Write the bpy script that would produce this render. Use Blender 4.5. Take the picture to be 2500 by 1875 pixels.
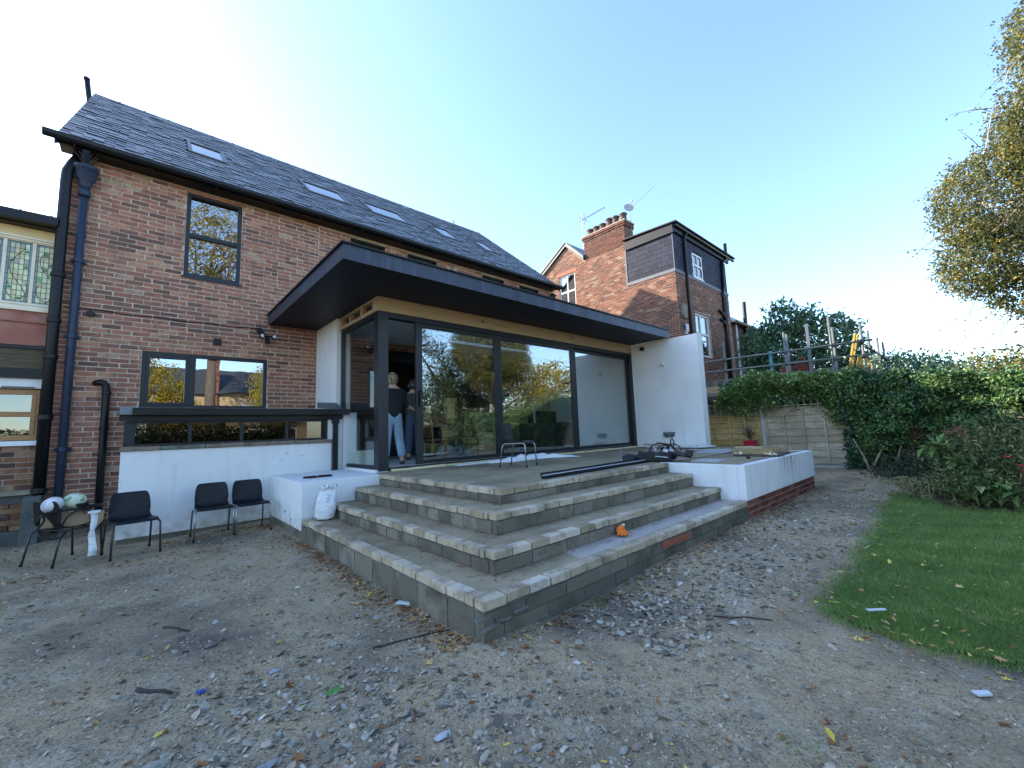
import bpy, math, random
import numpy as np
from mathutils import Vector, Matrix, Euler

random.seed(7)
rng = np.random.default_rng(7)
R = math.radians
for o in list(bpy.data.objects):
    bpy.data.objects.remove(o)
SC = bpy.context.scene
COL = SC.collection

# ------------------------------------------------------------------ camera
CAM = np.array([0.0, 0.0, 1.275])
yaw, pit, rol = R(47.91868), R(6.346398), R(-2.055943)
_f = np.array([math.cos(yaw)*math.cos(pit), math.sin(yaw)*math.cos(pit), math.sin(pit)])
_r = np.array([math.sin(yaw), -math.cos(yaw), 0.0])
_u = np.cross(_r, _f)
C_R = math.cos(rol)*_r + math.sin(rol)*_u
C_U = -math.sin(rol)*_r + math.cos(rol)*_u
C_F = _f
FOC = 1014.28/2500.0            # focal length over picture width
cd = bpy.data.cameras.new('camera')
cam = bpy.data.objects.new('camera', cd)
COL.objects.link(cam)
cd.sensor_fit = 'HORIZONTAL'
cd.sensor_width = 36.0
cd.lens = FOC*36.0
cd.clip_start = 0.05
cd.clip_end = 1000.0
cam.matrix_world = Matrix(((C_R[0], C_U[0], -C_F[0], CAM[0]), (C_R[1], C_U[1], -C_F[1], CAM[1]),
                           (C_R[2], C_U[2], -C_F[2], CAM[2]), (0, 0, 0, 1)))
SC.camera = cam

# ------------------------------------------------------------------ sky, sun, exposure
SUN = Vector((-3.05, 5.45, 3.35)).normalized()
w = bpy.data.worlds.new('World')
SC.world = w
w.use_nodes = True
nt = w.node_tree
nt.nodes.clear()
sky = nt.nodes.new('ShaderNodeTexSky')
sky.sky_type = 'NISHITA'
sky.sun_disc = False
sky.sun_elevation = math.asin(SUN.z)
sky.sun_rotation = math.atan2(SUN.x, SUN.y)
sky.altitude = 50
sky.air_density = 1.0
sky.dust_density = 0.6
sky.ozone_density = 3.0
bg = nt.nodes.new('ShaderNodeBackground')
bg.inputs['Strength'].default_value = 0.13
wo = nt.nodes.new('ShaderNodeOutputWorld')
nt.links.new(sky.outputs[0], bg.inputs[0])
nt.links.new(bg.outputs[0], wo.inputs[0])
sl = bpy.data.lights.new('sun', 'SUN')
sl.energy = 3.4
sl.angle = R(0.5)
sl.color = (1.0, 0.86, 0.68)
so = bpy.data.objects.new('sun', sl)
COL.objects.link(so)
so.rotation_euler = SUN.to_track_quat('Z', 'Y').to_euler()
so.location = (-20, 30, 30)
SC.view_settings.view_transform = 'Standard'
SC.view_settings.look = 'None'
SC.view_settings.gamma = 1.0
SC.view_settings.use_curve_mapping = False
SC.view_settings.exposure = 2.15
SC.render.engine = 'CYCLES'
SC.cycles.use_denoising = True
SC.cycles.max_bounces = 10
SC.cycles.transparent_max_bounces = 24
SC.cycles.caustics_reflective = False
SC.cycles.caustics_refractive = False
SC.cycles.sample_clamp_indirect = 6.0

# ------------------------------------------------------------------ object helpers
WL = {}                                        # world position of each root


def tag(o, label=None, cat=None, group=None, kind=None):
    if label: o['label'] = label
    if cat: o['category'] = cat
    if group: o['group'] = group
    if kind: o['kind'] = kind
    return o


def thing(name, label, cat, loc=(0, 0, 0), rz=0.0, group=None):
    o = bpy.data.objects.new(name, None)
    o.empty_display_size = 0.2
    COL.objects.link(o)
    o.location = loc
    o.rotation_euler = (0, 0, rz)
    WL[o] = np.array(loc, float)
    return tag(o, label, cat, group)


def root_loc(p):
    while p is not None and p not in WL:
        p = p.parent
    return WL[p] if p is not None else np.zeros(3)


def link(name, me, parent=None, mat=None, kind=None, label=None):
    o = bpy.data.objects.new(name, me)
    COL.objects.link(o)
    if parent is not None:
        o.parent = parent
    if mat is not None and len(me.materials) == 0:
        me.materials.append(mat)
    if kind: o['kind'] = kind
    if label: o['label'] = label
    return o


def np_mesh(name, V, F, tone=None, smooth=False):
    V = np.ascontiguousarray(V, np.float32)
    F = np.ascontiguousarray(F, np.int32)
    me = bpy.data.meshes.new(name)
    n, k = F.shape
    me.vertices.add(len(V))
    me.vertices.foreach_set('co', V.ravel())
    me.loops.add(n*k)
    me.loops.foreach_set('vertex_index', F.ravel())
    me.polygons.add(n)
    me.polygons.foreach_set('loop_start', np.arange(n, dtype=np.int32)*k)
    me.polygons.foreach_set('use_smooth', np.full(n, smooth, dtype=bool))
    me.update(calc_edges=True)
    if tone is not None:
        a = me.attributes.new('tone', 'FLOAT', 'FACE')
        a.data.foreach_set('value', np.ascontiguousarray(tone, np.float32))
    return me


def euler_m(rx=0, ry=0, rz=0):
    return np.array(Euler((rx, ry, rz)).to_matrix())


BOXV = np.array([(-.5, -.5, -.5), (.5, -.5, -.5), (.5, .5, -.5), (-.5, .5, -.5),
                 (-.5, -.5, .5), (.5, -.5, .5), (.5, .5, .5), (-.5, .5, .5)], float)
BOXF = np.array([(0, 3, 2, 1), (4, 5, 6, 7), (0, 1, 5, 4), (1, 2, 6, 5), (2, 3, 7, 6), (3, 0, 4, 7)])


class MB:
    """collects simple solids, then links them as one mesh"""
    def __init__(self):
        self.v, self.f, self.t = [], [], []

    def raw(self, V, F, tone=0.5):
        b = len(self.v)
        self.v.extend([tuple(p) for p in V])
        for q in F:
            self.f.append(tuple(int(i)+b for i in q))
            self.t.append(tone)
        return self

    def box(self, x0, x1, y0, y1, z0, z1, tone=0.5):
        c = np.array([(x0+x1)/2, (y0+y1)/2, (z0+z1)/2])
        return self.raw(BOXV*np.array([x1-x0, y1-y0, z1-z0])+c, BOXF, tone)

    def ob(self, c, s, rot=(0, 0, 0), tone=0.5, jit=0.0):
        V = BOXV*np.array(s)
        if jit: V = V+rng.normal(0, jit, V.shape)
        return self.raw(V@euler_m(*rot).T+np.array(c), BOXF, tone)

    def tube(self, pts, r, seg=8, cap=True, tone=0.5):
        pts = [Vector(p) for p in pts]
        n = len(pts)
        rs = r if isinstance(r, (list, tuple)) else [r]*n
        rings = []
        up = None
        for i in range(n):
            d = (pts[min(i+1, n-1)]-pts[max(i-1, 0)]).normalized()
            if up is None:
                up = Vector((0, 0, 1)) if abs(d.z) < 0.9 else Vector((1, 0, 0))
            a = d.cross(up).normalized()
            up = a.cross(d).normalized()
            rings.append([pts[i]+(a*math.cos(2*math.pi*k/seg)+up*math.sin(2*math.pi*k/seg))*rs[i] for k in range(seg)])
        V = [p for ring in rings for p in ring]
        F = []
        for i in range(n-1):
            for k in range(seg):
                F.append((i*seg+k, i*seg+(k+1) % seg, (i+1)*seg+(k+1) % seg, (i+1)*seg+k))
        if cap:
            F.append(tuple(range(seg-1, -1, -1)))
            F.append(tuple((n-1)*seg+k for k in range(seg)))
        return self.raw(V, F, tone)

    def lathe(self, prof, c=(0, 0, 0), seg=16, axis='z', tone=0.5):
        V, F = [], []
        n = len(prof)
        for (r_, h) in prof:
            for k in range(seg):
                a = 2*math.pi*k/seg
                x, y = r_*math.cos(a), r_*math.sin(a)
                p = (x, y, h) if axis == 'z' else ((x, h, y) if axis == 'y' else (h, x, y))
                V.append((p[0]+c[0], p[1]+c[1], p[2]+c[2]))
        for i in range(n-1):
            for k in range(seg):
                F.append((i*seg+k, i*seg+(k+1) % seg, (i+1)*seg+(k+1) % seg, (i+1)*seg+k))
        F.append(tuple(range(seg-1, -1, -1)))
        F.append(tuple((n-1)*seg+k for k in range(seg)))
        return self.raw(V, F, tone)

    def prism(self, poly, axis, a, b, tone=0.5):
        def P(p, h):
            return (h, p[0], p[1]) if axis == 'x' else ((p[0], h, p[1]) if axis == 'y' else (p[0], p[1], h))
        n = len(poly)
        V = [P(p, a) for p in poly]+[P(p, b) for p in poly]
        F = [tuple(range(n)), tuple(range(2*n-1, n-1, -1))]
        for i in range(n):
            j = (i+1) % n
            F.append((i, i+n, j+n, j))
        return self.raw(V, F, tone)

    def build(self, name, mat, parent=None, smooth=False, kind=None, label=None, bevel=0.0, sub=0):
        me = bpy.data.meshes.new(name)
        off = root_loc(parent)
        me.from_pydata([tuple(np.array(p)-off) for p in self.v], [], self.f)
        me.update()
        a = me.attributes.new('tone', 'FLOAT', 'FACE')
        a.data.foreach_set('value', np.array(self.t, np.float32))
        if smooth:
            me.polygons.foreach_set('use_smooth', np.ones(len(me.polygons), bool))
        me.validate()
        bm_fix(me)
        o = link(name, me, parent, mat, kind, label)
        if bevel:
            m = o.modifiers.new('bevel', 'BEVEL')
            m.width = bevel
            m.segments = 2
            m.limit_method = 'ANGLE'
        if sub:
            m = o.modifiers.new('sub', 'SUBSURF')
            m.levels = m.render_levels = sub
        return o


def bm_fix(me):
    import bmesh
    bm = bmesh.new()
    bm.from_mesh(me)
    bmesh.ops.recalc_face_normals(bm, faces=bm.faces)
    bm.to_mesh(me)
    bm.free()


def piece_meshes(name, n=3, jit=0.02, cham=0.0):
    """a few slightly uneven unit blocks; front edges chamfered when cham > 0"""
    out = []
    g = np.random.default_rng(len(name)*13+5)
    for i in range(n):
        if cham:
            import bmesh
            bm = bmesh.new()
            bmesh.ops.create_cube(bm, size=1.0)
            bmesh.ops.bevel(bm, geom=list(bm.edges), offset=cham, segments=1, affect='EDGES', clamp_overlap=True)
            for v in bm.verts:
                v.co += Vector(g.normal(0, jit, 3))
            me = bpy.data.meshes.new(name)
            bmesh.ops.triangulate(bm, faces=[f for f in bm.faces if len(f.verts) != 3])
            bm.to_mesh(me)
            bm.free()
            V = np.array([v.co[:] for v in me.vertices])
            F = np.array([tuple(p.vertices) for p in me.polygons])
        else:
            V = BOXV+g.normal(0, jit, BOXV.shape)
            F = BOXF.copy()
        out.append((V, F))
    return out


class Pieces:
    """bricks, slates, boards ...: the ones that show largest become objects, the rest one joined mesh"""
    def __init__(self, name, variants):
        self.name, self.var, self.items = name, variants, []

    def add(self, c, s, rot=(0, 0, 0), tone=None, hidden=False):
        self.items.append((np.array(c, float), np.array(s, float), rot, random.random() if tone is None else tone, hidden))

    def emit(self, parent, mat_o, mat_a, nmax=300, rest='brickwork', rest_label=None):
        off = root_loc(parent)
        sc = []
        for (c, s, r, t, h) in self.items:
            v = c-CAM
            d = v@C_F
            val = -1.0
            if d > 0.3 and not h:
                u, y = FOC*(v@C_R)/d, FOC*(v@C_U)/d
                if abs(u) < 0.5 and abs(y) < 0.375:
                    ss = np.sort(s)
                    val = ss[-1]*ss[-2]/d**2
            sc.append(val)
        order = np.argsort(-np.array(sc))
        meshes = []
        for i, (V, F) in enumerate(self.var):
            me = np_mesh(self.name, V, F)
            me.materials.append(mat_o)
            meshes.append(me)
        first = [int(i) for i in order[:nmax] if sc[i] > 0]
        for i in first:
            c, s, r, t, h = self.items[i]
            o = bpy.data.objects.new(self.name, meshes[i % len(meshes)])
            COL.objects.link(o)
            o.parent = parent
            o.location = c-off
            o.rotation_euler = r
            o.scale = s
            o.color = (t, t, t, 1)
        fs = set(first)
        restl = [i for i in range(len(self.items)) if i not in fs]
        if restl:
            VV, FF, TT = [], [], []
            b = 0
            for i in restl:
                c, s, r, t, h = self.items[i]
                V, F = self.var[i % len(self.var)]
                Vw = (V*s)
                if any(r): Vw = Vw@euler_m(*r).T
                VV.append(Vw+c-off)
                FF.append(F+b)
                TT.append(np.full(len(F), t))
                b += len(V)
            me = np_mesh(rest, np.concatenate(VV), np.concatenate(FF), np.concatenate(TT))
            o = link(rest, me, parent, mat_a, kind='stuff')
            if rest_label: o['label'] = rest_label
            return o


# ------------------------------------------------------------------ materials
def L(*c):
    return (c[0], c[1], c[2], 1.0)


def mat(name, col=(.5, .5, .5), rough=.6, metal=0.0, spec=.5, tone=None, ramp=None, noise=(), bump=(), coords='pos', transl=None, emis=None, alpha=None):
    """ramp: [(pos, colour)] over the piece's tone (tone='attr' or 'obj'); noise: [(scale, colour, lo, hi, detail[, (sx,sy,sz)])]
    mixes a colour in by noise; bump: [(scale, strength, distance[, (sx,sy,sz)])]"""
    m = bpy.data.materials.new(name)
    m.use_nodes = True
    t = m.node_tree
    N, K = t.nodes, t.links
    N.clear()
    out = N.new('ShaderNodeOutputMaterial')
    b = N.new('ShaderNodeBsdfPrincipled')
    K.new(b.outputs[0], out.inputs[0])
    b.inputs['Roughness'].default_value = rough
    b.inputs['Metallic'].default_value = metal
    b.inputs['Specular IOR Level'].default_value = spec
    b.inputs['Base Color'].default_value = L(*col)
    cur = None
    if coords == 'pos':
        co = N.new('ShaderNodeNewGeometry').outputs['Position']
    else:
        co = N.new('ShaderNodeTexCoord').outputs['Object']
    tv = None
    if tone == 'attr':
        a = N.new('ShaderNodeAttribute')
        a.attribute_name = 'tone'
        tv = a.outputs['Fac']
    elif tone == 'obj':
        oi = N.new('ShaderNodeObjectInfo')
        sep = N.new('ShaderNodeSeparateColor')
        K.new(oi.outputs['Color'], sep.inputs[0])
        tv = sep.outputs[0]
    if tv is not None and ramp:
        rp = N.new('ShaderNodeValToRGB')
        el = rp.color_ramp.elements
        while len(el) < len(ramp): el.new(0.5)
        for e, (p, c) in zip(el, ramp):
            e.position = p
            e.color = L(*c)
        K.new(tv, rp.inputs[0])
        cur = rp.outputs[0]

    def mapped(sc):
        if sc is None: return co
        mp = N.new('ShaderNodeMapping')
        mp.inputs['Scale'].default_value = sc
        K.new(co, mp.inputs[0])
        return mp.outputs[0]
    for n_ in noise:
        sc, c2, lo, hi, det = n_[:5]
        nz = N.new('ShaderNodeTexNoise')
        nz.inputs['Scale'].default_value = sc
        nz.inputs['Detail'].default_value = det
        nz.inputs['Roughness'].default_value = 0.62
        K.new(mapped(n_[5] if len(n_) > 5 else None), nz.inputs['Vector'])
        mr = N.new('ShaderNodeMapRange')
        mr.inputs[1].default_value = lo
        mr.inputs[2].default_value = hi
        mr.inputs[4].default_value = n_[6] if len(n_) > 6 else 1.0
        K.new(nz.outputs[0], mr.inputs[0])
        mx = N.new('ShaderNodeMix')
        mx.data_type = 'RGBA'
        K.new(mr.outputs[0], mx.inputs[0])
        if cur is None: mx.inputs[6].default_value = L(*col)
        else: K.new(cur, mx.inputs[6])
        mx.inputs[7].default_value = L(*c2)
        cur = mx.outputs[2]
    if cur is not None:
        K.new(cur, b.inputs['Base Color'])
    bn = None
    for b_ in bump:
        sc, st, di = b_[:3]
        nz = N.new('ShaderNodeTexNoise')
        nz.inputs['Scale'].default_value = sc
        nz.inputs['Detail'].default_value = 5
        K.new(mapped(b_[3] if len(b_) > 3 else None), nz.inputs['Vector'])
        bp = N.new('ShaderNodeBump')
        bp.inputs['Strength'].default_value = st
        bp.inputs['Distance'].default_value = di
        K.new(nz.outputs[0], bp.inputs['Height'])
        if bn is not None: K.new(bn, bp.inputs['Normal'])
        bn = bp.outputs[0]
    if bn is not None:
        K.new(bn, b.inputs['Normal'])
    if transl:
        tr = N.new('ShaderNodeBsdfTranslucent')
        if cur is not None: K.new(cur, tr.inputs[0])
        else: tr.inputs[0].default_value = L(*col)
        ms = N.new('ShaderNodeMixShader')
        ms.inputs[0].default_value = transl
        K.new(b.outputs[0], ms.inputs[1])
        K.new(tr.outputs[0], ms.inputs[2])
        K.new(ms.outputs[0], out.inputs[0])
    if emis:
        b.inputs['Emission Color'].default_value = L(*emis[0])
        b.inputs['Emission Strength'].default_value = emis[1]
    return m


def glass(name, ior=1.5, tint=(.8, .84, .83), bump=0.0, rough=0.0):
    m = bpy.data.materials.new(name)
    m.use_nodes = True
    t = m.node_tree
    N, K = t.nodes, t.links
    N.clear()
    out = N.new('ShaderNodeOutputMaterial')
    tr = N.new('ShaderNodeBsdfTransparent')
    tr.inputs[0].default_value = L(*tint)
    gl = N.new('ShaderNodeBsdfGlossy')
    gl.inputs['Roughness'].default_value = rough
    gl.inputs['Color'].default_value = (.95, .97, .98, 1)
    fr = N.new('ShaderNodeFresnel')
    ge = N.new('ShaderNodeNewGeometry')          # same reflection from either side of the sheet
    io = N.new('ShaderNodeMapRange')
    io.inputs[3].default_value = ior
    io.inputs[4].default_value = 1.0/ior
    K.new(ge.outputs['Backfacing'], io.inputs[0])
    K.new(io.outputs[0], fr.inputs['IOR'])
    ms = N.new('ShaderNodeMixShader')
    K.new(fr.outputs[0], ms.inputs[0])
    K.new(tr.outputs[0], ms.inputs[1])
    K.new(gl.outputs[0], ms.inputs[2])
    K.new(ms.outputs[0], out.inputs[0])
    if bump:
        co = N.new('ShaderNodeNewGeometry')
        nz = N.new('ShaderNodeTexNoise')
        nz.inputs['Scale'].default_value = 2.2
        nz.inputs['Detail'].default_value = 1.0
        K.new(co.outputs['Position'], nz.inputs['Vector'])
        bp = N.new('ShaderNodeBump')
        bp.inputs['Strength'].default_value = bump
        bp.inputs['Distance'].default_value = 0.02
        K.new(nz.outputs[0], bp.inputs['Height'])
        K.new(bp.outputs[0], gl.inputs['Normal'])
    return m


def pair(name, **kw):
    return mat(name+'_single', tone='obj', **kw), mat(name+'_joined', tone='attr', **kw)


BR_HOUSE = [(0, (.14, .075, .055)), (.07, (.20, .10, .07)), (.25, (.30, .13, .088)), (.55, (.36, .155, .10)), (.8, (.40, .18, .112)), (.93, (.45, .23, .14)), (1, (.42, .29, .19))]
M_BRK_O, M_BRK_A = pair('house_brick', ramp=BR_HOUSE, rough=.85, spec=.25,
    noise=[(9, (.10, .065, .055), .50, .78, 6), (23, (.38, .28, .22), .60, .84, 6), (1.1, (.16, .10, .075), .50, .76, 4, (1, 1, 1.6), .7)], bump=[(70, .5, .006)])
BR_NB = [(0, (.075, .04, .033)), (.2, (.125, .055, .042)), (.55, (.19, .076, .05)), (.8, (.23, .095, .06)), (.93, (.26, .14, .095)), (1, (.29, .22, .17))]
M_BRN_O, M_BRN_A = pair('neighbour_brick', ramp=BR_NB, rough=.85, spec=.25,
    noise=[(9, (.16, .09, .07), .52, .8, 6), (.9, (.15, .08, .06), .52, .72, 3, None, .8)], bump=[(60, .5, .006)])
M_MORTAR = mat('mortar', (.60, .51, .41), .95, spec=.2, noise=[(7, (.36, .31, .26), .5, .75, 5), (1.3, (.36, .31, .27), .5, .7, 3)], bump=[(90, .6, .005)])
M_MORTAR_DK = mat('dark_mortar', (.36, .28, .22), .95, spec=.2, noise=[(4, (.2, .15, .12), .5, .72, 5)], bump=[(90, .6, .005)])
SLT = [(0, (.028, .031, .036)), (.5, (.048, .053, .06)), (.85, (.075, .08, .088)), (1, (.16, .165, .17))]
M_SLT_O, M_SLT_A = pair('roof_slate', ramp=SLT, rough=.36, spec=.38, noise=[(14, (.05, .055, .06), .5, .8, 6), (30, (.23, .235, .24), .66, .8, 4)], bump=[(45, .35, .004)])
M_SLD_O, M_SLD_A = pair('dark_slate', ramp=[(0, (.012, .017, .034)), (1, (.026, .034, .06))], rough=.7, spec=.2, noise=[(14, (.012, .014, .02), .5, .8, 6)], bump=[(40, .3, .004)])
M_RIDGE = mat('ridge_tile', (.10, .095, .10), .7, noise=[(12, (.17, .15, .13), .5, .8, 5)], bump=[(40, .4, .005)])
M_BLACK = mat('black_paint', (.005, .006, .008), .42, spec=.3, noise=[(20, (.014, .015, .017), .55, .8, 5)])
M_SOFFIT = mat('dark_soffit', (.007, .010, .019), .55, spec=.35, noise=[(3, (.010, .014, .025), .45, .7, 4)])
M_ALU = mat('anthracite_frame', (.013, .016, .021), .4, spec=.35, noise=[(2.2, (.019, .023, .028), .45, .75, 4)])
M_ZINC = mat('canopy_zinc', (.040, .050, .072), .48, metal=.35, noise=[(1, (.10, .118, .15), .52, .78, 5, (14, 14, 1.2)), (5, (.028, .036, .052), .5, .75, 4)])
M_BLUEPIPE = mat('blue_grey_pipe', (.028, .042, .075), .45, spec=.3, noise=[(6, (.055, .07, .10), .5, .8, 4)])


def white_render(name, splash=True):
    m = mat(name, (.80, .80, .79), .9, spec=.2, noise=[(1.6, (.72, .725, .72), .45, .75, 5), (30, (.70, .70, .69), .62, .8, 5), (1, (.69, .69, .66), .54, .74, 4, (9, 9, .9))], bump=[(160, .25, .003), (3.5, .22, .012), (14, .12, .006)])
    t = m.node_tree
    N, K = t.nodes, t.links
    b = next(n for n in N if n.type == 'BSDF_PRINCIPLED')
    src = b.inputs['Base Color'].links[0].from_socket
    ge = N.new('ShaderNodeNewGeometry')
    sp = N.new('ShaderNodeSeparateXYZ')
    K.new(ge.outputs['Position'], sp.inputs[0])
    nz = N.new('ShaderNodeTexNoise')
    nz.inputs['Scale'].default_value = 7
    nz.inputs['Detail'].default_value = 6
    K.new(ge.outputs['Position'], nz.inputs['Vector'])
    a = N.new('ShaderNodeMapRange')
    for i, q in zip((1, 2, 3, 4), (.02, .34, .95, 0)): a.inputs[i].default_value = q
    K.new(sp.outputs[2], a.inputs[0])
    c = N.new('ShaderNodeMapRange')
    for i, q in zip((1, 2, 3, 4), (.38, .68, 0, 1)): c.inputs[i].default_value = q
    K.new(nz.outputs[0], c.inputs[0])
    mu = N.new('ShaderNodeMath')
    mu.operation = 'MULTIPLY'
    K.new(a.outputs[0], mu.inputs[0]); K.new(c.outputs[0], mu.inputs[1])
    mx = N.new('ShaderNodeMix')
    mx.data_type = 'RGBA'
    K.new(mu.outputs[0], mx.inputs[0]); K.new(src, mx.inputs[6])
    mx.inputs[7].default_value = L(.36, .31, .22)
    K.new(mx.outputs[2], b.inputs['Base Color'])
    return m


M_WHITE = white_render('white_render')
M_PLY = mat('bare_plywood', (.47, .33, .20), .75, noise=[(2.2, (.36, .24, .14), .45, .75, 5, (1, 1, 8)), (16, (.52, .40, .26), .55, .8, 4, (.3, .3, 4))], bump=[(40, .15, .003)])
M_TIMB = mat('raw_timber', (.46, .34, .20), .75, noise=[(3, (.32, .22, .12), .48, .72, 5, (2, 2, 14))])
M_GLASS = glass('window_glass', 1.62, (.74, .79, .78), .012)
M_GLASS_UP = glass('upper_window_glass', 3.2, (.6, .63, .63), .06)
M_GLASS_OLD = glass('old_window_glass', 2.1, (.5, .53, .52), .25)
M_GLASS_ROOF = glass('rooflight_glass', 2.2, (.3, .33, .36))
M_CONC = mat('screed_concrete', (.345, .285, .185), .92, spec=.2, noise=[(1.3, (.215, .172, .108), .42, .64, 6), (5, (.42, .36, .26), .56, .8, 6), (14, (.17, .135, .085), .56, .74, 6), (45, (.18, .15, .10), .58, .78, 4)], bump=[(60, .35, .006), (8, .15, .01)])
M_BLK_O, M_BLK_A = pair('concrete_block', ramp=[(0, (.13, .12, .095)), (.5, (.19, .172, .13)), (1, (.28, .255, .20))], rough=.95, spec=.2, noise=[(3, (.085, .075, .055), .46, .70, 6), (11, (.32, .295, .24), .62, .8, 5), (60, (.08, .077, .07), .58, .78, 3)], bump=[(110, .8, .006)])
PAV = [(0, (.36, .29, .19)), (.35, (.48, .40, .28)), (.75, (.57, .49, .37)), (1, (.62, .55, .45))]
M_PAV_O, M_PAV_A = pair('paver_brick', ramp=PAV, rough=.92, spec=.2, noise=[(4.5, (.21, .17, .11), .47, .70, 6), (22, (.16, .13, .085), .57, .78, 5), (50, (.52, .5, .44), .64, .8, 3)], bump=[(120, .6, .005)])
M_CHROME = mat('steel_leg', (.33, .33, .34), .32, metal=.9, noise=[(30, (.16, .13, .11), .55, .8, 5)])
M_DKLEG = mat('dark_steel_leg', (.055, .055, .06), .4, metal=.5)
M_PLASTIC = mat('black_chair_plastic', (.005, .006, .009), .45, spec=.3, coords='obj', noise=[(9, (.012, .013, .016), .52, .8, 5)], bump=[(220, .12, .002)])
M_CARD = mat('cardboard', (.36, .25, .145), .85, noise=[(4, (.29, .195, .11), .45, .75, 5)])

# ================================================================== ground
def sstep(a, b, x):
    t = np.clip((x-a)/(b-a), 0, 1)
    return t*t*(3-2*t)


def gh(x, y):
    """height of the ground"""
    x = np.asarray(x, float); y = np.asarray(y, float)
    h = 0.16*sstep(8.5, 12.2, x)*sstep(16, 12.3, x)
    h = h-0.07*sstep(-.6, -1.6, x)*sstep(7.0, 9.0, y)
    h = h+0.014*np.sin(1.3*x+.7*y)+0.013*np.sin(2.9*x-2.1*y+1)+0.009*np.sin(6.1*x+4.7*y)*np.sin(3.3*y-2.7*x)+0.006*np.sin(11*x-9*y)*np.sin(5*x+4*y)
    h = h+0.012*np.sin(23*x+3*np.sin(5*y))*np.sin(19*y+2*np.sin(7*x))*.35
    return h*sstep(60, 20, np.hypot(x, y))


def spaced(lo, hi, a, b, st):
    return np.concatenate([np.linspace(lo, a, 14)[:-1], np.arange(a, b, st), np.linspace(b, hi, 14)])


gx, gy = spaced(-400, 400, -3.2, 13, .075), spaced(-400, 400, -3, 9.3, .075)
GX, GY = np.meshgrid(gx, gy)
V = np.stack([GX, GY, gh(GX, GY)], -1).reshape(-1, 3)
ii = np.arange(len(gy)-1)[:, None]*len(gx)+np.arange(len(gx)-1)[None, :]
F = np.stack([ii, ii+1, ii+1+len(gx), ii+len(gx)], -1).reshape(-1, 4)
M_GROUND = mat('gritty_soil', (.42, .315, .19), .95, spec=.25,
    noise=[(.7, (.22, .178, .115), .44, .66, 5), (2.6, (.42, .36, .255), .5, .70, 6), (9, (.17, .14, .09), .54, .74, 6),
           (34, (.50, .45, .35), .56, .72, 5), (85, (.10, .082, .055), .54, .70, 4), (.42, (.115, .098, .075), .50, .64, 5)],
    bump=[(28, .8, .02), (95, .9, .008), (7, .6, .03)])
link('ground', np_mesh('ground', V, F, smooth=True), None, M_GROUND, kind='structure')

# ================================================================== the house
HX0, HX1, HY = -0.975, 10.27, 9.13
house = thing('brick_house', 'long two-storey brown brick house with slate roof and row of rooflights', 'house', (HX0, HY, 0))
EAVE_Y, EAVE_Z, RID_Y, RID_Z = 8.83, 5.96, 13.08, 9.50
WIN_H = [(0.475, 1.325, 4.22, 5.80), (0.0, 1.83, 1.84, 2.81), (3.42, 4.27, 4.5, 5.80), (4.85, 5.72, 4.5, 5.80),
         (7.23, 8.08, 4.5, 5.80), (8.70, 9.57, 4.5, 5.80), (3.0, 9.9, 0.72, 3.27)]


def holed(mb, x0, x1, z0, z1, y0, y1, holes, axis='y'):
    xs = sorted({x0, x1} | {v for h in holes for v in h[:2] if x0 < v < x1})
    zs = sorted({z0, z1} | {v for h in holes for v in h[2:] if z0 < v < z1})
    for a, b in zip(xs, xs[1:]):
        run = None
        for c, d in zip(zs, zs[1:]):
            mx, mz = (a+b)/2, (c+d)/2
            if not any(h[0] < mx < h[1] and h[2] < mz < h[3] for h in holes):
                run = (run[0], d) if run else (c, d)
            elif run:
                (mb.box(a, b, y0, y1, *run) if axis == 'y' else mb.box(y0, y1, a, b, *run)); run = None
        if run:
            (mb.box(a, b, y0, y1, *run) if axis == 'y' else mb.box(y0, y1, a, b, *run))


wl = MB()
holed(wl, HX0, HX1, -.15, 5.87, HY, HY+.25, WIN_H)
wl.box(HX0, HX0+.25, HY+.252, 17.2, -.15, 5.95)
wl.box(HX1-.25, HX1, HY+.252, 17.2, -.15, 5.95)
wl.box(HX0+.252, HX1-.252, 17.0, 17.2, -.15, 5.9)
for gx_ in (HX0, HX1-.22):
    wl.prism([(9.3, 5.952), (16.9, 5.952), (13.08, 9.2)], 'x', gx_, gx_+.22)
wl.build('wall', M_MORTAR, house)
room = MB()
room.box(HX0+.26, HX1-.26, HY+.26, 16.9, 3.30, 3.40)
room.box(HX0+.26, HX1-.26, HY+.26, 13.2, .60, .74)
room.box(HX0+.26, HX1-.26, 13.2, 13.3, .60, 3.30)
room.box(HX0+.26, HX1-.26, 13.2, 13.3, 3.4, 5.9)
room.box(2.0, 2.1, HY+.26, 13.2, 3.4, 5.9)
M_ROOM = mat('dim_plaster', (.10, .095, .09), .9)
room.build('inner_room', M_ROOM, house)


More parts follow.
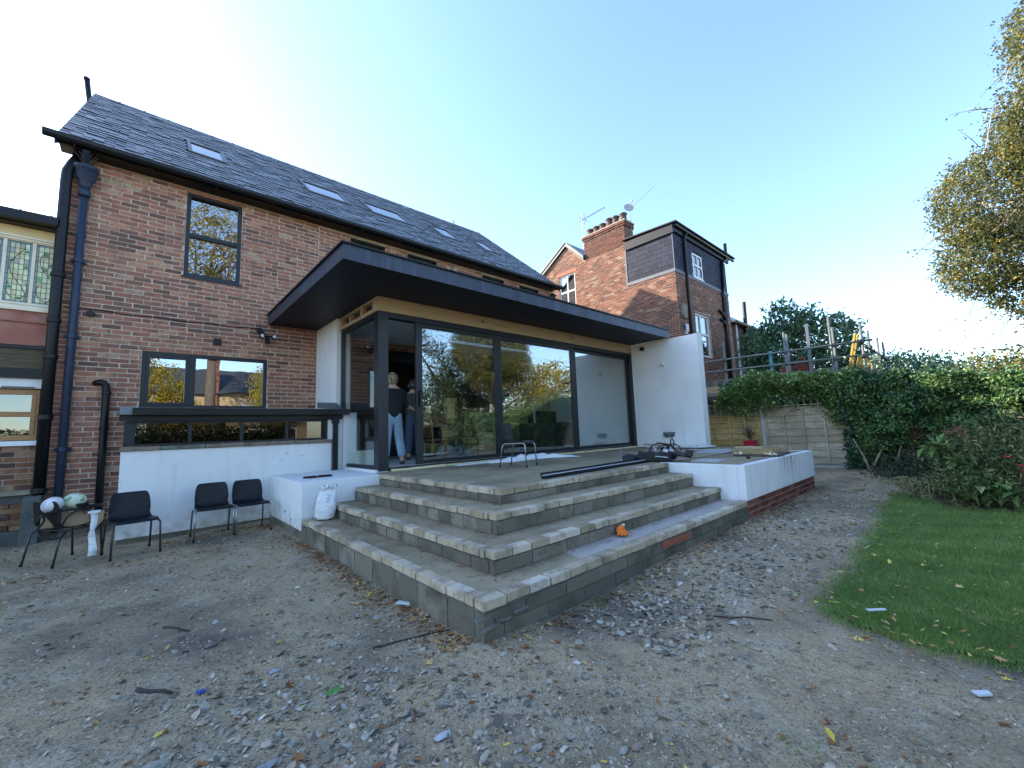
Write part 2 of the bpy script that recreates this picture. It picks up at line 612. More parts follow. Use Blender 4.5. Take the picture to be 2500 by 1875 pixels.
def lay_bricks(P, x0, x1, z0, z1, fix, holes, plane, ln=.235, cz=.078, proud=.0062, mort=.014, hide=None, outward=-1, tonef=None):
    """stretcher bond; plane 'y' = wall along x at y=fix, plane 'x' = wall along y at x=fix"""
    k = 0
    z = z0
    while z+cz*.7 <= z1:
        x = x0-(ln*.5 if k % 2 else 0)+random.uniform(-.012, .012)
        while x < x1-.02:
            l_ = ln*random.choice([1, 1, 1, 1, 1, 1, .98, 1.02])
            if k % 2 == 0 and random.random() < .02: l_ = ln*.5
            a, b = max(x, x0), min(x+l_, x1)
            if x1-b < .05: b = x1
            x += l_
            segs = [(a, b)]
            for h in holes:
                if h[2] < z+cz*.5 < h[3]:
                    ns = []
                    for (p, q) in segs:
                        if q <= h[0] or p >= h[1]: ns.append((p, q)); continue
                        if p < h[0]: ns.append((p, h[0]))
                        if q > h[1]: ns.append((h[1], q))
                    segs = ns
            for (p, q) in segs:
                if q-p < .03: continue
                cx, cz_ = (p+q)/2, z+cz/2
                dp = .05
                off = fix+outward*(proud+random.gauss(0, .0011)-dp/2)
                s = (q-p-mort, dp, cz-mort-random.uniform(0, .002))
                hid = bool(hide and hide(cx, cz_))
                tv_ = tonef(cx, cz_) if tonef else None
                if plane == 'y':
                    P.add((cx, off, cz_), s, (random.gauss(0, .006), random.gauss(0, .004), random.gauss(0, .006)), tv_, hidden=hid)
                else:
                    P.add((off, cx, cz_), (dp, s[0], s[2]), (random.gauss(0, .004), random.gauss(0, .006), random.gauss(0, .006)), tv_, hidden=hid)
        z += cz
        k += 1


BV = piece_meshes('brick', 4, .018)
P = Pieces('brick', BV)
hb = lambda x, z: (2.75 < x < 10.2 and z < 4.9) or (x > -.1 and z < 1.8) or x > 2.75 or (1.7 < x and z > 3.3 and x > 2.2)


def soot(x, z):
    if -.42 < x < -.12 and 4.42 < z < 4.78: return random.uniform(0, .05)
    if 3.2 < z < 3.62 and random.random() < .42: return random.uniform(0, .16)
    if z < 1.0 and random.random() < .35: return random.uniform(0, .25)
    if 2.83 < z < 3.15 and random.random() < .3: return random.uniform(.85, 1)
    return random.random()


lay_bricks(P, HX0, 2.74, .0, 5.87, HY, WIN_H[:2], 'y', hide=hb, tonef=soot)
lay_bricks(P, 2.74, HX1, 3.72, 5.87, HY, WIN_H[2:6], 'y', hide=hb)
lay_bricks(P, 2.74, HX1, 3.27, 3.50, HY, [], 'y', hide=hb)
P.emit(house, M_BRK_O, M_BRK_A)
MB().box(HX0, -.16, HY-.035, HY-.001, -.15, .085).build('plinth', M_BLK_A, house)

# ---- slate roof
sl_ = math.hypot(RID_Y-EAVE_Y, RID_Z-EAVE_Z)
pitch = math.atan2(RID_Z-EAVE_Z, RID_Y-EAVE_Y)
ey, ez = math.cos(pitch), math.sin(pitch)
VX0, VX1 = -1.126, 10.25
deck = MB()
deck.prism([(EAVE_Y+.05, EAVE_Z-.03), (RID_Y, RID_Z-.03), (17.35, EAVE_Z-.05), (17.35, EAVE_Z-.12), (RID_Y, RID_Z-.16), (EAVE_Y+.05, EAVE_Z-.10)], 'x', VX0+.01, VX1-.01)
M_ROOFDK = mat('roof_backing', (.03, .032, .036), .8)
deck.build('roof', M_ROOFDK, house)
RL = [(0.52, 1.21), (2.86, 3.93), (4.50, 5.73), (6.74, 7.50), (8.43, 9.09)]
RLS = [((y - EAVE_Y)/ey) for y in (10.43, 11.36)]
P = Pieces('slate', piece_meshes('slate', 3, .012))
ncr, gauge, sw = 29, sl_/29.0, .247
for k in range(ncr+1):
    s0 = k*gauge-.02
    x = VX0-(sw/2 if k % 2 else 0)
    while x < VX1-.02:
        a, b = max(x, VX0), min(x+sw, VX1)
        x += sw
        sm = s0+gauge*.5
        cut = False
        for (p, q) in RL:
            if RLS[0]-.10 < sm < RLS[1]+.05 and b > p-.0 and a < q+.0:
                if a < p-.06: b = p-.005
                elif b > q+.06: a = q+.005
                else: cut = True
        if cut or b-a < .04: continue
        ln = gauge*1.5
        if s0+ln > sl_+.02: ln = sl_+.02-s0
        if ln < .05: continue
        lift = .018+random.gauss(0, .0035)
        cs = s0+ln/2
        c = (((a+b)/2), EAVE_Y+cs*ey-lift*ez, EAVE_Z+cs*ez+lift*ey)
        P.add(c, (b-a-.008, ln, .012), (pitch-.055+random.gauss(0, .009), random.gauss(0, .008), random.gauss(0, .006)))
P.emit(house, M_SLT_O, M_SLT_A, rest='slating')
x = VX0
while x < VX1-.1:
    e = min(x+.46, VX1)
    r_ = MB()
    pts = [(RID_Y-.14, RID_Z-.085), (RID_Y, RID_Z+.035), (RID_Y+.14, RID_Z-.085), (RID_Y+.13, RID_Z-.10), (RID_Y, RID_Z+.01), (RID_Y-.13, RID_Z-.10)]
    r_.prism(pts, 'x', x+.004, e-.004)
    r_.prism([(p[0], p[1]+.012) for p in pts], 'x', e-.05, e-.006)
    r_.build('ridge_tile', M_RIDGE, house)
    x += .46
vb = MB()
for vx in (VX0-.012, VX1-.01):
    vb.prism([(EAVE_Y-.02, EAVE_Z-.02), (RID_Y, RID_Z-.01), (17.3, EAVE_Z-.04), (17.3, EAVE_Z-.16), (RID_Y, RID_Z-.17), (EAVE_Y-.02, EAVE_Z-.15)], 'x', vx, vx+.024)
vb.build('verge_board', M_ROOFDK, house)
fs = MB()
fs.box(VX0+.03, VX1-.03, 8.86, HY+.02, 5.872, 5.90)
fs.box(VX0+.02, VX1-.02, 8.845, 8.872, 5.865, 5.945)
fs.build('fascia', M_BLACK, house)
g = MB()
prof = [(-.062, .055), (-.055, .0), (-.03, -.035), (0, -.045), (.03, -.035), (.055, 0), (.062, .055), (.05, .055), (.04, .0), (0, -.03), (-.04, 0), (-.05, .055)]
g.prism([(8.775+p[0], 5.915+p[1]) for p in prof], 'x', VX0-.13, VX1+.12)
g.build('gutter', M_BLACK, house)
for gx0 in np.arange(VX0+.2, VX1, .9):
    MB().box(gx0-.012, gx0+.012, 8.79, 8.85, 5.85, 5.90).build('gutter_bracket', M_BLACK, house)


def rooflight(p, q):
    m = MB()

    def slab(mb, a, b, s0, s1, h0, h1):
        c = ((a+b)/2, EAVE_Y+(s0+s1)/2*ey-(h0+h1)/2*ez, EAVE_Z+(s0+s1)/2*ez+(h0+h1)/2*ey)
        mb.ob(c, (b-a, s1-s0, h1-h0), (pitch, 0, 0))
    s0, s1 = RLS
    t_ = .07
    slab(m, p, q, s0, s0+t_, -.05, .055); slab(m, p, q, s1-t_, s1, -.05, .055)
    slab(m, p, p+t_, s0+t_, s1-t_, -.05, .055); slab(m, q-t_, q, s0+t_, s1-t_, -.05, .055)
    fr = m.build('rooflight', M_RLF, house)
    m = MB(); slab(m, p+t_-.002, q-t_+.002, s0+t_-.002, s1-t_+.002, .02, .032)
    m.build('pane', M_GLASS_ROOF, fr)
    m = MB(); slab(m, p+t_, q-t_, s0+t_, s1-t_, -.045, -.04)
    m.build('pane_backing', M_PANE_BACKING, fr)
    m = MB(); slab(m, p-.07, q+.07, s0-.14, s0-.002, .015, .022)
    m.build('flashing', M_LEAD, fr)


M_RLF = mat('rooflight_frame', (.10, .10, .105), .45, metal=.3)
M_PANE_BACKING = mat('pale_pane_backing', (.75, .75, .72), .8)
M_LEAD = mat('lead_flashing', (.11, .12, .135), .55, metal=.2, noise=[(6, (.2, .21, .22), .5, .8, 4)])
for p, q in RL: rooflight(p, q)


def window_y(parent, x0, x1, z0, z1, y, fw, bars=(), tr=(), fm=M_ALU, gm=M_GLASS_UP, dep=.07, name='window', sill=None, sillm=None):
    """window in a wall that faces -y; bars: vertical mullions at x; tr: horizontal transoms (z, width, xa, xb)"""
    m = MB()
    m.box(x0, x1, y, y+dep, z0, z0+fw); m.box(x0, x1, y, y+dep, z1-fw, z1)
    m.box(x0, x0+fw, y, y+dep, z0+fw, z1-fw); m.box(x1-fw, x1, y, y+dep, z0+fw, z1-fw)
    for (b, wd) in bars: m.box(b-wd/2, b+wd/2, y-.002, y+dep, z0+fw, z1-fw)
    for (zt, wd, xa, xb) in tr: m.box(xa, xb, y-.004, y+dep-.002, zt-wd/2, zt+wd/2)
    o = m.build(name, fm, parent, bevel=.004)
    xs = [x0+fw]+[b for b, _ in bars]+[x1-fw]
    for a, b in zip(xs, xs[1:]):
        cuts = [z0+fw]+[t[0] for t in tr if t[2] < (a+b)/2 < t[3]]+[z1-fw]
        for c, d in zip(cuts, cuts[1:]):
            MB().box(a-.005, b+.005, y+dep*.45, y+dep*.45+.012, c-.005, d+.005).build('pane', gm, o)
    if sill:
        MB().box(x0-.03, x1+.03, y-sill, y+.01, z0-.045, z0-.002).build('sill', sillm or fm, o)
    return o


window_y(house, .475, 1.325, 4.22, 5.80, HY+.012, .065, tr=[(4.995, .075, .54, 1.26)], sill=.03)
w2 = window_y(house, 0.0, 1.83, 1.845, 2.81, HY+.012, .062, bars=[(.67, .10)], gm=M_GLASS_UP)
cas = MB()
cas.box(.062, .105, HY+.004, HY+.05, 1.907, 2.748); cas.box(.575, .62, HY+.004, HY+.05, 1.907, 2.748)
cas.box(.105, .575, HY+.004, HY+.05, 2.705, 2.748); cas.box(.105, .575, HY+.004, HY+.05, 1.907, 1.95)
cas.build('casement', M_ALU, w2)
for (a, b) in ((3.42, 4.27), (4.85, 5.72), (7.23, 8.08), (8.70, 9.57)):
    window_y(house, a, b, 4.5, 5.80, HY+.012, .035)
    MB().box(a+.04, b-.04, HY+.09, HY+.094, 4.54, 5.78).build('pane_backing', M_PANE_BACKING, house)  # pale sheet added behind the panes so they read bright
MB().box(2.95, 9.95, HY-.012, HY+.245, 3.0, 3.268).build('steel_beam', M_BLACK, house)

# pipes and fittings on the house wall
bp_ = MB()
MB().tube([(-.80, 8.82, 5.84), (-.80, 9.04, 5.70)], .045).build('outlet', M_BLUEPIPE, house)
bp_.lathe([(.065, 5.18), (.075, 5.2), (.075, 5.26), (.055, 5.30)], (-.80, 9.03, .0), 14)
hop = MB()
hop.lathe([(.05, 5.28), (.075, 5.36), (.085, 5.42), (.115, 5.46), (.13, 5.60), (.15, 5.61), (.15, 5.66), (.13, 5.665), (.11, 5.62), (.03, 5.55)], (-.80, 9.02, 0), 20)
dp = MB().tube([(-.805, 9.05, 5.30), (-.81, 9.05, 3.3), (-.815, 9.05, .05)], .05, 12)
d1 = dp.build('blue_downpipe', M_BLUEPIPE, house, smooth=True)
hop.build('hopper', M_BLUEPIPE, d1, smooth=True)
bp_.build('pipe_collar', M_BLUEPIPE, d1, smooth=True)
for zc in (4.1, 2.9, 1.2):
    MB().lathe([(.058, zc), (.062, zc+.01), (.062, zc+.055), (.058, zc+.065)], (-.81, 9.05, 0), 12).box(-.9, -.72, 9.09, 9.128, zc+.01, zc+.055).build('pipe_bracket', M_BLUEPIPE, d1)
tw = MB()
for k in range(10):
    a = random.uniform(0, 6.28)
    tw.tube([(-.80, 9.0, 5.64), (-.80+.1*math.cos(a), 9.0+.1*math.sin(a), 5.78), (-.8+.16*math.cos(a), 9+.12*math.sin(a), 5.84)], .006, 5)
tw.build('twig', mat('twig_brown', (.10, .07, .045), .9), d1)
kp = MB().tube([(-.90, 9.06, 5.80), (-.955, 9.03, 5.66), (-.995, 8.99, 5.5), (-1.0, 8.99, 5.35), (-1.0, 8.99, 3.0), (-1.0, 8.99, .60)], .066, 12).build('black_downpipe', M_BLACK, house, smooth=True)
for zc in (3.80, 3.10, 2.55, 1.66, .62):
    MB().lathe([(.072, zc), (.080, zc+.01), (.080, zc+.07), (.072, zc+.08)], (-1.0, 8.99, 0), 12).build('pipe_collar', M_BLACK, kp)
bt = MB().tube([(-.52, HY+.02, 2.24), (-.50, 9.07, 2.24), (-.46, 9.05, 2.245), (-.42, 9.04, 2.23), (-.395, 9.04, 2.18), (-.39, 9.04, 2.1), (-.388, 9.04, 1.2), (-.385, 9.04, .06)], .047, 12).build('waste_pipe', M_BLACK, house, smooth=True)
for zc in (2.05, 1.5):
    MB().lathe([(.05, zc), (.056, zc+.008), (.056, zc+.05), (.05, zc+.058)], (-.388, 9.04, 0), 12).build('pipe_collar', M_BLACK, bt)
MB().box(.955, 1.075, HY-.02, HY, 3.01, 3.13).box(.965, 1.065, HY-.024, HY-.018, 3.02, 3.12).build('air_vent', M_BLACK, house)
MB().tube([(x_, HY-.012, 3.40-.012*math.sin((x_+.8)*1.3)+.01*math.sin(x_*9)) for x_ in np.linspace(-.93, 1.72, 26)], .007, 5).build('cable', M_BLACK, house)
MB().lathe([(.045, 0), (.05, .01), (.05, .05), (.035, .075), (.01, .085)], (-.63, HY-.09, 3.325), 12, 'y').box(-.66, -.60, HY-.02, HY, 3.30, 3.35).build('dome_camera', M_BLACK, house)
sec = MB().lathe([(.05, -.06), (.055, -.05), (.055, 0)], (1.68, HY, 3.37), 12, 'y').tube([(1.70, HY-.05, 3.36), (1.75, HY-.08, 3.28), (1.80, HY-.10, 3.22)], .018, 8)
sec.ob((1.80, HY-.10, 3.17), (.075, .07, .10)); sec.tube([(1.70, HY-.12, 3.25), (1.9, HY-.12, 3.255)], .016, 8)
sec = sec.build('security_light', M_BLACK, house)
M_LENS = mat('lamp_lens', (.75, .75, .72), .2)
for (a, dz) in ((1.70, 0), (1.905, .0)):
    hd = MB().lathe([(.03, -.02), (.042, -.03), (.042, -.09), (.034, -.10)], (a, HY-.06, 3.25+dz), 14, 'y').build('lamp_head', M_BLACK, sec)
    MB().lathe([(.032, -.1), (.03, -.108)], (a, HY-.06, 3.25), 14, 'y').build('lens', M_LENS, sec)
M_VENT = mat('vent_terracotta', (.42, .36, .30), .8)
for a in (6.07, 6.285):
    MB().lathe([(.075, 0), (.07, -.03), (.05, -.035), (.048, -.02)], (a, HY-.004, 5.70), 16, 'y').build('round_vent', M_VENT, house)
lan = MB().box(10.10, 10.13, HY-.16, HY, 5.73, 5.76)
lan.lathe([(.02, 5.74), (.10, 5.70), (.105, 5.67), (.03, 5.665)], (10.115, HY-.15, 0), 6)
lan.lathe([(.085, 5.665), (.055, 5.53), (.03, 5.50)], (10.115, HY-.15, 0), 6)
lan.build('wall_lantern', M_BLACK, house)
MB().tube([(-1.23, 13.4, 9.1), (-1.235, 13.4, 9.5), (-1.30, 13.4, 10.02)], .055, 10).lathe([(.06, 0), (.062, .05)], (-1.305, 13.4, 10.0), 10).build('vent_stack', M_BLACK, house, smooth=True)
# phone-line bracket stub on the far ridge
MB().tube([(9.0, 13.1, 9.5), (9.02, 13.1, 9.72)], .012, 5).tube([(8.93, 13.1, 9.60), (9.1, 13.1, 9.66)], .008, 4).build('ridge_finial', M_RIDGE, house)

# ================================================================== glazed extension with canopy
EX0, EX1, EY = 2.80, 10.17, 6.25
ext = thing('glazed_extension', 'glass-fronted garden room under a deep dark flat canopy', 'extension', (EX0, EY, .706))
CANX, CANY, SOF, CTOP = 1.82, 5.10, 3.51, 3.70
HX_ = (5.2, 8.2, 7.3, 8.3)                       # unseen roof opening added to let light into the room


def deck_with_hole(x0, x1, y0, y1, z0, z1):
    a, b, c, d = HX_
    return MB().box(x0, a, y0, y1, z0, z1).box(b, x1, y0, y1, z0, z1).box(a, b, y0, c, z0, z1).box(a, b, d, y1, z0, z1)


deck_with_hole(CANX+.03, EX1-.002, CANY+.03, HY-.004, SOF, SOF+.03).build('canopy_soffit', M_SOFFIT, ext)
deck_with_hole(CANX+.02, EX1+.02, CANY+.02, HY-.03, SOF+.031, CTOP-.012).build('canopy_deck', M_ROOFDK, ext)
MB().box(HX_[0]-.03, HX_[1]+.03, HX_[2]-.03, HX_[3]+.03, CTOP-.011, CTOP).build('added_rooflight_pane', glass('added_rooflight_glass', 1.45, (.95, .97, .97)), ext)
ed = MB()
ed.box(CANX, EX1-.002, CANY, CANY+.018, SOF-.012, CTOP); ed.box(CANX, CANX+.018, CANY+.019, HY-.004, SOF-.012, CTOP)
ed.build('canopy_fascia', M_ZINC, ext)
dr = MB()
dr.box(CANX-.03, EX1-.002, CANY-.03, CANY+.10, CTOP+.001, CTOP+.022); dr.box(CANX-.03, CANX+.10, CANY+.101, HY-.004, CTOP+.001, CTOP+.022)
dr.build('drip_edge', M_BLACK, ext)
for xj in (2.35, 4.85, 6.75, 8.55):
    j = MB().box(xj-.05, xj+.05, CANY-.003, CANY, SOF-.01, CTOP-.005)
    for sx in (-.035, .035):
        for z_ in (3.54, 3.60, 3.66): j.box(xj+sx-.004, xj+sx+.004, CANY-.006, CANY-.003, z_-.004, z_+.004)
    j.build('fascia_joint', M_ZINC, ext)
for xd, yd_ in ((2.35, 7.3), (2.4, 5.7), (4.6, 5.7), (6.8, 5.7), (8.8, 5.7)):
    MB().lathe([(.04, SOF-.004), (.035, SOF+.001)], (xd, yd_, 0), 14).build('downlight', M_BLACK, ext)
# ply band under the canopy
pl = MB().box(2.78, 6.4, EY-.012, EY+.09, 3.272, SOF-.002).build('fascia_board', M_PLY, ext)
MB().box(6.404, EX1-.002, EY-.012, EY+.09, 3.272, SOF-.002).build('fascia_board', M_PLY, ext)
for xh in (4.92, 7.62):
    MB().lathe([(.026, -.0145), (.022, -.013)], (xh, EY, 3.40), 14, 'y').build('cable_hole', M_BLACK, ext)
lad = MB()
y0, y1 = EY+.092, 7.93
lad.box(2.78, 2.86, y0, y1, SOF-.05, SOF-.002); lad.box(2.78, 2.86, y0, y1, 3.272, 3.33)
for yy in (y0+.001, 6.86, 7.38, y1-.13):
    lad.box(2.782, 2.858, yy, yy+(.10 if yy < 6.5 else .07), 3.331, SOF-.051)
lad.build('timber_ladder_frame', M_TIMB, ext)
MB().box(2.861, 2.87, y0+.05, y1, 3.28, SOF-.01).build('membrane', M_ROOFDK, ext)
# white side return and upstand
MB().box(2.73, 2.98, 7.93, HY-.002, 1.70, SOF-.002).build('side_wall', M_WHITE, ext)
MB().box(2.74, 2.98, 7.58, HY-.002, .0, 1.698).build('side_wall', M_WHITE, ext)
MB().box(2.76, 2.97, EY+.01, 7.579, .40, .735).build('upstand', M_WHITE, ext)
# corner post and side glazing
post = MB().box(2.80, 2.97, EY, EY+.14, .712, 3.27)
post.box(2.80, 2.815, EY-.004, EY+.001, .712, 3.27); post.build('corner_post', M_ALU, ext, bevel=.006)
sf = MB()
ga, gb_ = EY+.141, 7.90
sf.box(2.80, 2.88, ga, gb_, 3.20, 3.27); sf.box(2.80, 2.88, ga, gb_, .736, .79)
sf.box(2.80, 2.88, gb_-.07, gb_, .79, 3.20); sf.box(2.80, 2.88, ga, ga+.03, .79, 3.20)
so_ = sf.build('side_window', M_ALU, ext, bevel=.004)
M_GLASS_DOOR = glass('door_glass', 2.5, (.86, .89, .88), .006)
M_GLASS_SIDE = glass('side_glass', 1.5, (.98, 1, .995), .004)
MB().box(2.83, 2.845, ga+.028, gb_-.068, .788, 3.202).build('pane', M_GLASS_SIDE, so_)
# outer frame of the doors
of = MB()
of.box(2.971, EX1-.001, EY+.0, EY+.13, 3.18, 3.27); of.box(2.971, EX1-.001, EY-.01, EY+.14, .712, .762)
of.box(10.05, EX1-.002, EY, EY+.13, .762, 3.18)
of.build('door_frame', M_ALU, ext, bevel=.004)


def sash(x0, x1, yo, sl_l, sl_r, open_=False):
    m = MB()
    m.box(x0, x0+sl_l, yo, yo+.05, .765, 3.178); m.box(x1-sl_r, x1, yo, yo+.05, .765, 3.178)
    m.box(x0+sl_l, x1-sl_r, yo, yo+.05, .765, .835); m.box(x0+sl_l, x1-sl_r, yo, yo+.05, 3.10, 3.178)
    o = m.build('sliding_door', M_ALU, ext, bevel=.003)
    MB().box(x0+sl_l-.004, x1-sl_r+.004, yo+.018, yo+.032, .832, 3.104).build('pane', M_GLASS_DOOR, o)
    return o


d_ = sash(3.475, 5.30, EY+.015, .125, .085)
MB().box(3.52, 3.55, EY-.02, EY+.014, 1.72, 2.0).build('handle', M_BLACK, d_)
sash(5.302, 7.66, EY+.018, .09, .105)
d_ = sash(7.662, 10.048, EY+.072, .14, .05)
MB().box(2.975, EX1-.2, EY+.012, EY+.10, .763, .768).build('track', mat('aluminium_track', (.5, .5, .5), .4, metal=.8), ext)
ins = MB()
x = 3.0
while x < 10.1:
    e = x+random.uniform(.3, .7)
    ins.ob(((x+e)/2, EY-.035+random.gauss(0, .004), .716), (e-x-random.uniform(.0, .03), .05+random.uniform(0, .02), .030+random.uniform(0, .012)), jit=.004)
    x = e
ins.build('insulation_strip', mat('yellow_insulation', (.72, .63, .36), .9, noise=[(9, (.5, .42, .22), .5, .8, 5)]), ext)
# room behind the glass
MB().box(2.99, EX1-.01, EY+.145, HY+.30, .60, .758).build('floor', mat('grey_floor', (.52, .54, .53), .5, noise=[(1.5, (.42, .44, .44), .45, .7, 4)]), ext)
M_INT = mat('interior_paint', (.66, .72, .74), .85)
MB().box(EX1-.02, EX1-.004, EY+.145, HY-.02, .76, 3.44).build('inner_wall', M_INT, ext)
MB().box(2.985, 2.992, 7.93, HY-.02, .76, 3.44).build('inner_wall', M_INT, ext)
deck_with_hole(2.99, EX1-.03, EY+.145, HY-.02, 3.44, 3.50).build('ceiling', mat('ceiling_grey', (.75, .75, .74), .9), ext)
sk = MB().box(EX1-.035, EX1-.021, EY+.15, 7.5, .76, .90).build('skirting', M_WHITE, ext)
MB().box(EX1-.05, EX1-.021, 7.48, 7.52, .76, 1.83).build('trim_strip', M_WHITE, ext)
for (yy, zz, wd) in ((7.95, 2.17, .17), (7.72, 2.17, .10), (7.92, 2.0, .1), (6.79, 1.14, .15)):
    MB().box(EX1-.03, EX1-.021, yy-wd/2, yy+wd/2, zz-.05, zz+.05).build('socket_plate', M_WHITE, ext)

# ---- wing wall
wing = thing('wing_wall', 'tall white rendered wing wall at the right end of the glass doors', 'wall', (EX1, 4.40, .706))
ww = MB().box(EX1, 10.45, 4.40, HY-.004, -.1, 3.49)
ww.prism([(4.40, 3.4905), (4.42, 3.50), (4.7, 3.497), (5.3, 3.4905)], 'x', EX1+.004, 10.44)
ww.build('wall', M_WHITE, wing, bevel=.012)
MB().box(EX1-.05, EX1, 5.29, 5.39, 2.80, 2.88).lathe([(.035, -.08), (.045, -.06), (.045, -.02)], (EX1, 5.34, 2.85), 12, 'x').build('motion_sensor', mat('sensor_plastic', (.62, .63, .64), .4), wing)
cm = MB().lathe([(.05, 0), (.06, -.01), (.06, -.05), (.045, -.09), (.02, -.11)], (EX1, 5.89, 3.35), 16, 'x').build('dome_camera', M_BLACK, wing, smooth=True)
sb = MB().box(EX1-.075, EX1, 5.16, 5.44, .99, 1.085)
sb.prism([(5.19, .989), (5.28, .989), (5.26, .945), (5.21, .945)], 'x', EX1-.07, EX1-.004)
sb.prism([(5.32, .989), (5.41, .989), (5.39, .945), (5.34, .945)], 'x', EX1-.07, EX1-.004)
sb = sb.build('socket_box', mat('socket_grey', (.075, .09, .10), .45), wing)
MB().box(EX1-.082, EX1-.076, 5.165, 5.435, 1.035, 1.08).build('lid', mat('socket_lid', (.15, .17, .18), .4), sb)

# ================================================================== kitchen lean-to, left of the extension
LY = 7.57
lean = thing('lean_to', 'low white rendered lean-to with a strip of dark windows under a black gutter', 'extension', (-.15, LY, 0))
MB().box(-.15, 2.535, LY, LY+.2, .045, 1.176).build('wall', M_WHITE, lean, bevel=.006)
MB().box(-.15, .05, LY+.201, HY-.01, .045, 1.176).build('wall', M_WHITE, lean)
MB().box(-.13, 2.53, LY+.012, LY+.19, -.12, .044).build('plinth', M_BLK_A, lean)
xs = [-.165, .24, .75, 1.23, 1.95, 2.54]
for a, b in zip(xs, xs[1:]):
    MB().ob(((a+b)/2, LY+.06, 1.207), (b-a-.006, .19, .056), (0, 0, random.gauss(0, .006)), random.random(), .003).build('sill_stone', mat('sill_stone', (.19+random.uniform(-.03, .05), .18, .14), .9, noise=[(5, (.09, .085, .07), .48, .7, 6), (14, (.33, .3, .24), .6, .8, 4)], bump=[(60, .5, .005)]), lean)
fr = MB()
fr.box(-.135, 2.475, LY+.02, LY+.09, 1.238, 1.265); fr.box(-.135, 2.475, LY+.02, LY+.09, 1.545, 1.575)
fr.box(-.135, -.02, LY+.02, LY+.09, 1.265, 1.545); fr.box(2.43, 2.475, LY+.02, LY+.09, 1.265, 1.545)
for mx_ in (.568, 1.204, 1.835): fr.box(mx_-.022, mx_+.022, LY+.022, LY+.088, 1.265, 1.545)
fr = fr.build('strip_window', M_ALU, lean, bevel=.003)
M_GLASS_STRIP = glass('strip_glass', 1.6, (.35, .38, .38), .01)
for a, b in ((-.02, .568), (.568, 1.204), (1.204, 1.835), (1.835, 2.43)):
    MB().box(a-.003, b+.003, LY+.05, LY+.062, 1.262, 1.548).build('pane', M_GLASS_STRIP, fr)
MB().box(-.018, .018, LY+.064, LY+.07, 1.266, 1.545).build('white_strip', M_WHITE, fr)
MB().box(2.476, 2.735, LY+.03, LY+.19, 1.178, 1.60).build('white_pier', M_WHITE, lean)
MB().box(2.5352, 2.735, LY+.04, LY+.19, .04, 1.177).build('white_pier', M_WHITE, lean)
rf = MB().prism([(LY-.01, 1.745), (HY-.012, 1.835), (HY-.012, 1.76), (LY-.01, 1.60)], 'x', -.18, 2.728)
rf.build('flat_roof', M_ROOFDK, lean)
MB().box(-.185, 2.70, LY-.035, LY-.012, 1.575, 1.66).build('fascia', M_BLACK, lean)
gt = MB()
prof = [(-.055, .05), (-.055, -.045), (.055, -.045), (.055, .05), (.046, .05), (.046, -.036), (-.046, -.036), (-.046, .05)]
gt.prism([(LY-.092+p[0], 1.70+p[1]) for p in prof], 'x', -.06, 2.80)
gt.build('gutter', M_BLACK, lean)
MB().box(-.185, -.06, LY-.09, LY+.06, 1.662, 1.77).build('gutter_end', mat('grey_flashing', (.16, .18, .20), .5), lean)
MB().prism([(LY-.02, 1.752), (8.2, 1.79), (8.2, 1.80), (LY-.02, 1.762)], 'x', -.18, 2.725).build('roof_edge', M_LEAD, lean)
MB().prism([(7.55, 1.764), (7.93, 1.80), (7.93, 1.90), (7.92, 1.90)], 'x', 2.40, 2.728).build('lead_apron', M_LEAD, lean)
sd = MB().box(2.55, 2.625, LY-.075, LY-.002, .58, 1.60).box(2.535, 2.64, LY-.085, LY-.001, 1.50, 1.62).build('square_downpipe', M_BLACK, lean, bevel=.006)
for (a, c, r_) in ((1.83, 1.03, .02), (1.75, .93, .012), (2.06, .98, .016), (1.63, .98, .01)):
    MB().lathe([(r_, -.002), (r_*.8, -.0005)], (a, LY, c), 8, 'y').build('patch_mark', mat('grey_scuff', (.5, .5, .49), .9), lean)
# dark room behind the strip windows
MB().box(.06, 2.72, HY-.03, HY-.013, .1, 1.70).box(.06, 2.72, LY+.21, HY-.031, .5, .55).build('inner_wall', mat('dim_kitchen', (.09, .06, .05), .9), lean)

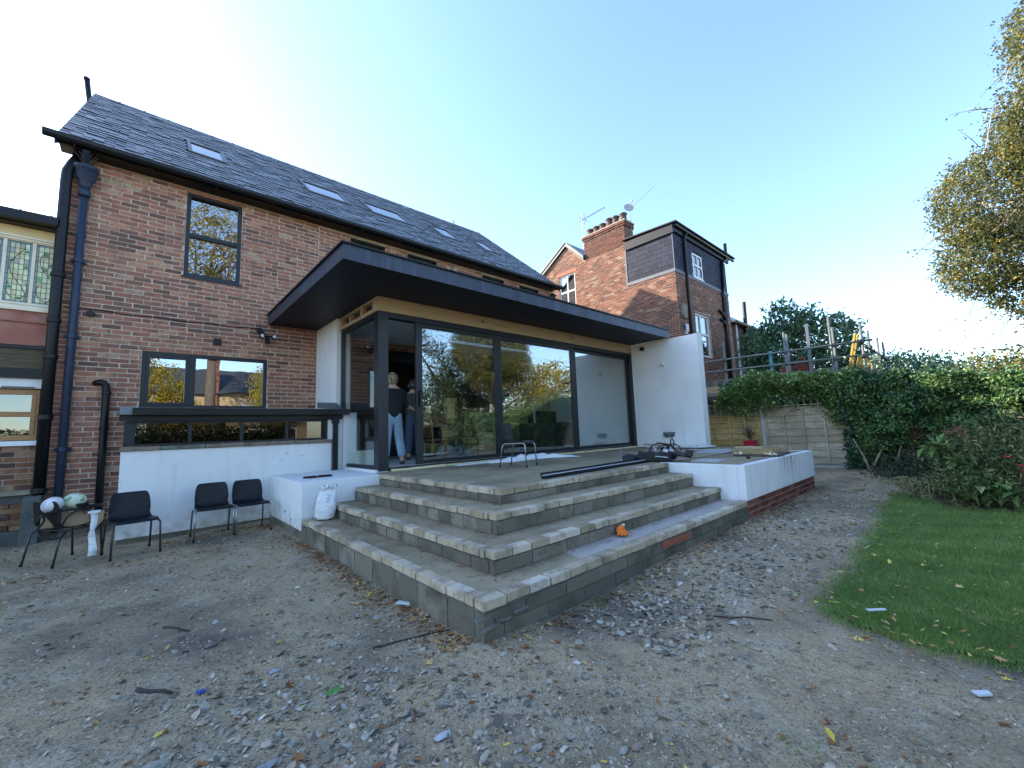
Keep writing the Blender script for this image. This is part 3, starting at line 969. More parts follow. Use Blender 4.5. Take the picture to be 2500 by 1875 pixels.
# ================================================================== terrace and steps
PX0, PX1, PY0 = 5.95, 9.35, 2.103           # planter
STX = [1.600, 1.945, 2.285, 2.640]
STY = [2.103, 2.425, 2.800, 3.150]
STZ = [.246, .402, .573, .706]
SYB = 5.862                                  # face of the low wall at the left ends
steps = thing('terrace_steps', 'four concrete block steps with pale paver edging wrapping a terrace corner', 'steps', (1.6, 2.103, 0))
M_BASE = mat('step_core', (.16, .15, .13), .95, noise=[(5, (.10, .095, .085), .45, .7, 5)], bump=[(60, .5, .006)])
PV = piece_meshes('paver_brick', 4, .006, .035)
BLV = piece_meshes('concrete_block', 4, .006, .012)
pav = Pieces('paver_brick', PV)
blk = Pieces('concrete_block', BLV)
CW, CH = .098, .056
for k in range(4):
    x0, y0, z1 = STX[k], STY[k], STZ[k]
    z0 = -.15 if k == 0 else STZ[k-1]-.005
    # core behind the blocks and the screeded tread
    co = MB().box(x0+.012, PX0-.002, y0+.012, y0+.40 if k < 3 else y0+.05, z0, z1-CH-.004)
    co.box(x0+.012, x0+.40 if k < 3 else x0+.05, (y0+.4005 if k < 3 else y0+.0505), SYB-.002, z0, z1-CH-.004)
    co.build('core', M_BASE, steps)
    if k < 3:
        X2, Y2 = STX[k+1]+.015, STY[k+1]+.015
        tr = MB().box(x0+CW+.004, PX0-.002, y0+CW+.004, Y2, z1-CH-.003, z1-.006)
        tr.box(x0+CW+.004, X2, Y2+.0005, SYB-.002, z1-CH-.003, z1-.006)
        tr.build('tread', M_CONC, steps)
    # edging pavers: front run then left run
    ln = .205
    x = x0
    first = True
    while x < PX0-.03:
        l_ = ln*(.92 if first else 1)+random.uniform(-.006, .006)
        e = min(x+l_, PX0-.004)
        pav.add(((x+e)/2, y0+CW/2+random.gauss(0, .0025), z1-CH/2+random.gauss(0, .0015)), (e-x-.011, CW, CH), (random.gauss(0, .012), random.gauss(0, .006), random.gauss(0, .012)))
        x = e
        first = False
    y = y0+CW+.004
    while y < SYB-.03:
        l_ = ln+random.uniform(-.006, .006)
        if y == y0+CW+.004: l_ = .06 if k else .10
        e = min(y+l_, SYB-.004)
        t_ = random.random()*(.85 if k else .9)
        pav.add((x0+CW/2+random.gauss(0, .0025), (y+e)/2, z1-CH/2+random.gauss(0, .0015)), (CW, e-y-.011, CH), (random.gauss(0, .006), random.gauss(0, .012), random.gauss(0, .012)), t_)
        y = e
    # blocks below the edging
    zt = z1-CH-.010
    if k == 0:
        y = y0+.10
        first = True
        while y < SYB-.02:
            l_ = .30 if first else random.choice([.40, .40, .41, .39])
            e = min(y+l_, SYB-.003)
            blk.add((x0+.03+random.gauss(0, .003), (y+e)/2, (zt-.13)/2), (.05, e-y-.012, zt+.13), (0, random.gauss(0, .008), random.gauss(0, .004)))
            y = e
            first = False
        for r_ in range(3):
            zb, zc = zt-.094*(r_+1), zt-.094*r_
            x = x0-.002
            first = True
            while x < PX0-.02:
                l_ = (.17 if r_ % 2 else .36) if first else random.choice([.40, .41, .39])
                if r_ == 0 and x > 3.9: l_ = .205
                e = min(x+l_, PX0-.003)
                t_ = random.random()*.55
                blk.add(((x+e)/2, y0+.03+random.gauss(0, .003), (zb+zc)/2), (e-x-.010, .055, zc-zb-.009), (random.gauss(0, .01), 0, random.gauss(0, .004)), t_)
                x = e
                first = False
    else:
        zb = z0+.004
        for (ax, a0, a1) in (('x', x0, PX0), ('y', y0+.055, SYB)):
            p = a0
            while p < a1-.03:
                l_ = random.choice([.30, .40, .22, .41])
                if k == 2 and ax == 'y': l_ = .212
                e = min(p+l_, a1-.003)
                if e-p > .02:
                    if ax == 'x': blk.add(((p+e)/2, y0+.027+random.gauss(0, .002), (zb+zt)/2), (e-p-.009, .05, zt-zb), (random.gauss(0, .008), 0, 0), random.random()*.9)
                    else: blk.add((x0+.027+random.gauss(0, .002), (p+e)/2, (zb+zt)/2), (.05, e-p-.009, zt-zb), (0, random.gauss(0, .008), 0), random.random()*.9)
                p = e
pav.emit(steps, M_PAV_O, M_PAV_A, rest='paver_edging')
blk.emit(steps, M_BLK_O, M_BLK_A, rest='blockwork')
# a pink-grey patch of newer screed on the bottom tread, an old red brick let into the front
MB().prism([(2.66, 2.21), (5.93, 2.21), (5.93, 2.435), (3.5, 2.435), (2.72, 2.432)], 'z', .2405, .2440).build('screed_patch', mat('pinkish_screed', (.42, .36, .32), .92, noise=[(4, (.34, .29, .26), .45, .7, 5), (30, (.48, .43, .39), .55, .8, 4)], bump=[(80, .3, .004)]), steps)
MB().ob((4.0, 2.098, .145), (.57, .012, .062), (0, .012, 0), jit=.002).build('red_brick', mat('red_clay', (.30, .085, .05), .9, noise=[(14, (.2, .06, .04), .5, .8, 5)], bump=[(80, .6, .006)]), steps)
mo = MB()
for (a, b, c) in ((1.60, 2.11, .15), (1.66, 2.095, .098), (1.75, 2.094, .112), (1.9, 2.096, .12)):
    mo.ob((a, b, c), (.12, .02, .018), (0, random.uniform(-.3, .3), 0), jit=.006)
mo.build('mortar_smear', M_BASE, steps)
# ---- terrace slab
terr = MB()
terr.box(STX[3]+CW+.004, 10.44, STY[3]+CW+.004, EY-.01, .50, STZ[3]-.004)
o = terr.build('terrace', M_CONC, None, kind='structure')

# ================================================================== white planters
pln = thing('raised_planter', 'low white rendered raised block with drip stains on a red brick plinth', 'planter', (PX0, PY0, 0))


def stained(name):
    m = white_render(name)
    t = m.node_tree
    N, K = t.nodes, t.links
    b = next(n for n in N if n.type == 'BSDF_PRINCIPLED')
    src = b.inputs['Base Color'].links[0].from_socket
    ge = N.new('ShaderNodeNewGeometry')
    sp = N.new('ShaderNodeSeparateXYZ')
    K.new(ge.outputs['Position'], sp.inputs[0])
    mp = N.new('ShaderNodeMapping')
    mp.inputs['Scale'].default_value = (24, 24, .55)
    K.new(ge.outputs['Position'], mp.inputs[0])
    nz = N.new('ShaderNodeTexNoise')
    nz.inputs['Scale'].default_value = 1.0
    nz.inputs['Detail'].default_value = 3
    K.new(mp.outputs[0], nz.inputs['Vector'])

    def mr(v, a, b_, c=0., d=1.):
        n = N.new('ShaderNodeMapRange')
        for i, q in zip((1, 2, 3, 4), (a, b_, c, d)): n.inputs[i].default_value = q
        K.new(v, n.inputs[0])
        return n.outputs[0]

    def mul(a, b_):
        n = N.new('ShaderNodeMath')
        n.operation = 'MULTIPLY'
        K.new(a, n.inputs[0]); K.new(b_, n.inputs[1])
        return n.outputs[0]
    f = mul(mul(mr(sp.outputs[0], 7.25, 7.5), mr(sp.outputs[0], 8.5, 8.1)), mr(nz.outputs[0], .47, .62))
    f = mul(f, mr(sp.outputs[2], .36, .72, .12, .95))
    mx = N.new('ShaderNodeMix')
    mx.data_type = 'RGBA'
    K.new(f, mx.inputs[0]); K.new(src, mx.inputs[6])
    mx.inputs[7].default_value = L(.21, .19, .11)
    K.new(mx.outputs[2], b.inputs['Base Color'])
    return m


M_STAIN = stained('stained_white_render')
pb = MB().box(PX0, PX1, PY0, PY0+.10, .247, .706).box(PX0, PX0+.10, PY0+.1005, 3.3, .0, .706).box(PX1-.1, PX1, PY0+.1005, 4.398, .247, .706)
pb.build('rendered_wall', M_STAIN, pln, bevel=.008)
MB().box(PX0+.101, PX1-.101, PY0+.101, 3.145, .3, .703).build('concrete_top', M_CONC, pln)
MB().box(PX0+.02, PX1-.02, PY0+.022, PY0+.2, -.2, .246).box(PX1-.12, PX1-.022, PY0+.2005, 4.35, -.2, .246).build('mortar_bed', M_MORTAR_DK, pln)
P = Pieces('brick', BV)
for (nm, a0, a1) in (('y', PX0, PX1-.02),):
    lay_bricks(P, a0, a1, -.145, .246, PY0+.022, [], 'y', proud=.006)
lay_bricks(P, PY0+.03, 4.3, -.145, .246, PX1-.022, [], 'x', outward=1)
PL = [(0, (.09, .035, .03)), (.4, (.16, .05, .036)), (.8, (.22, .07, .05)), (1, (.25, .12, .09))]
M_PLB_O, M_PLB_A = pair('plinth_brick', ramp=PL, rough=.9, spec=.2, noise=[(8, (.28, .2, .17), .58, .8, 5), (13, (.06, .035, .03), .5, .75, 5)], bump=[(60, .6, .006)])
P.emit(pln, M_PLB_O, M_PLB_A, nmax=120)

lw = thing('low_white_wall', 'knee-high white rendered wall at the left end of the steps', 'wall', (1.6, SYB, 0))
MB().box(1.6, 2.66, SYB, SYB+.22, .10, .705).box(1.6, 1.82, SYB+.2205, LY-.002, .10, .705).box(1.8205, 2.735, SYB+.2205, LY-.08, .10, .700).build('rendered_wall', M_WHITE, lw, bevel=.008)
MB().box(2.6605, 2.80, SYB+.02, SYB+.2, .3, .70).build('mortar_end', M_BASE, lw)
MB().box(1.615, 2.6, SYB+.015, SYB+.2, -.15, .0995).box(1.615, 1.8, SYB+.2005, LY-.002, -.15, .0995).build('block_base', M_BLK_A, lw)
for (yy, zz) in ((6.62, .26), (6.32, .185)):
    MB().lathe([(.026, -.003), (.024, -.001)], (1.6, yy, zz), 14, 'x').build('pipe_outlet', mat('outlet_white', (.7, .7, .7), .5), lw)
    MB().lathe([(.016, -.006), (.015, -.003)], (1.6, yy, zz), 12, 'x').build('outlet_hole', M_BLACK, lw)

# ================================================================== neighbour on the left
nl = thing('neighbour_bay', 'cream and red bay of the adjoining house with leaded stained glass', 'house', (-1.06, HY, 0))
M_CREAM = mat('cream_paint', (.80, .64, .34), .7, noise=[(3, (.66, .51, .26), .5, .75, 5), (25, (.72, .58, .33), .55, .75, 5)], bump=[(55, .5, .008)])
M_STONE = mat('cream_stone', (.80, .70, .52), .8, noise=[(6, (.66, .56, .40), .5, .8, 5)])
M_REDR = mat('red_render', (.34, .125, .09), .9, noise=[(2.5, (.42, .24, .18), .42, .68, 5), (9, (.22, .10, .08), .55, .8, 6)], bump=[(20, .5, .015)])
M_LOG = mat('old_beam', (.10, .08, .05), .9, noise=[(4, (.17, .13, .07), .45, .7, 6, (1, 1, 9)), (9, (.04, .03, .02), .5, .75, 5, (.6, 1, 12))], bump=[(12, .9, .02, (.5, 1, 8))])
XL = -3.6
X1 = -1.035
MB().box(XL, X1, HY+.10, HY+.35, 3.28, 4.58).build('upper_wall', M_CREAM, nl)
cr = MB().box(XL, X1, HY+.02, HY+.102, 4.37, 4.40).box(XL, X1, HY+.04, HY+.101, 4.34, 4.369).box(XL, X1, HY-.01, HY+.12, 3.27, 3.30).box(XL, X1, HY+.02, HY+.12, 3.301, 3.355)
cr.build('cornice', M_STONE, nl)
M_LEADW = mat('lead_came', (.045, .05, .055), .5)
GC = [(.46, .45, .30), (.50, .50, .36), (.42, .42, .32), (.55, .56, .38)]
GG = [mat('leaded_glass_%s' % n_, c, .12, noise=[(9, c2, .4, .7, 3)]) for n_, c, c2 in
      (('straw', (.62, .55, .27), (.5, .45, .23)), ('pale', (.74, .74, .40), (.62, .66, .36)), ('grey', (.38, .38, .28), (.30, .31, .24)))]
M_LEAF = mat('green_glass', (.045, .20, .04), .15, noise=[(14, (.03, .10, .035), .45, .65, 3)])
M_LEAFB = mat('bright_green_glass', (.06, .42, .03), .15)
M_BORD = mat('blue_green_glass', (.24, .36, .36), .15, noise=[(7, (.14, .22, .24), .45, .65, 3)])
zg0, zg1 = 3.40, 4.325
for wi, (a, b) in enumerate(((-1.262, -1.0), (-1.545, -1.300), (-1.83, -1.583), (-2.12, -1.87))):
    m = MB()
    m.box(a-.038, a, HY+.06, HY+.11, zg0-.03, zg1+.03)
    m.box(b, b+.001, HY+.06, HY+.11, zg0-.03, zg1+.03)
    m.box(a, b, HY+.06, HY+.11, zg1, zg1+.03).box(a, b, HY+.06, HY+.11, zg0-.03, zg0)
    win = m.build('window', M_STONE, nl)
    nx, nz = 4, 11
    bw = .026
    gw, gz = (b-a-2*bw)/nx, (zg1-zg0-2*bw)/nz
    for i in range(nx):
        for j in range(nz):
            x0_, z0_ = a+bw+i*gw, zg0+bw+j*gz
            lf = (i, j) in (((3, 9), (0, 7), (3, 6), (0, 2), (2, 0)) if wi else ((1, 9), (1, 6), (0, 4), (2, 5), (2, 7)))
            g_ = GG[1] if j < 3 and random.random() < .8 else random.choice(GG if j > 6 else GG[:2])  # bottom rows paler: a lit look put into the glass colour
            MB().box(x0_+.002, x0_+gw-.002, HY+.085, HY+.089, z0_+.002, z0_+gz-.002).build('pane', g_, win)
            if lf:
                cx, cz = x0_+gw/2, z0_+gz/2
                pts = []
                for q in range(10):
                    rr = (.62 if q % 2 == 0 else .36)*gw*random.uniform(.9, 1.15)
                    pts.append((cx+rr*math.cos(q*.628+.3), cz+rr*math.sin(q*.628+.3)))
                MB().prism(pts, 'y', HY+.0825, HY+.0848).build('glass_leaf', M_LEAFB if (wi == 0 and j in (4, 5)) else M_LEAF, win)
    MB().box(a, a+bw-.002, HY+.084, HY+.088, zg0, zg1).box(b-bw+.002, b, HY+.084, HY+.088, zg0, zg1).box(a+bw, b-bw, HY+.084, HY+.088, zg0, zg0+bw-.002).box(a+bw, b-bw, HY+.084, HY+.088, zg1-bw+.002, zg1).build('glass_border', M_BORD, win)
    ld = MB()
    for i in range(nx+1): ld.box(a+bw+i*gw-.0022, a+bw+i*gw+.0022, HY+.080, HY+.084, zg0, zg1)
    for j in range(nz+1): ld.box(a, b, HY+.0795, HY+.0838, zg0+bw+j*gz-.0022, zg0+bw+j*gz+.0022)
    cx, cz = (a+b)/2, (zg0+zg1)/2
    pts = [(cx+.085*math.sin(t*1.0+wi), HY+.079, zg0+.02+(zg1-zg0-.1)*t/6.0) for t in np.linspace(0, 6, 22)]
    ld.tube(pts, .003, 4)
    for s_ in (1, -1):
        ld.tube([(cx+s_*.10*math.sin(u), HY+.0785, zg0+.05+.16*(1-math.cos(u))) for u in np.linspace(0, 2.2, 9)], .0028, 4)
    ld.build('lead_came', M_LEADW, win)
# lower parts of the bay
MB().box(XL, X1, HY+.03, HY+.30, 2.745, 3.268).build('red_panel', M_REDR, nl)
MB().box(XL, X1, HY+.0, HY+.2, 2.76, 2.79).box(XL, X1, HY+.0, HY+.2, 3.10, 3.118).build('panel_trim', mat('red_trim', (.30, .12, .08), .7), nl)
MB().box(XL, X1, HY-.02, HY+.25, 2.415, 2.70).build('beam', M_LOG, nl)
MB().box(XL, X1, HY-.05, HY+.25, 2.701, 2.744).box(XL, X1, HY-.04, HY+.25, 2.275, 2.414).build('black_trim', M_BLACK, nl)
MB().box(XL, X1, HY+.02, HY+.25, 2.13, 2.274).build('white_lintel', M_WHITE, nl)
MB().prism([(-1.47, 2.118), (-1.12, 2.118), (-1.16, 2.152), (-1.45, 2.152)], 'y', HY-.01, HY+.018).build('hood', mat('brown_hood', (.16, .12, .09), .8), nl)
M_OAK = mat('orange_oak', (.36, .185, .06), .5, noise=[(5, (.26, .12, .04), .45, .7, 5, (1, 1, 10))])
MB().box(XL, -1.086, HY+.20, HY+.26, 1.3, 2.13).build('room_back', M_ROOM, nl)
ow = window_y(nl, -1.9, -1.09, 1.38, 2.115, HY+.03, .075, bars=[], tr=[(1.755, .07, -1.82, -1.165)], fm=M_OAK, gm=M_GLASS_OLD)
MB().box(-1.165, -1.12, HY+.02, HY+.03, 1.455, 2.04).build('casement', M_OAK, ow)
MB().box(XL, X1-.01, HY-.035, HY+.20, 1.305, 1.372).build('white_sill', M_WHITE, nl)
MB().box(-1.085, X1, HY+.03, HY+.25, 1.373, 2.129).box(XL, X1, HY+.022, HY+.30, -.2, 1.304).build('brick_backing', M_MORTAR_DK, nl)
NBR = [(0, (.06, .04, .035)), (.4, (.16, .075, .045)), (.7, (.24, .11, .055)), (.9, (.32, .21, .12)), (1, (.30, .23, .16))]
M_OLD_O, M_OLD_A = pair('old_brick', ramp=NBR, rough=.9, spec=.2, noise=[(9, (.09, .06, .045), .5, .78, 5), (5, (.28, .21, .14), .58, .8, 4)], bump=[(50, .6, .008)])
P = Pieces('brick', BV)
lay_bricks(P, -2.2, X1, .68, 1.304, HY+.022, [], 'y')
lay_bricks(P, -1.085, X1, 1.373, 2.129, HY+.03, [], 'y', ln=.12)
lay_bricks(P, -2.2, X1-.09, .13, .50, HY-.02, [], 'y')
P.emit(nl, M_OLD_O, M_OLD_A, nmax=120)
ldg = MB()
for k in range(6): ldg.ob((-1.22-.3*k, HY-.02, .645+random.gauss(0, .004)), (.29, .16, .05), (random.gauss(0, .02), random.gauss(0, .012), 0), jit=.006)
ldg.build('stone_ledge', mat('ledge_stone', (.27, .23, .16), .9, noise=[(5, (.14, .12, .09), .48, .72, 6)], bump=[(40, .6, .01)]), nl)
M_DCON = mat('damp_concrete', (.10, .11, .10), .9, noise=[(4, (.055, .062, .058), .45, .7, 5), (16, (.19, .19, .17), .6, .8, 5)], bump=[(30, .5, .01)])
MB().box(XL, X1-.1, HY-.045, HY+.0, .50, .615).box(XL, X1-.1, HY-.04, HY+.02, -.25, .125).build('concrete_plinth', M_DCON, nl)
pier = MB().prism([(8.82, -.2), (9.10, -.2), (9.10, .60), (8.90, .60), (8.82, .575)], 'x', -1.13, -.955)
pier.build('concrete_pier', M_DCON, nl, bevel=.012)
# roof edge of the bay
MB().box(XL, X1+.0, HY-.22, HY-.05, 4.575, 4.70).box(XL, X1, HY-.06, HY+.1, 4.56, 4.60).build('gutter', M_BLACK, nl)
MB().prism([(HY-.16, 4.715), (HY+.55, 4.95), (HY+1.4, 4.90), (HY+1.4, 4.5), (HY-.1, 4.62)], 'x', XL, X1).build('roof', M_SLT_A, nl)
for k in range(6): MB().prism([(HY+.43, 4.93), (HY+.55, 4.985), (HY+.67, 4.93)], 'x', -1.06-.33*(k+1)+.006, -1.06-.33*k).lathe([(.02, 0), (.001, .05)], (-1.2-.33*k, HY+.55, 4.975), 8).build('ridge_tile', M_RIDGE, nl)
# the rest of that house, set back out of sight, which keeps the yard in its shade
nb = thing('adjoining_house', 'brick body of the adjoining house behind its bay', 'house', (-4.2, 12.6, 0))
MB().box(-13.5, -3.75, 12.6, 18.5, -.2, 8.9).build('wall', M_BRN_A, nb)
MB().prism([(12.3, 8.9), (18.8, 8.9), (15.55, 11.4)], 'x', -13.8, -3.6).build('roof', M_SLT_A, nb)

# ================================================================== neighbour on the right
NX, NY = 13.3, 6.294
nr = thing('neighbour_house', 'red brick house with tall chimney and slate-clad top floor beyond the white wing wall', 'house', (NX, NY, 0))
ZD = 6.46                                     # foot of the slate cladding
M_NRM = mat('neighbour_mortar', (.46, .36, .27), .95, noise=[(5, (.3, .22, .16), .48, .72, 5)])
LWN = (14.56, 15.77, 3.655, 5.24)
nw = MB()
holed(nw, NX, 17.82, -.3, ZD, NY, NY+.25, [LWN])
nw.box(NX, NX+.25, NY+.2505, 8.11, -.3, ZD)
holed(nw, 8.1105, 12.42, -.3, 8.05, NX, NX+.25, [(10.58, 11.46, 6.3, 7.78)], axis='x')
nw.prism([(10.02, 8.0502), (12.42, 8.0502), (10.93, 8.93)], 'x', NX, NX+.25)
nw.box(17.57, 17.82, NY+.2505, 19, -.3, 8.0).box(NX+.2505, 17.57, 18.8, 19.0, -.3, 8.0).box(NX, NX+.25, 12.421, 19, -.3, 8.0)
nw.build('wall', M_NRM, nr)
P = Pieces('brick', BV)
hn = lambda y, z: z < 3.6
lay_bricks(P, NY, 8.11, 2.0, ZD, NX, [], 'x', hide=hn)
lay_bricks(P, 8.11, 12.40, 2.0, 8.01, NX, [(10.58, 11.46, 6.3, 7.95)], 'x', hide=hn)
for k in range(11):
    z = 8.006+k*.078
    f_ = (z-8.05+.08)/.88
    lay_bricks(P, 10.02+f_*.91, 12.42-f_*1.49, z, z+.078, NX, [], 'x')
lay_bricks(P, NX, 17.82, 2.0, ZD, NY, [LWN], 'y', hide=lambda x, z: z < 3.2)
# chimney
CZ = 9.0
ch = MB().box(NX+.01, NX+.60, 8.12, 10.0, 8.0, CZ).build('chimney', M_NRM, nr)
PC = Pieces('brick', BV)
lay_bricks(P, 8.11, 10.01, 8.006, CZ-.18, NX, [], 'x', tonef=lambda a, z: random.uniform(0, .45))
lay_bricks(P, 8.07, 10.05, CZ-.18, CZ-.10, NX-.035, [], 'x', tonef=lambda a, z: random.uniform(0, .45))
lay_bricks(P, 8.04, 10.08, CZ-.10, CZ, NX-.06, [], 'x', tonef=lambda a, z: random.uniform(0, .45))
lay_bricks(P, NX-.01, NX+.62, 8.05, CZ-.18, 8.12, [], 'y', tonef=lambda a, z: random.uniform(0, .45))
lay_bricks(P, NX-.05, NX+.65, CZ-.18, CZ, 8.08, [], 'y', tonef=lambda a, z: random.uniform(0, .45))
P.emit(nr, M_BRN_O, M_BRN_A)
MB().box(NX-.05, NX+.66, 8.05, 10.07, CZ+.001, CZ+.05).build('flaunching', M_MORTAR_DK, nr)
M_POT = mat('chimney_pot', (.085, .06, .05), .85, noise=[(7, (.16, .10, .07), .5, .75, 5)])
for k, (yy, hh) in enumerate(((9.80, .36), (9.49, .36), (9.19, .36), (8.87, .45), (8.58, .42), (8.24, .40))):
    MB().lathe([(.13, CZ+.03), (.14, CZ+.10), (.125, CZ+hh*.55), (.12, CZ+hh*.78), (.15, CZ+hh*.82), (.155, CZ+hh*.93), (.13, CZ+hh*.96), (.11, CZ+hh)], (NX+.2, yy, 0), 14).build('chimney_pot', M_POT, nr, smooth=True)
# slate-clad top floor
MB().box(NX+.03, 17.78, NY+.03, 8.0, ZD, 8.05).box(NX+.3, 17.78, 8.0005, 11.9, ZD, 7.9).build('upper_storey', M_ROOFDK, nr)
P = Pieces('slate', piece_meshes('slate', 3, .012))
DW = (14.72, 15.50, 6.56, 7.47)
nrow = 7
rh = (7.76-ZD-.09)/nrow
for k in range(nrow):
    z0 = ZD+.09+k*rh
    y = NY+(.0 if k % 2 else -.15)
    while y < 8.09:
        a, b = max(y, NY+.01), min(y+.30, 8.10)
        y += .30
        if b-a > .03: P.add((NX+.015-.007*(1), (a+b)/2, z0+rh/2+.02), (.010, b-a-.008, rh+.05), (0, .035, 0))
    x = NX+(.0 if k % 2 else -.15)
    while x < 17.8:
        a, b = max(x, NX+.01), min(x+.30, 17.80)
        x += .30
        if DW[0]-.05 < (a+b)/2 < DW[1]+.05 and DW[2]-.05 < z0+rh/2 < DW[3]+.05: continue
        if b-a > .03: P.add(((a+b)/2, NY+.008, z0+rh/2+.02), (b-a-.008, .010, rh+.05), (-.035, 0, 0))
P.emit(nr, M_SLD_O, M_SLD_A, nmax=200, rest='slate_cladding')
M_LDG = mat('lead_grey', (.085, .10, .125), .6, noise=[(5, (.13, .15, .17), .5, .8, 4)])
le = MB().box(NX-.02, NX+.03, NY-.02, 8.16, ZD-.03, ZD+.085).box(NX+.031, 17.84, NY-.021, NY+.03, ZD-.03, ZD+.085).box(NX-.012, NX+.03, 8.105, 8.16, ZD+.086, 7.80)
le.box(NX-.012, NX+.012, NY-.012, NY+.012, ZD+.086, 7.78)
le.build('lead_flashing', M_LDG, nr)
MB().box(NX-.06, NX+.02, NY-.06, 8.10, 7.79, 8.10).box(NX+.021, 18.05, NY-.06, NY+.02, 7.86, 8.08).build('fascia', mat('fascia_grey', (.010, .014, .022), .55, spec=.25), nr)
MB().prism([(NY-.22, 8.102), (8.2, 8.19), (8.2, 8.23), (NY-.22, 8.142)], 'x', NX-.12, 18.4).build('flat_roof', M_ROOFDK, nr)
MB().tube([(NX-.02, NY-.13, 8.05), (18.4, NY-.13, 8.03)], .05, 8).build('gutter', M_BLACK, nr)
window_y(nr, DW[0], DW[1], DW[2], DW[3], NY-.01, .06, bars=[(15.11, .05)], tr=[(7.03, .07, 14.7, 15.5)], fm=M_WHITE, gm=M_GLASS_UP, sill=.03)
window_y(nr, LWN[0], LWN[1], LWN[2], LWN[3], NY+.06, .07, bars=[(15.08, .07)], tr=[(4.5, .08, 14.6, 15.77)], fm=M_WHITE, gm=M_GLASS_UP, sill=.04)
# gable window facing our house
gwm = MB()
GXW = NX+.05
a0, a1, b0, b1 = 10.58, 11.46, 6.3, 7.78
gwm.box(GXW, GXW+.07, a0, a1, b0, b0+.06).box(GXW, GXW+.07, a0, a1, b1-.06, b1).box(GXW, GXW+.07, a0, a0+.06, b0+.06, b1-.06).box(GXW, GXW+.07, a1-.06, a1, b0+.06, b1-.06)
gwm.box(GXW-.002, GXW+.07, 11.0, 11.05, b0+.06, b1-.06).box(GXW-.004, GXW+.068, a0+.06, a1-.06, 7.0, 7.07)
gwo = gwm.build('window', M_WHITE, nr)
for (c, d) in ((a0+.055, 11.002), (11.048, a1-.055)):
    for (e, f_) in ((b0+.055, 7.003), (7.066, b1-.055)):
        MB().box(GXW+.03, GXW+.042, c, d, e, f_).build('pane', M_GLASS_UP, gwo)
MB().box(NX-.008, NX+.05, 10.48, 11.56, 7.785, 7.94).build('lintel', mat('red_lintel', (.32, .10, .065), .8, noise=[(8, (.22, .07, .05), .5, .75, 4)]), nr)
bgm = MB().prism([(10.93, 8.98), (10.93, 9.12), (12.75, 7.99), (12.75, 7.85)], 'x', NX-.10, NX-.06).prism([(10.93, 8.98), (10.93, 9.12), (10.02, 8.24), (10.02, 8.10)], 'x', NX-.101, NX-.061)
bgm.build('barge_board', mat('barge_grey', (.13, .15, .16), .6), nr)
MB().prism([(10.93, 9.125), (12.80, 7.97), (12.80, 8.02), (10.93, 9.17), (10.0, 8.26), (10.0, 8.21)], 'x', NX-.13, 17.8).build('roof', M_SLT_A, nr)
# pipes and fittings
p1 = MB().tube([(14.12, NY-.13, 8.0), (14.10, NY-.05, 7.80), (14.08, NY-.05, 6.3), (14.06, NY-.05, .2)], .05, 10).build('downpipe', M_BLACK, nr, smooth=True)
p2 = MB().tube([(17.72, NY-.10, 8.62), (17.72, NY-.10, 7.95), (17.35, NY-.06, 7.72), (17.32, NY-.06, 7.3), (17.28, NY-.06, 6.7), (17.16, NY-.05, 6.45), (17.14, NY-.05, .2)], .065, 10).build('downpipe', M_BLACK, nr, smooth=True)
MB().tube([(16.62, NY-.05, 5.62), (16.95, NY-.07, 5.52), (17.12, NY-.07, 5.32)], .05, 8).tube([(16.70, NY-.05, 5.28), (17.0, NY-.07, 5.18), (17.12, NY-.07, 5.02)], .04, 8).build('waste_pipe', M_BLACK, p2, smooth=True)
MB().tube([(17.36, NY-.05, 6.3), (17.36, NY-.05, .2)], .03, 8).build('thin_pipe', M_BLACK, p2, smooth=True)
MB().box(13.48, 13.78, NY-.10, NY-.002, 4.95, 5.32).prism([(13.48, 4.949), (13.78, 4.949), (13.70, 4.84), (13.56, 4.84)], 'y', NY-.095, NY-.004).build('stone_corbel', mat('corbel', (.24, .22, .16), .9, noise=[(6, (.14, .13, .1), .48, .7, 5)], bump=[(30, .5, .01)]), nr)
MB().box(13.62, 13.80, NY-.09, NY-.06, 4.40, 4.64).box(13.66, 13.74, NY-.07, NY, 4.3, 4.42).build('floodlight', mat('flood_grey', (.55, .56, .56), .4), nr)
ae = MB().tube([(NX+.1, 10.12, 8.62), (NX+.1, 10.12, 10.2)], .016, 6).tube([(NX+.1, 10.22, 9.86), (NX+.05, 8.95, 9.92)], .016, 6)
ae.tube([(NX-.2, 10.02, 9.86), (NX+.4, 10.02, 9.87)], .010, 5).tube([(NX+.08, 10.02, 9.62), (NX+.1, 9.92, 9.84), (NX+.08, 10.02, 10.10)], .014, 5)
for yy in np.linspace(9.0, 9.8, 7): ae.tube([(NX-.03, yy, 9.9), (NX+.17, yy, 9.905)], .006, 4)
ae.tube([(NX+.1, 10.12, 8.62), (NX+.1, 10.0, 8.62)], .014, 5).tube([(NX+.1, 10.12, 8.78), (NX+.1, 10.0, 8.78)], .014, 5)
tag(ae.build('tv_aerial', mat('aerial_metal', (.25, .25, .25), .4, metal=.7), None), 'long thin television aerial on a mast beside the chimney pots', 'aerial')
dsh = thing('satellite_dish', 'grey satellite dish on a pole at the right end of the chimney', 'dish', (NX+.5, 8.1, CZ))
M_DISH = mat('dish_grey', (.36, .36, .36), .5)
MB().tube([(NX+.5, 8.10, CZ-.3), (NX+.48, 8.10, CZ+.60)], .016, 6).build('pole', M_DISH, dsh)
dv = MB()
dvn = np.array([-.62, -.70, .35]); dvn /= np.linalg.norm(dvn)
t1 = np.cross(dvn, [0, 0, 1]); t1 /= np.linalg.norm(t1); t2 = np.cross(t1, dvn)
cc = np.array([NX+.42, 8.12, CZ+.62])
V, F = [], []
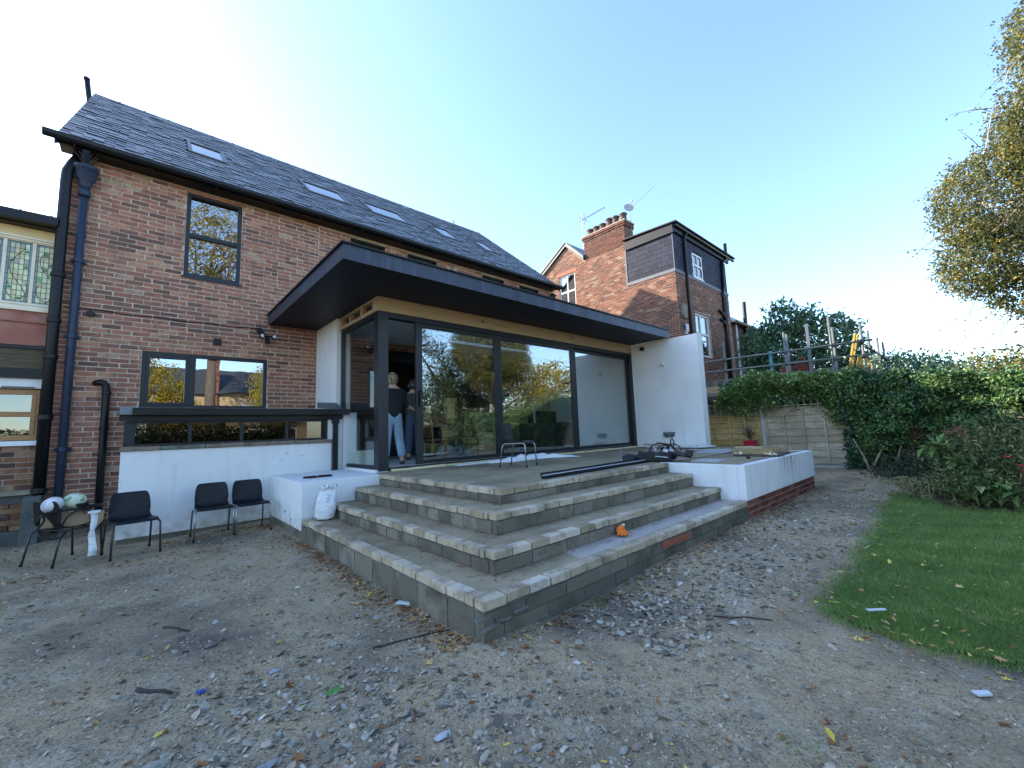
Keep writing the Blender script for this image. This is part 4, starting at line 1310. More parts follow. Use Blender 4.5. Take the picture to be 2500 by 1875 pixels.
for i in range(6):
    for k in range(20):
        r_ = .19*i/5
        a = 2*math.pi*k/20
        V.append(cc+t1*r_*math.cos(a)+t2*r_*math.sin(a)*1.08+dvn*(r_*r_*1.4))
for i in range(5):
    for k in range(20): F.append((i*20+k, i*20+(k+1) % 20, (i+1)*20+(k+1) % 20, (i+1)*20+k))
dv.raw(V, F).build('reflector', M_DISH, dsh, smooth=True)
MB().tube([cc-t2*.19+dvn*.05, cc+dvn*.42-t2*.1], .010, 5).lathe([(.03, 0), (.03, .08)], cc+dvn*.42-t2*.14, 8).build('arm', M_DISH, dsh)
MB().tube([cc+np.array([.05, -.1, .05]), cc+np.array([.3, -.95, .58])], .013, 5).build('aerial_rod', M_DISH, dsh)
# lower rear wing
rw = thing('rear_wing', 'shade-darkened brick rear wing with low slate roof half hidden by the laurel', 'house', (21.6, 7.6, 0))
MB().box(21.6, 28.5, 7.6, 12, -.3, 6.2).build('wall', mat('shade_dark_wing_brick', (.055, .036, .03), .95, noise=[(3, (.03, .022, .02), .45, .7, 5), (11, (.09, .06, .05), .55, .8, 5)]), rw)  # near-black brick colour stands in for the main house's shade
MB().prism([(7.35, 6.15), (10.4, 8.4), (13, 6.2)], 'x', 21.4, 28.7).build('roof', M_SLT_A, rw)
MB().tube([(21.4, 7.3, 6.15), (28.7, 7.3, 6.12)], .07, 8).build('gutter', M_BLACK, rw)
MB().tube([(22.6, 7.5, 4.5), (22.8, 7.5, 5.6), (23.25, 7.5, 5.9), (23.3, 7.5, 7.5)], .10, 8).build('vent_stack', M_BLACK, rw)
MB().tube([(21.9, 7.5, 6.1), (21.9, 7.5, .5)], .05, 8).build('downpipe', mat('pale_pipe', (.5, .52, .52), .5), rw)

# ================================================================== foliage helpers
def leaf_quads(P, size, aspect=.55, up=.25, fold=.12, droop=0.0, g=rng):
    """one bent diamond leaf (4 vertices, 1 quad) at each point"""
    n = len(P)
    d = g.normal(0, 1, (n, 3))
    d[:, 2] -= droop
    d /= np.linalg.norm(d, axis=1)[:, None]+1e-9
    nn = g.normal(0, 1, (n, 3))
    nn[:, 2] = np.abs(nn[:, 2])+up*3
    s = np.cross(d, nn)
    s /= np.linalg.norm(s, axis=1)[:, None]+1e-9
    nn = np.cross(s, d)
    Ls = size*g.uniform(.65, 1.25, n)[:, None]
    V = np.empty((n, 4, 3))
    V[:, 0] = P
    V[:, 1] = P+d*Ls*.45+s*Ls*aspect*.5+nn*Ls*fold
    V[:, 2] = P+d*Ls-nn*Ls*fold*.6
    V[:, 3] = P+d*Ls*.45-s*Ls*aspect*.5+nn*Ls*fold
    return V.reshape(-1, 3), np.arange(n*4).reshape(-1, 4)


def foliage(name, P, size, m, parent, tone=None, **kw):
    V, F = leaf_quads(P, size, **kw)
    t = rng.random(len(P)) if tone is None else tone
    me = np_mesh(name, V-root_loc(parent), F, t)
    return link(name, me, parent, m)


def ell_points(n, c, r, shell=.55):
    """points in an ellipsoid, denser towards its surface"""
    d = rng.normal(0, 1, (n, 3))
    d /= np.linalg.norm(d, axis=1)[:, None]
    rad = rng.uniform(shell**3, 1, n)**(1/3)
    return np.array(c)+d*rad[:, None]*np.array(r)


def leafmat(name, ramp, transl=.35, rough=.5):
    return mat(name, tone='attr', ramp=ramp, rough=rough, spec=.35, transl=transl)


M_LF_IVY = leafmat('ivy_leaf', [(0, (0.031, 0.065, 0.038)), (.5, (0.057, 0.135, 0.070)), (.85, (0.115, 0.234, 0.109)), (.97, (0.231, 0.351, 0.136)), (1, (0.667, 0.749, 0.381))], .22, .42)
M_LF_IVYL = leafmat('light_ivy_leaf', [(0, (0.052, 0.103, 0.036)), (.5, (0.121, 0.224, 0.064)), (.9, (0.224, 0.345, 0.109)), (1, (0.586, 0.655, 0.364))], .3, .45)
M_LF_BIRCH = leafmat('birch_leaf', [(0, (.055, .085, .05)), (.45, (.11, .145, .065)), (.72, (.24, .22, .06)), (1, (.52, .38, .06))], .4)
M_LF_LAUREL = leafmat('laurel_leaf', [(0, (0.053, 0.113, 0.070)), (.6, (0.117, 0.225, 0.120)), (1, (0.250, 0.374, 0.195))], .25, .35)
M_LF_DARK = leafmat('holly_leaf', [(0, (.012, .026, .014)), (.7, (.03, .058, .026)), (1, (.075, .11, .04))], .15, .45)
M_LF_YEL = leafmat('yellow_leaf', [(0, (.16, .15, .02)), (.6, (.38, .31, .035)), (1, (.52, .38, .05))], .45)
M_LF_OLIVE = leafmat('olive_leaf', [(0, (.10, .10, .025)), (.6, (.28, .23, .045)), (1, (.52, .37, .08))], .4)
M_LF_BUSH = leafmat('bush_leaf', [(0, (0.044, 0.078, 0.034)), (.5, (0.106, 0.155, 0.059)), (.85, (0.229, 0.259, 0.101)), (1, (0.422, 0.345, 0.168))], .3)
M_BARK = mat('bark', (.10, .085, .07), .95, noise=[(8, (.05, .042, .036), .45, .7, 5, (1, 1, .25))], bump=[(20, .6, .01)])
M_BARKW = mat('birch_bark', (.40, .38, .35), .85, noise=[(6, (.06, .055, .05), .55, .7, 4, (1, 1, 3))])


def tree(name, base, label, cat, crowns, nleaf, size, lm, bm_, tr=.18, limbs=14, group=None, clump=.35, per=26, twigs=7, **kw):
    t = thing(name, label, cat, base, 0, group)
    b = np.array(base)
    cs = np.array([c[0] for c in crowns]); rs = np.array([c[1] for c in crowns])
    vol = np.prod(rs, axis=1)**.8
    top = cs[np.argmax(cs[:, 2])]
    ctr = (cs*vol[:, None]).sum(0)/vol.sum()
    m = MB()
    lo = min(c[2]-r[2] for c, r in crowns)
    fork = b+(ctr-b)*np.array([.35, .35, 0])+np.array([0, 0, max(.5, (lo-b[2])*.85)])
    m.tube([b-[0, 0, .2], b+(fork-b)*.5+rng.normal(0, .05, 3), fork], [tr*1.25, tr, tr*.8], 9)
    m.build('trunk', bm_, t, smooth=True)
    lb = MB()
    tips = []
    for i in range(limbs):
        k = rng.choice(len(crowns), p=vol/vol.sum())
        e = ell_points(1, cs[k], rs[k]*.8, .5)[0]
        mid = fork+(e-fork)*.5+rng.normal(0, .12, 3)*np.linalg.norm(e-fork)*.5+[0, 0, .05*np.linalg.norm(e-fork)]
        r0 = tr*rng.uniform(.35, .6)
        pts = [fork+(mid-fork)*q for q in (0, .5, 1)]+[mid+(e-mid)*q for q in (.5, 1)]
        lb.tube(pts, [r0, r0*.8, r0*.55, r0*.35, r0*.12], 6)
        for j in range(twigs):
            s = pts[rng.integers(1, 5)]
            kk = rng.choice(len(crowns), p=vol/vol.sum())
            e2 = s+(ell_points(1, cs[kk], rs[kk]*.95, .6)[0]-s)*rng.uniform(.3, .75)
            lb.tube([s, (s+e2)/2+rng.normal(0, .08, 3), e2], [r0*.28, r0*.18, r0*.05], 5)
            tips.append(e2)
        tips.append(e)
    lb.build('limbs', bm_, t, smooth=True)
    nc = max(1, nleaf//per)
    which = rng.choice(len(crowns), nc, p=vol/vol.sum())
    cen = np.concatenate([ell_points((which == k).sum(), cs[k], rs[k], .45) for k in range(len(crowns))])
    spread = clump*rng.uniform(.5, 1.3, len(cen))
    PP = np.repeat(cen, per, 0)+rng.normal(0, 1, (len(cen)*per, 3))*np.repeat(spread, per)[:, None]*np.array([.55, .55, .45])
    tn = np.clip(np.repeat(rng.random(len(cen)), per)*.5+rng.random(len(PP))*.5, 0, 1)
    foliage('crown', PP, size, lm, t, tn, **kw)
    return t


# ================================================================== boundary fence on the right
FX = 12.1
fence = thing('panel_fence', 'grey weathered lapped board fence with concrete posts and trellis under ivy', 'fence', (FX, 2.8, .05))
WD = [(0, (.32, .265, .18)), (.5, (.44, .375, .27)), (1, (.54, .47, .36))]
M_WD_O, M_WD_A = pair('weathered_board', ramp=WD, rough=.9, spec=.15, noise=[(3.2, (.22, .17, .115), .46, .72, 6, (1, 1, 8)), (9, (.58, .52, .41), .6, .8, 5, (1, .4, 6)), (1.2, (.27, .225, .15), .5, .7, 3)], bump=[(18, .4, .006, (1, .3, 7))])
YW = [(0, (.40, .28, .11)), (.5, (.52, .37, .15)), (1, (.60, .45, .21))]
M_YW_O, M_YW_A = pair('tan_board', ramp=YW, rough=.85, spec=.15, noise=[(3.2, (.28, .18, .08), .46, .72, 6, (1, 1, 8)), (1.0, (.2, .16, .09), .5, .7, 3)], bump=[(18, .4, .006, (1, .3, 7))])
M_PCON = mat('post_concrete', (.36, .35, .31), .9, noise=[(4, (.24, .235, .20), .5, .75, 5), (20, (.17, .17, .13), .62, .8, 5)], bump=[(50, .4, .005)])


def board_variants(n=5, seg=11):
    out = []
    for i in range(n):
        V, F = [], []
        zb = np.cumsum(rng.normal(0, .03, seg+1)); zb -= zb.mean()
        for k in range(seg+1):
            y = -.5+k/seg
            b_, t_ = -.5+np.clip(zb[k], -.10, .10), .5
            V += [(-.5, y, b_), (.5, y, b_), (.5, y, t_), (-.5, y, t_)]
        for k in range(seg):
            a, c = 4*k, 4*k+4
            for q in range(4):
                F.append((a+q, a+(q+1) % 4, c+(q+1) % 4, c+q))
        F.append((3, 2, 1, 0)); F.append((4*seg, 4*seg+1, 4*seg+2, 4*seg+3))
        out.append((np.array(V), np.array(F)))
    return out


FBV = board_variants()


def fence_panel(ya, yb, z0, z1, mo, ma, batt, nb=8, x=FX):
    P = Pieces('board', FBV)
    h = (z1-z0)/nb
    for k in range(nb):
        P.add((x+.002+random.gauss(0, .002), (ya+yb)/2, z0+(k+.5)*h+.012), (.016, yb-ya-.01, h+.03), (0, .15, 0))
    P.emit(fence, mo, ma, rest='boards')
    Q = Pieces('batten', piece_meshes('batten', 2, .02))
    for b in batt:
        Q.add((x-.035, b+random.gauss(0, .004), (z0+z1)/2), (.022, .042, z1-z0+.01), (random.gauss(0, .006), 0, 0))
    Q.emit(fence, mo, ma, rest='battens')
    MB().box(x-.045, x+.02, ya, yb, z1+.001, z1+.028).build('capping_rail', ma, fence)


fence_panel(2.01, 3.66, .225, 1.565, M_WD_O, M_WD_A, (2.045, 2.41, 2.83, 3.245, 3.63))
fence_panel(3.76, 5.50, .20, 1.43, M_YW_O, M_YW_A, (3.79, 4.14, 4.54, 4.96, 5.3))
fence_panel(.2, 1.93, .2, 1.5, M_WD_O, M_WD_A, (.3, .7, 1.1, 1.5))
for y_ in (3.71, 1.965, 5.55, .15):
    MB().prism([(FX-.055, y_-.05), (FX-.055, y_+.05), (FX+.06, y_+.05), (FX+.06, y_-.05)], 'z', -.2, 1.60 if y_ < 5 else 1.5).build('post', M_PCON, fence, bevel=.01)
for (ya, yb) in ((2.02, 3.65), (3.77, 5.49), (.21, 1.91)):
    MB().box(FX-.02, FX+.03, ya, yb, -.1, .20).build('gravel_board', M_PCON, fence, bevel=.006)
Q = Pieces('trellis_slat', piece_meshes('trellis_slat', 2, .02))
for y_ in np.arange(2.1, 3.66, .135): Q.add((FX-.01, y_, 1.79), (.014, .022, .42), (random.gauss(0, .01), 0, 0))
for z_ in (1.64, 1.78, 1.92): Q.add((FX-.024, 2.84, z_), (.014, 1.6, .022))
for y_ in np.arange(3.85, 5.5, .15): Q.add((FX-.01, y_, 1.62), (.014, .022, .36), (random.gauss(0, .02), 0, 0))
for z_ in (1.5, 1.62, 1.74): Q.add((FX-.024, 4.6, z_), (.014, 1.7, .022))
Q.emit(fence, M_WD_O, M_WD_A, rest='trellis')

# ---- ivy over the fence and the hedge beyond its last post
ivy = thing('ivy', 'bright green ivy spilling over the fence trellis', 'ivy', (12.0, 3.2, 1.9))


def wob(a, b, s=1.0):
    return np.sin(a*3.1+b*2.3)*.5+np.sin(a*7.3-b*5.1+1)*.3+np.sin(a*1.3+b*9.7+2)*.2


n = 15000
y = rng.uniform(1.7, 4.75, n)
topz = np.interp(y, [1.7, 2.3, 3.0, 3.75, 4.2, 4.55, 4.8], [2.35, 2.36, 2.40, 2.58, 2.40, 2.1, 1.8])+.06*wob(y*3, y)
botz = np.interp(y, [1.7, 2.1, 2.4, 2.7, 3.2, 3.6, 3.9, 4.4, 4.8], [1.0, 1.25, 1.65, 1.88, 1.92, 1.68, 1.62, 1.68, 1.66])+.07*wob(y*4, y+2)
z = botz+(topz-botz)*rng.beta(1.3, 1.0, n)
x = 12.02-.34*np.sin(np.clip((z-botz)/(topz-botz), 0, 1)*math.pi*.8)*np.clip(rng.uniform(.2, 1.15, n), 0, 1)-.05*wob(y*2, z*2)
foliage('leaves', np.stack([x, y, z], -1), .075, M_LF_IVYL, ivy, np.clip(rng.random(n)*.8+.25*(z > topz-.25), 0, 1), aspect=.8, up=.5)
hs = []
for k_ in range(70):
    y_ = random.uniform(2.0, 4.7); z_ = float(np.interp(y_, [1.7, 2.1, 2.4, 2.7, 3.2, 3.6, 3.9, 4.4, 4.8], [1.0, 1.25, 1.65, 1.88, 1.92, 1.68, 1.62, 1.68, 1.66]))+.05
    ln = random.uniform(.08, .42)
    for t in np.arange(0, ln, .022): hs.append((11.93+random.gauss(0, .03), y_+random.gauss(0, .03), z_-t))
foliage('hanging_leaves', np.array(hs), .065, M_LF_IVYL, ivy, aspect=.8)
n = 7000
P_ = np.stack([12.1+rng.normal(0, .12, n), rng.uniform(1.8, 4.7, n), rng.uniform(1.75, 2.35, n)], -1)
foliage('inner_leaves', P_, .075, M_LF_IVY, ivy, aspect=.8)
tw = MB()
for k in range(40):
    y_ = random.uniform(1.9, 4.9); z_ = random.uniform(1.5, 2.2)
    pts = [(11.98+random.gauss(0, .05), y_, z_)]
    for j in range(5): pts.append((11.93+random.gauss(0, .04), pts[-1][1]+random.gauss(.03, .10), pts[-1][2]-random.uniform(-.05, .10)))
    tw.tube(pts, .006, 4)
tw.build('stems', M_BARK, ivy)

hedge = thing('ivy_hedge', 'deep dark green overgrown hedge along the right boundary', 'hedge', (12.3, -1.5, .1))
MB().box(12.35, 12.95, -9, 1.9, -.1, 1.75).build('light_block_core', mat('light_block_dark', (.012, .016, .01), .95), hedge)  # dark solid box added inside the leaves to block light
n = 84000
y = 2.05-rng.beta(1.0, 1.7, n)*11.0
ht = np.interp(y, [-9, -.6, -.1, .4, 1.1, 1.7, 2.1], [2.3, 1.95, 2.0, 2.12, 2.22, 2.22, 2.3])+.10*wob(y*2.2, y*.7)+.05*wob(y*7, y*3)
u = rng.random(n)
face = u < .74
z = np.where(face, .06+(ht-.06)*rng.beta(1.1, .9, n), ht-rng.uniform(0, .16, n)**1.4)
front = 12.0+.28*wob(y*1.6, z*1.9)+.12*wob(y*5.5+3, z*6)-.22*np.sin(np.clip(z/ht, 0, 1)*3.0)
x = np.where(face, front+rng.exponential(.10, n), front+.02+rng.uniform(0, 1.0, n))
tn = np.clip(rng.random(n)*.72+.22*np.clip((z/ht-.75)*4, 0, 1)*rng.random(n)+.12*wob(y*3, z*3), 0, 1)
foliage('leaves', np.stack([x, y, z], -1), .074, M_LF_IVY, hedge, tn, aspect=.72, up=.35)
n = 5200
cy_ = rng.choice(np.array([1.6, 1.1, .5, .1, -.4, -.9]), n)+rng.normal(0, .14, n)
cz_ = rng.choice(np.array([.7, 1.1, 1.5, 1.9]), n)+rng.normal(0, .12, n)
foliage('young_leaves', np.stack([11.82+.28*wob(cy_*1.6, cz_*1.9)+rng.normal(0, .07, n)-.15*np.sin(cz_*1.4), cy_, cz_], -1), .07, M_LF_IVYL, hedge, rng.random(n)*.75, aspect=.65)
n = 700
cy_ = rng.choice(np.array([.9, -.2, 1.5]), n)+rng.normal(0, .10, n)
foliage('dead_leaves', np.stack([11.75+rng.normal(0, .08, n), cy_, .75+rng.normal(0, .2, n)], -1), .06, leafmat('dead_ivy', [(0, (.10, .06, .03)), (1, (.24, .16, .08))]), hedge)
# loose sprays above the top
sp = MB()
pts_l = []
for k in range(150):
    y_ = 2.0-random.betavariate(1, 1.5)*8
    h_ = float(np.interp(y_, [-9, -.6, .4, 1.1, 2.1], [2.25, 1.9, 2.05, 2.18, 2.25]))
    p0 = np.array([12.3+random.uniform(-.3, .5), y_, h_-.15])
    d = np.array([random.gauss(-.1, .35), random.gauss(0, .5), random.uniform(.5, 1.2)])
    ln = random.uniform(.25, .75)
    pl_ = [p0+d*ln*q+np.array([0, 0, -.12*ln*q*q]) for q in (0, .33, .66, 1)]
    sp.tube(pl_, [.007, .005, .004, .002], 4)
    for q in np.linspace(.2, 1, 12): pts_l.append(p0+d*ln*q+np.array([0, 0, -.12*ln*q*q])+rng.normal(0, .03, 3))
sp.build('shoots', M_BARK, hedge)
foliage('shoot_leaves', np.array(pts_l), .085, M_LF_LAUREL, hedge, aspect=.6)
# bare stems at the foot of the hedge
st = MB()
for (p, q) in (((11.55, 1.62, .15), (11.7, 1.86, .82)), ((11.55, 1.60, .15), (11.75, 1.25, .85)), ((11.6, 1.3, .1), (11.8, 1.1, .7)), ((11.6, 1.0, .1), (11.9, .9, .9)), ((11.5, .75, .1), (11.8, .5, .6))):
    p, q = np.array(p), np.array(q)
    st.tube([p, (p+q)/2+rng.normal(0, .05, 3), q], [.026, .02, .012], 6)
st.build('bare_stems', mat('pale_stem', (.33, .26, .17), .85, noise=[(9, (.16, .12, .08), .5, .7, 4)]), hedge)

# ---- low planting at the foot of the hedge
low = thing('border_shrubs', 'low dark ground-hugging border plants between lawn and hedge', 'plants', (10.6, .6, .1))
n = 15000
c_ = np.array([(10.9, 1.0, .25), (10.4, .55, .27), (9.9, .35, .25), (10.6, -.1, .4), (9.6, -.05, .28), (11.2, .3, .5), (9.3, .25, .2)])
k = rng.integers(0, len(c_), n)
P_ = c_[k]+rng.normal(0, 1, (n, 3))*np.array([.32, .28, .13])
P_[:, 2] = np.clip(P_[:, 2], .08, 2)
foliage('leaves', P_, .065, M_LF_DARK, low, aspect=.4, up=.4)
gs = MB()
for k_ in range(46):
    p0 = np.array([8.95+random.uniform(-.3, .4), .65+random.uniform(-.35, .25), .1])
    a = random.uniform(0, 6.28)
    ln = random.uniform(.25, .6)
    d = np.array([math.cos(a), math.sin(a), 0])
    gs.tube([p0, p0+d*ln*.4+[0, 0, .20], p0+d*ln*.8+[0, 0, .16], p0+d*ln+[0, 0, .03]], [.007, .006, .004, .002], 4)
gs.build('grass_blades', mat('dry_blade', (.24, .22, .10), .7), low)

bush = thing('flowering_bush', 'loose olive green bush with a few red flowers beside the lawn', 'bush', (8.5, -.25, .08))
cr = [((8.75, -.35, .80), (.55, .55, .50)), ((8.8, .10, .75), (.38, .36, .42)), ((8.5, -.75, .85), (.6, .6, .55)), ((8.9, -.2, .38), (.6, .6, .28)), ((8.7, .25, .30), (.4, .35, .22)), ((8.3, -1.3, .8), (.6, .6, .6))]
st = MB()
for k_ in range(60):
    c, r = random.choice(cr)
    e = ell_points(1, c, r, .7)[0]
    p0 = np.array([8.7+random.gauss(0, .15), -.3+random.gauss(0, .25), .08])
    st.tube([p0, (p0+e)/2+rng.normal(0, .06, 3)+[0, 0, .08], e], [.009, .006, .003], 4)
st.build('stems', mat('bush_stem', (.20, .16, .10), .85), bush)
PP = np.concatenate([np.repeat(ell_points(110, c, np.array(r)*1.08, .3), 14, 0)+rng.normal(0, .07, (1540, 3)) for c, r in cr])
foliage('leaves', PP, .062, M_LF_BUSH, bush, aspect=.42, up=.3)
big = np.concatenate([ell_points(60, (8.75, .42, .78), (.16, .16, .10), .2), ell_points(90, (8.7, .18, .55), (.18, .2, .16), .2), ell_points(160, (8.6, .0, .25), (.4, .4, .14), .2)])
foliage('broad_leaves', big, .17, M_LF_IVYL, bush, aspect=.5, up=.6)
foliage('red_leaves', ell_points(36, (8.8, .22, 1.02), (.13, .13, .09), .2), .10, leafmat('pinkish_leaf', [(0, (.25, .09, .06)), (1, (.36, .2, .14))]), bush, aspect=.5)
fl = MB()
M_RED = mat('red_petal', (.55, .03, .06), .6)
for p in ((8.25, -.22, .72), (8.2, -.33, .55), (8.2, -.36, .38), (8.15, -.30, .62), (8.3, -.28, .30), (8.2, -.5, .66), (8.1, -.45, .42)):
    f1 = MB()
    for q in range(6):
        a = q*1.047
        f1.ob((p[0]+.02*math.cos(a), p[1]+.02*math.sin(a), p[2]), (.032, .026, .006), (random.uniform(-.6, .6), random.uniform(-.6, .6), a))
    f1.build('flower', M_RED, bush)

# ================================================================== trees
tree('birch_tree', (12.9, -3.4, 0), 'tall birch turning yellow overhanging from the right edge of the photo', 'tree',
     [((12.3, -2.6, 5.2), (1.8, 1.7, 2.2)), ((12, -.75, 5.3), (.9, 1.0, 1.1)), ((12, -.35, 4.2), (.7, .62, .72)), ((12.1, -.85, 3.5), (.6, .5, .5)), ((12, -1.55, 6.6), (.9, .85, 1.0)), ((11.8, -1.85, 8.0), (.9, .85, .9))],
     135000, .056, M_LF_BIRCH, M_BARKW, tr=.13, limbs=34, twigs=13, clump=.15, per=18, aspect=.68, droop=.5)
bt_ = bpy.data.objects['birch_tree']
tw = MB()
pl_ = []
for k_ in range(95):
    c, r = random.choice([((12, -.75, 5.3), (.9, 1.0, 1.1)), ((12, -.35, 4.2), (.7, .62, .72)), ((12.1, -.85, 3.5), (.6, .5, .5)), ((12, -1.55, 6.6), (.9, .85, 1.0)), ((11.8, -1.85, 8.0), (.9, .85, .9))])
    p0 = ell_points(1, c, r, .85)[0]
    d = p0-np.array(c); d = d/np.linalg.norm(d)+rng.normal(0, .25, 3)+[0, .15, .05]
    ln = random.uniform(.25, .62)
    q_ = [p0+d*ln*t-np.array([0, 0, .30*ln*t*t]) for t in (0, .35, .7, 1)]
    tw.tube(q_, [.008, .006, .004, .002], 4)
    for t in np.linspace(.15, 1, 9): pl_.append(p0+d*ln*t-np.array([0, 0, .30*ln*t*t])+rng.normal(0, .02, 3))
tw.build('twigs', M_BARK, bt_, kind='stuff')
foliage('twig_leaves', np.array(pl_), .055, M_LF_BIRCH, bt_, aspect=.68, droop=.5)
tree('laurel_tree', (16.9, 3.7, 0), 'dark green broad-leaved tree behind the scaffold', 'tree',
     [((16.9, 4.45, 3.6), (.95, 1.2, 1.2)), ((16.8, 4.15, 4.75), (.6, .6, .7)), ((16.8, 3.4, 4.45), (.55, .5, .6)), ((16.8, 2.6, 3.9), (.5, .5, .8)), ((17.2, 5.2, 3.9), (.65, .55, .8)), ((17.2, 3.3, 3.1), (.7, 1.3, .7)), ((17, 4.8, 2.4), (.9, .9, .9))],
     10500, .19, M_LF_LAUREL, M_BARK, tr=.10, limbs=18, clump=.24, per=12, aspect=.42, droop=.3)
tree('dark_shrub', (19.5, 1.6, 0), 'distant blue-green shrubs behind the end of the scaffold', 'shrub',
     [((19.5, 1.6, 2.6), (1.2, 1.4, .9)), ((20.5, .6, 2.3), (1.4, 1.2, .8)), ((18.3, 3.1, 2.8), (.9, .9, .7))],
     9000, .14, M_LF_LAUREL, M_BARK, tr=.08, limbs=8, clump=.3, per=14)
tree('hazel_bush', (15.5, -1.6, 0), 'pale sunlit bush beyond the hedge at the right', 'bush',
     [((15.5, -1.6, 2.2), (1.3, .8, 1.1)), ((16.5, -.6, 2.1), (1.2, .9, .75))], 6000, .12, M_LF_BIRCH, M_BARK, tr=.06, limbs=8, clump=.28, per=12)
# behind the camera: seen in the panes
tree('autumn_tree', (3.2, -13, 0), 'tall olive and gold autumn tree reflected in the upstairs window', 'tree',
     [((3.2, -13, 12.2), (3.6, 3.0, 3.2)), ((2.2, -12.6, 9.5), (2.2, 2, 2.2)), ((4.6, -13, 9.8), (2.2, 2, 2.2)), ((3.6, -13.2, 14.6), (2.3, 2, 1.8))],
     11000, .19, M_LF_OLIVE, M_BARK, tr=.3, limbs=26, clump=.45, per=16)
tree('yellow_tree', (.4, -14, 0), 'bright yellow small tree reflected in the kitchen window', 'tree',
     [((.4, -14, 4.3), (1.7, 1.4, 1.9)), ((1.4, -14, 3.0), (1.2, 1, 1.3)), ((-.8, -14.4, 3.2), (1.2, 1, 1.5)), ((2.6, -14.5, 2.6), (1.4, 1, 1.2))], 12000, .15, M_LF_YEL, M_BARK, tr=.12, limbs=12, clump=.35, per=16)
tree('holly_tree', (15.4, -7.6, 0), 'large dark evergreen reflected in the first sliding door', 'tree',
     [((15.4, -7.8, 4.6), (2.6, 2.8, 3.0)), ((12.0, -8.6, 4.6), (2.0, 1.8, 2.9)), ((14.2, -6.6, 2.6), (1.6, 1.8, 1.8)), ((17.2, -6.4, 3.4), (1.8, 1.8, 2.2)), ], 26000, .13, M_LF_DARK, M_BARK, tr=.25, limbs=20, clump=.38, per=16)
tree('yew_tree', (10.9, -4.7, 0), 'broad near-black evergreen reflected low in the sliding doors', 'tree',
     [((10.9, -4.7, 2.3), (1.6, 1.5, 2.2)), ((12.3, -5.2, 3.0), (1.4, 1.4, 2.2)), ((9.6, -5.6, 1.8), (1.2, 1.2, 1.6))], 24000, .09, M_LF_DARK, M_BARK, tr=.15, limbs=12, clump=.22, per=16)
tree('maple_tree', (25, -10.5, 0), 'golden tree reflected in the second sliding door', 'tree',
     [((25, -10.5, 4.6), (2.6, 2.6, 2.2)), ((22.5, -10, 3.2), (2, 2, 1.8))], 9000, .22, M_LF_YEL, M_BARK, tr=.2, limbs=14, clump=.5, per=16)
tree('willow_tree', (6.4, -12, 0), 'yellow green weeping willow reflected in the kitchen window', 'tree',
     [((6.2, -12, 4.0), (1.2, 1.2, 2.4))], 5000, .16, M_LF_YEL, M_BARK, tr=.14, limbs=10, clump=.3, per=14, aspect=.25, droop=2.0)
rh_ = thing('garden_end_house', 'brown house with an orange chimney reflected in the kitchen window', 'house', (0, -22, 0))
M_PEB = mat('pale_pebbledash', (.34, .265, .175), .9, noise=[(20, (.26, .20, .13), .5, .75, 5)], bump=[(60, .5, .01)])
MB().box(0.5, 10.5, -29, -22, -.2, 5.0).build('wall', M_PEB, rh_)
MB().prism([(-29.4, 5.0), (-21.6, 5.0), (-25.5, 7.4)], 'x', .2, 10.8).build('roof', M_SLT_A, rh_)
MB().box(3.9, 4.7, -22.6, -21.75, 0, 8.2).build('chimney', M_BRN_A, rh_)
for a in (1.6, 6.2, 8.6):
    for b in (.8, 3.0):
        wo_ = MB().box(a, a+1.1, -22.0, -21.94, b, b+1.3).build('window', M_WHITE, rh_)
        MB().box(a+.08, a+1.02, -21.94, -21.93, b+.08, b+1.22).build('pane', M_GLASS_UP, wo_)
eh = thing('garden_hedge', 'dark clipped hedge across the garden reflected in the strip windows', 'hedge', (1, -7.5, 0))
MB().box(-9, 5.5, -8, -7.2, -.2, 1.6).build('light_block_core', bpy.data.materials['light_block_dark'], eh)  # unseen dark box that stops light passing through the hedge
n = 16000
P_ = np.stack([rng.uniform(-9, 5.5, n), -7.1+rng.normal(0, .12, n), rng.uniform(0, 1.9, n)], -1)
foliage('leaves', P_, .13, M_LF_DARK, eh, aspect=.6)

# ================================================================== scaffold and the half-built extension beyond the fence
M_TUBE = mat('galvanised_tube', (.15, .17, .165), .5, metal=.3, noise=[(8, (.09, .095, .085), .5, .75, 4)])
scf = thing('scaffold', 'tube scaffold with two guard rails beyond the fence', 'scaffold', (12.9, 3.2, 0))
SX = 12.9
pp = [(SX, 4.82, 3.68), (SX, 3.26, 3.65), (SX, 2.20, 3.56), (SX+.05, 2.26, 3.86), (SX, 1.67, 3.55), (14.13, 1.67, 3.54), (15.57, 1.67, 3.53), (16.7, 1.67, 3.53), (SX, 5.9, 3.7), (13.3, 3.30, 3.66)]
for (a, b, c) in pp:
    MB().tube([(a, b, -.1), (a+random.gauss(0, .01), b+random.gauss(0, .01), c)], .027, 8).build('pole', M_TUBE, scf, smooth=True)
for (p, q) in (((SX-.055, 6.3, 3.14), (SX-.055, 1.45, 3.10)), ((SX-.055, 6.3, 2.82), (SX-.055, 1.45, 2.76)), ((SX-.055, 4.42, 2.60), (SX-.05, 3.60, 2.585)), ((SX-.055, 6.2, 2.08), (SX-.055, 4.3, 2.06)), ((SX, 1.61, 2.98), (17.2, 1.61, 3.0)), ((SX, 1.61, 2.72), (17.2, 1.61, 2.70)), ((SX-.2, 1.9, 2.0), (17, 1.9, 2.0)), ((SX-.06, 5.7, 2.1), (SX-.06, 1.4, 2.02))):
    MB().tube([p, q], .027, 8).build('rail', M_TUBE, scf, smooth=True)
M_CLIP = mat('coupler', (.05, .055, .05), .6, metal=.5)
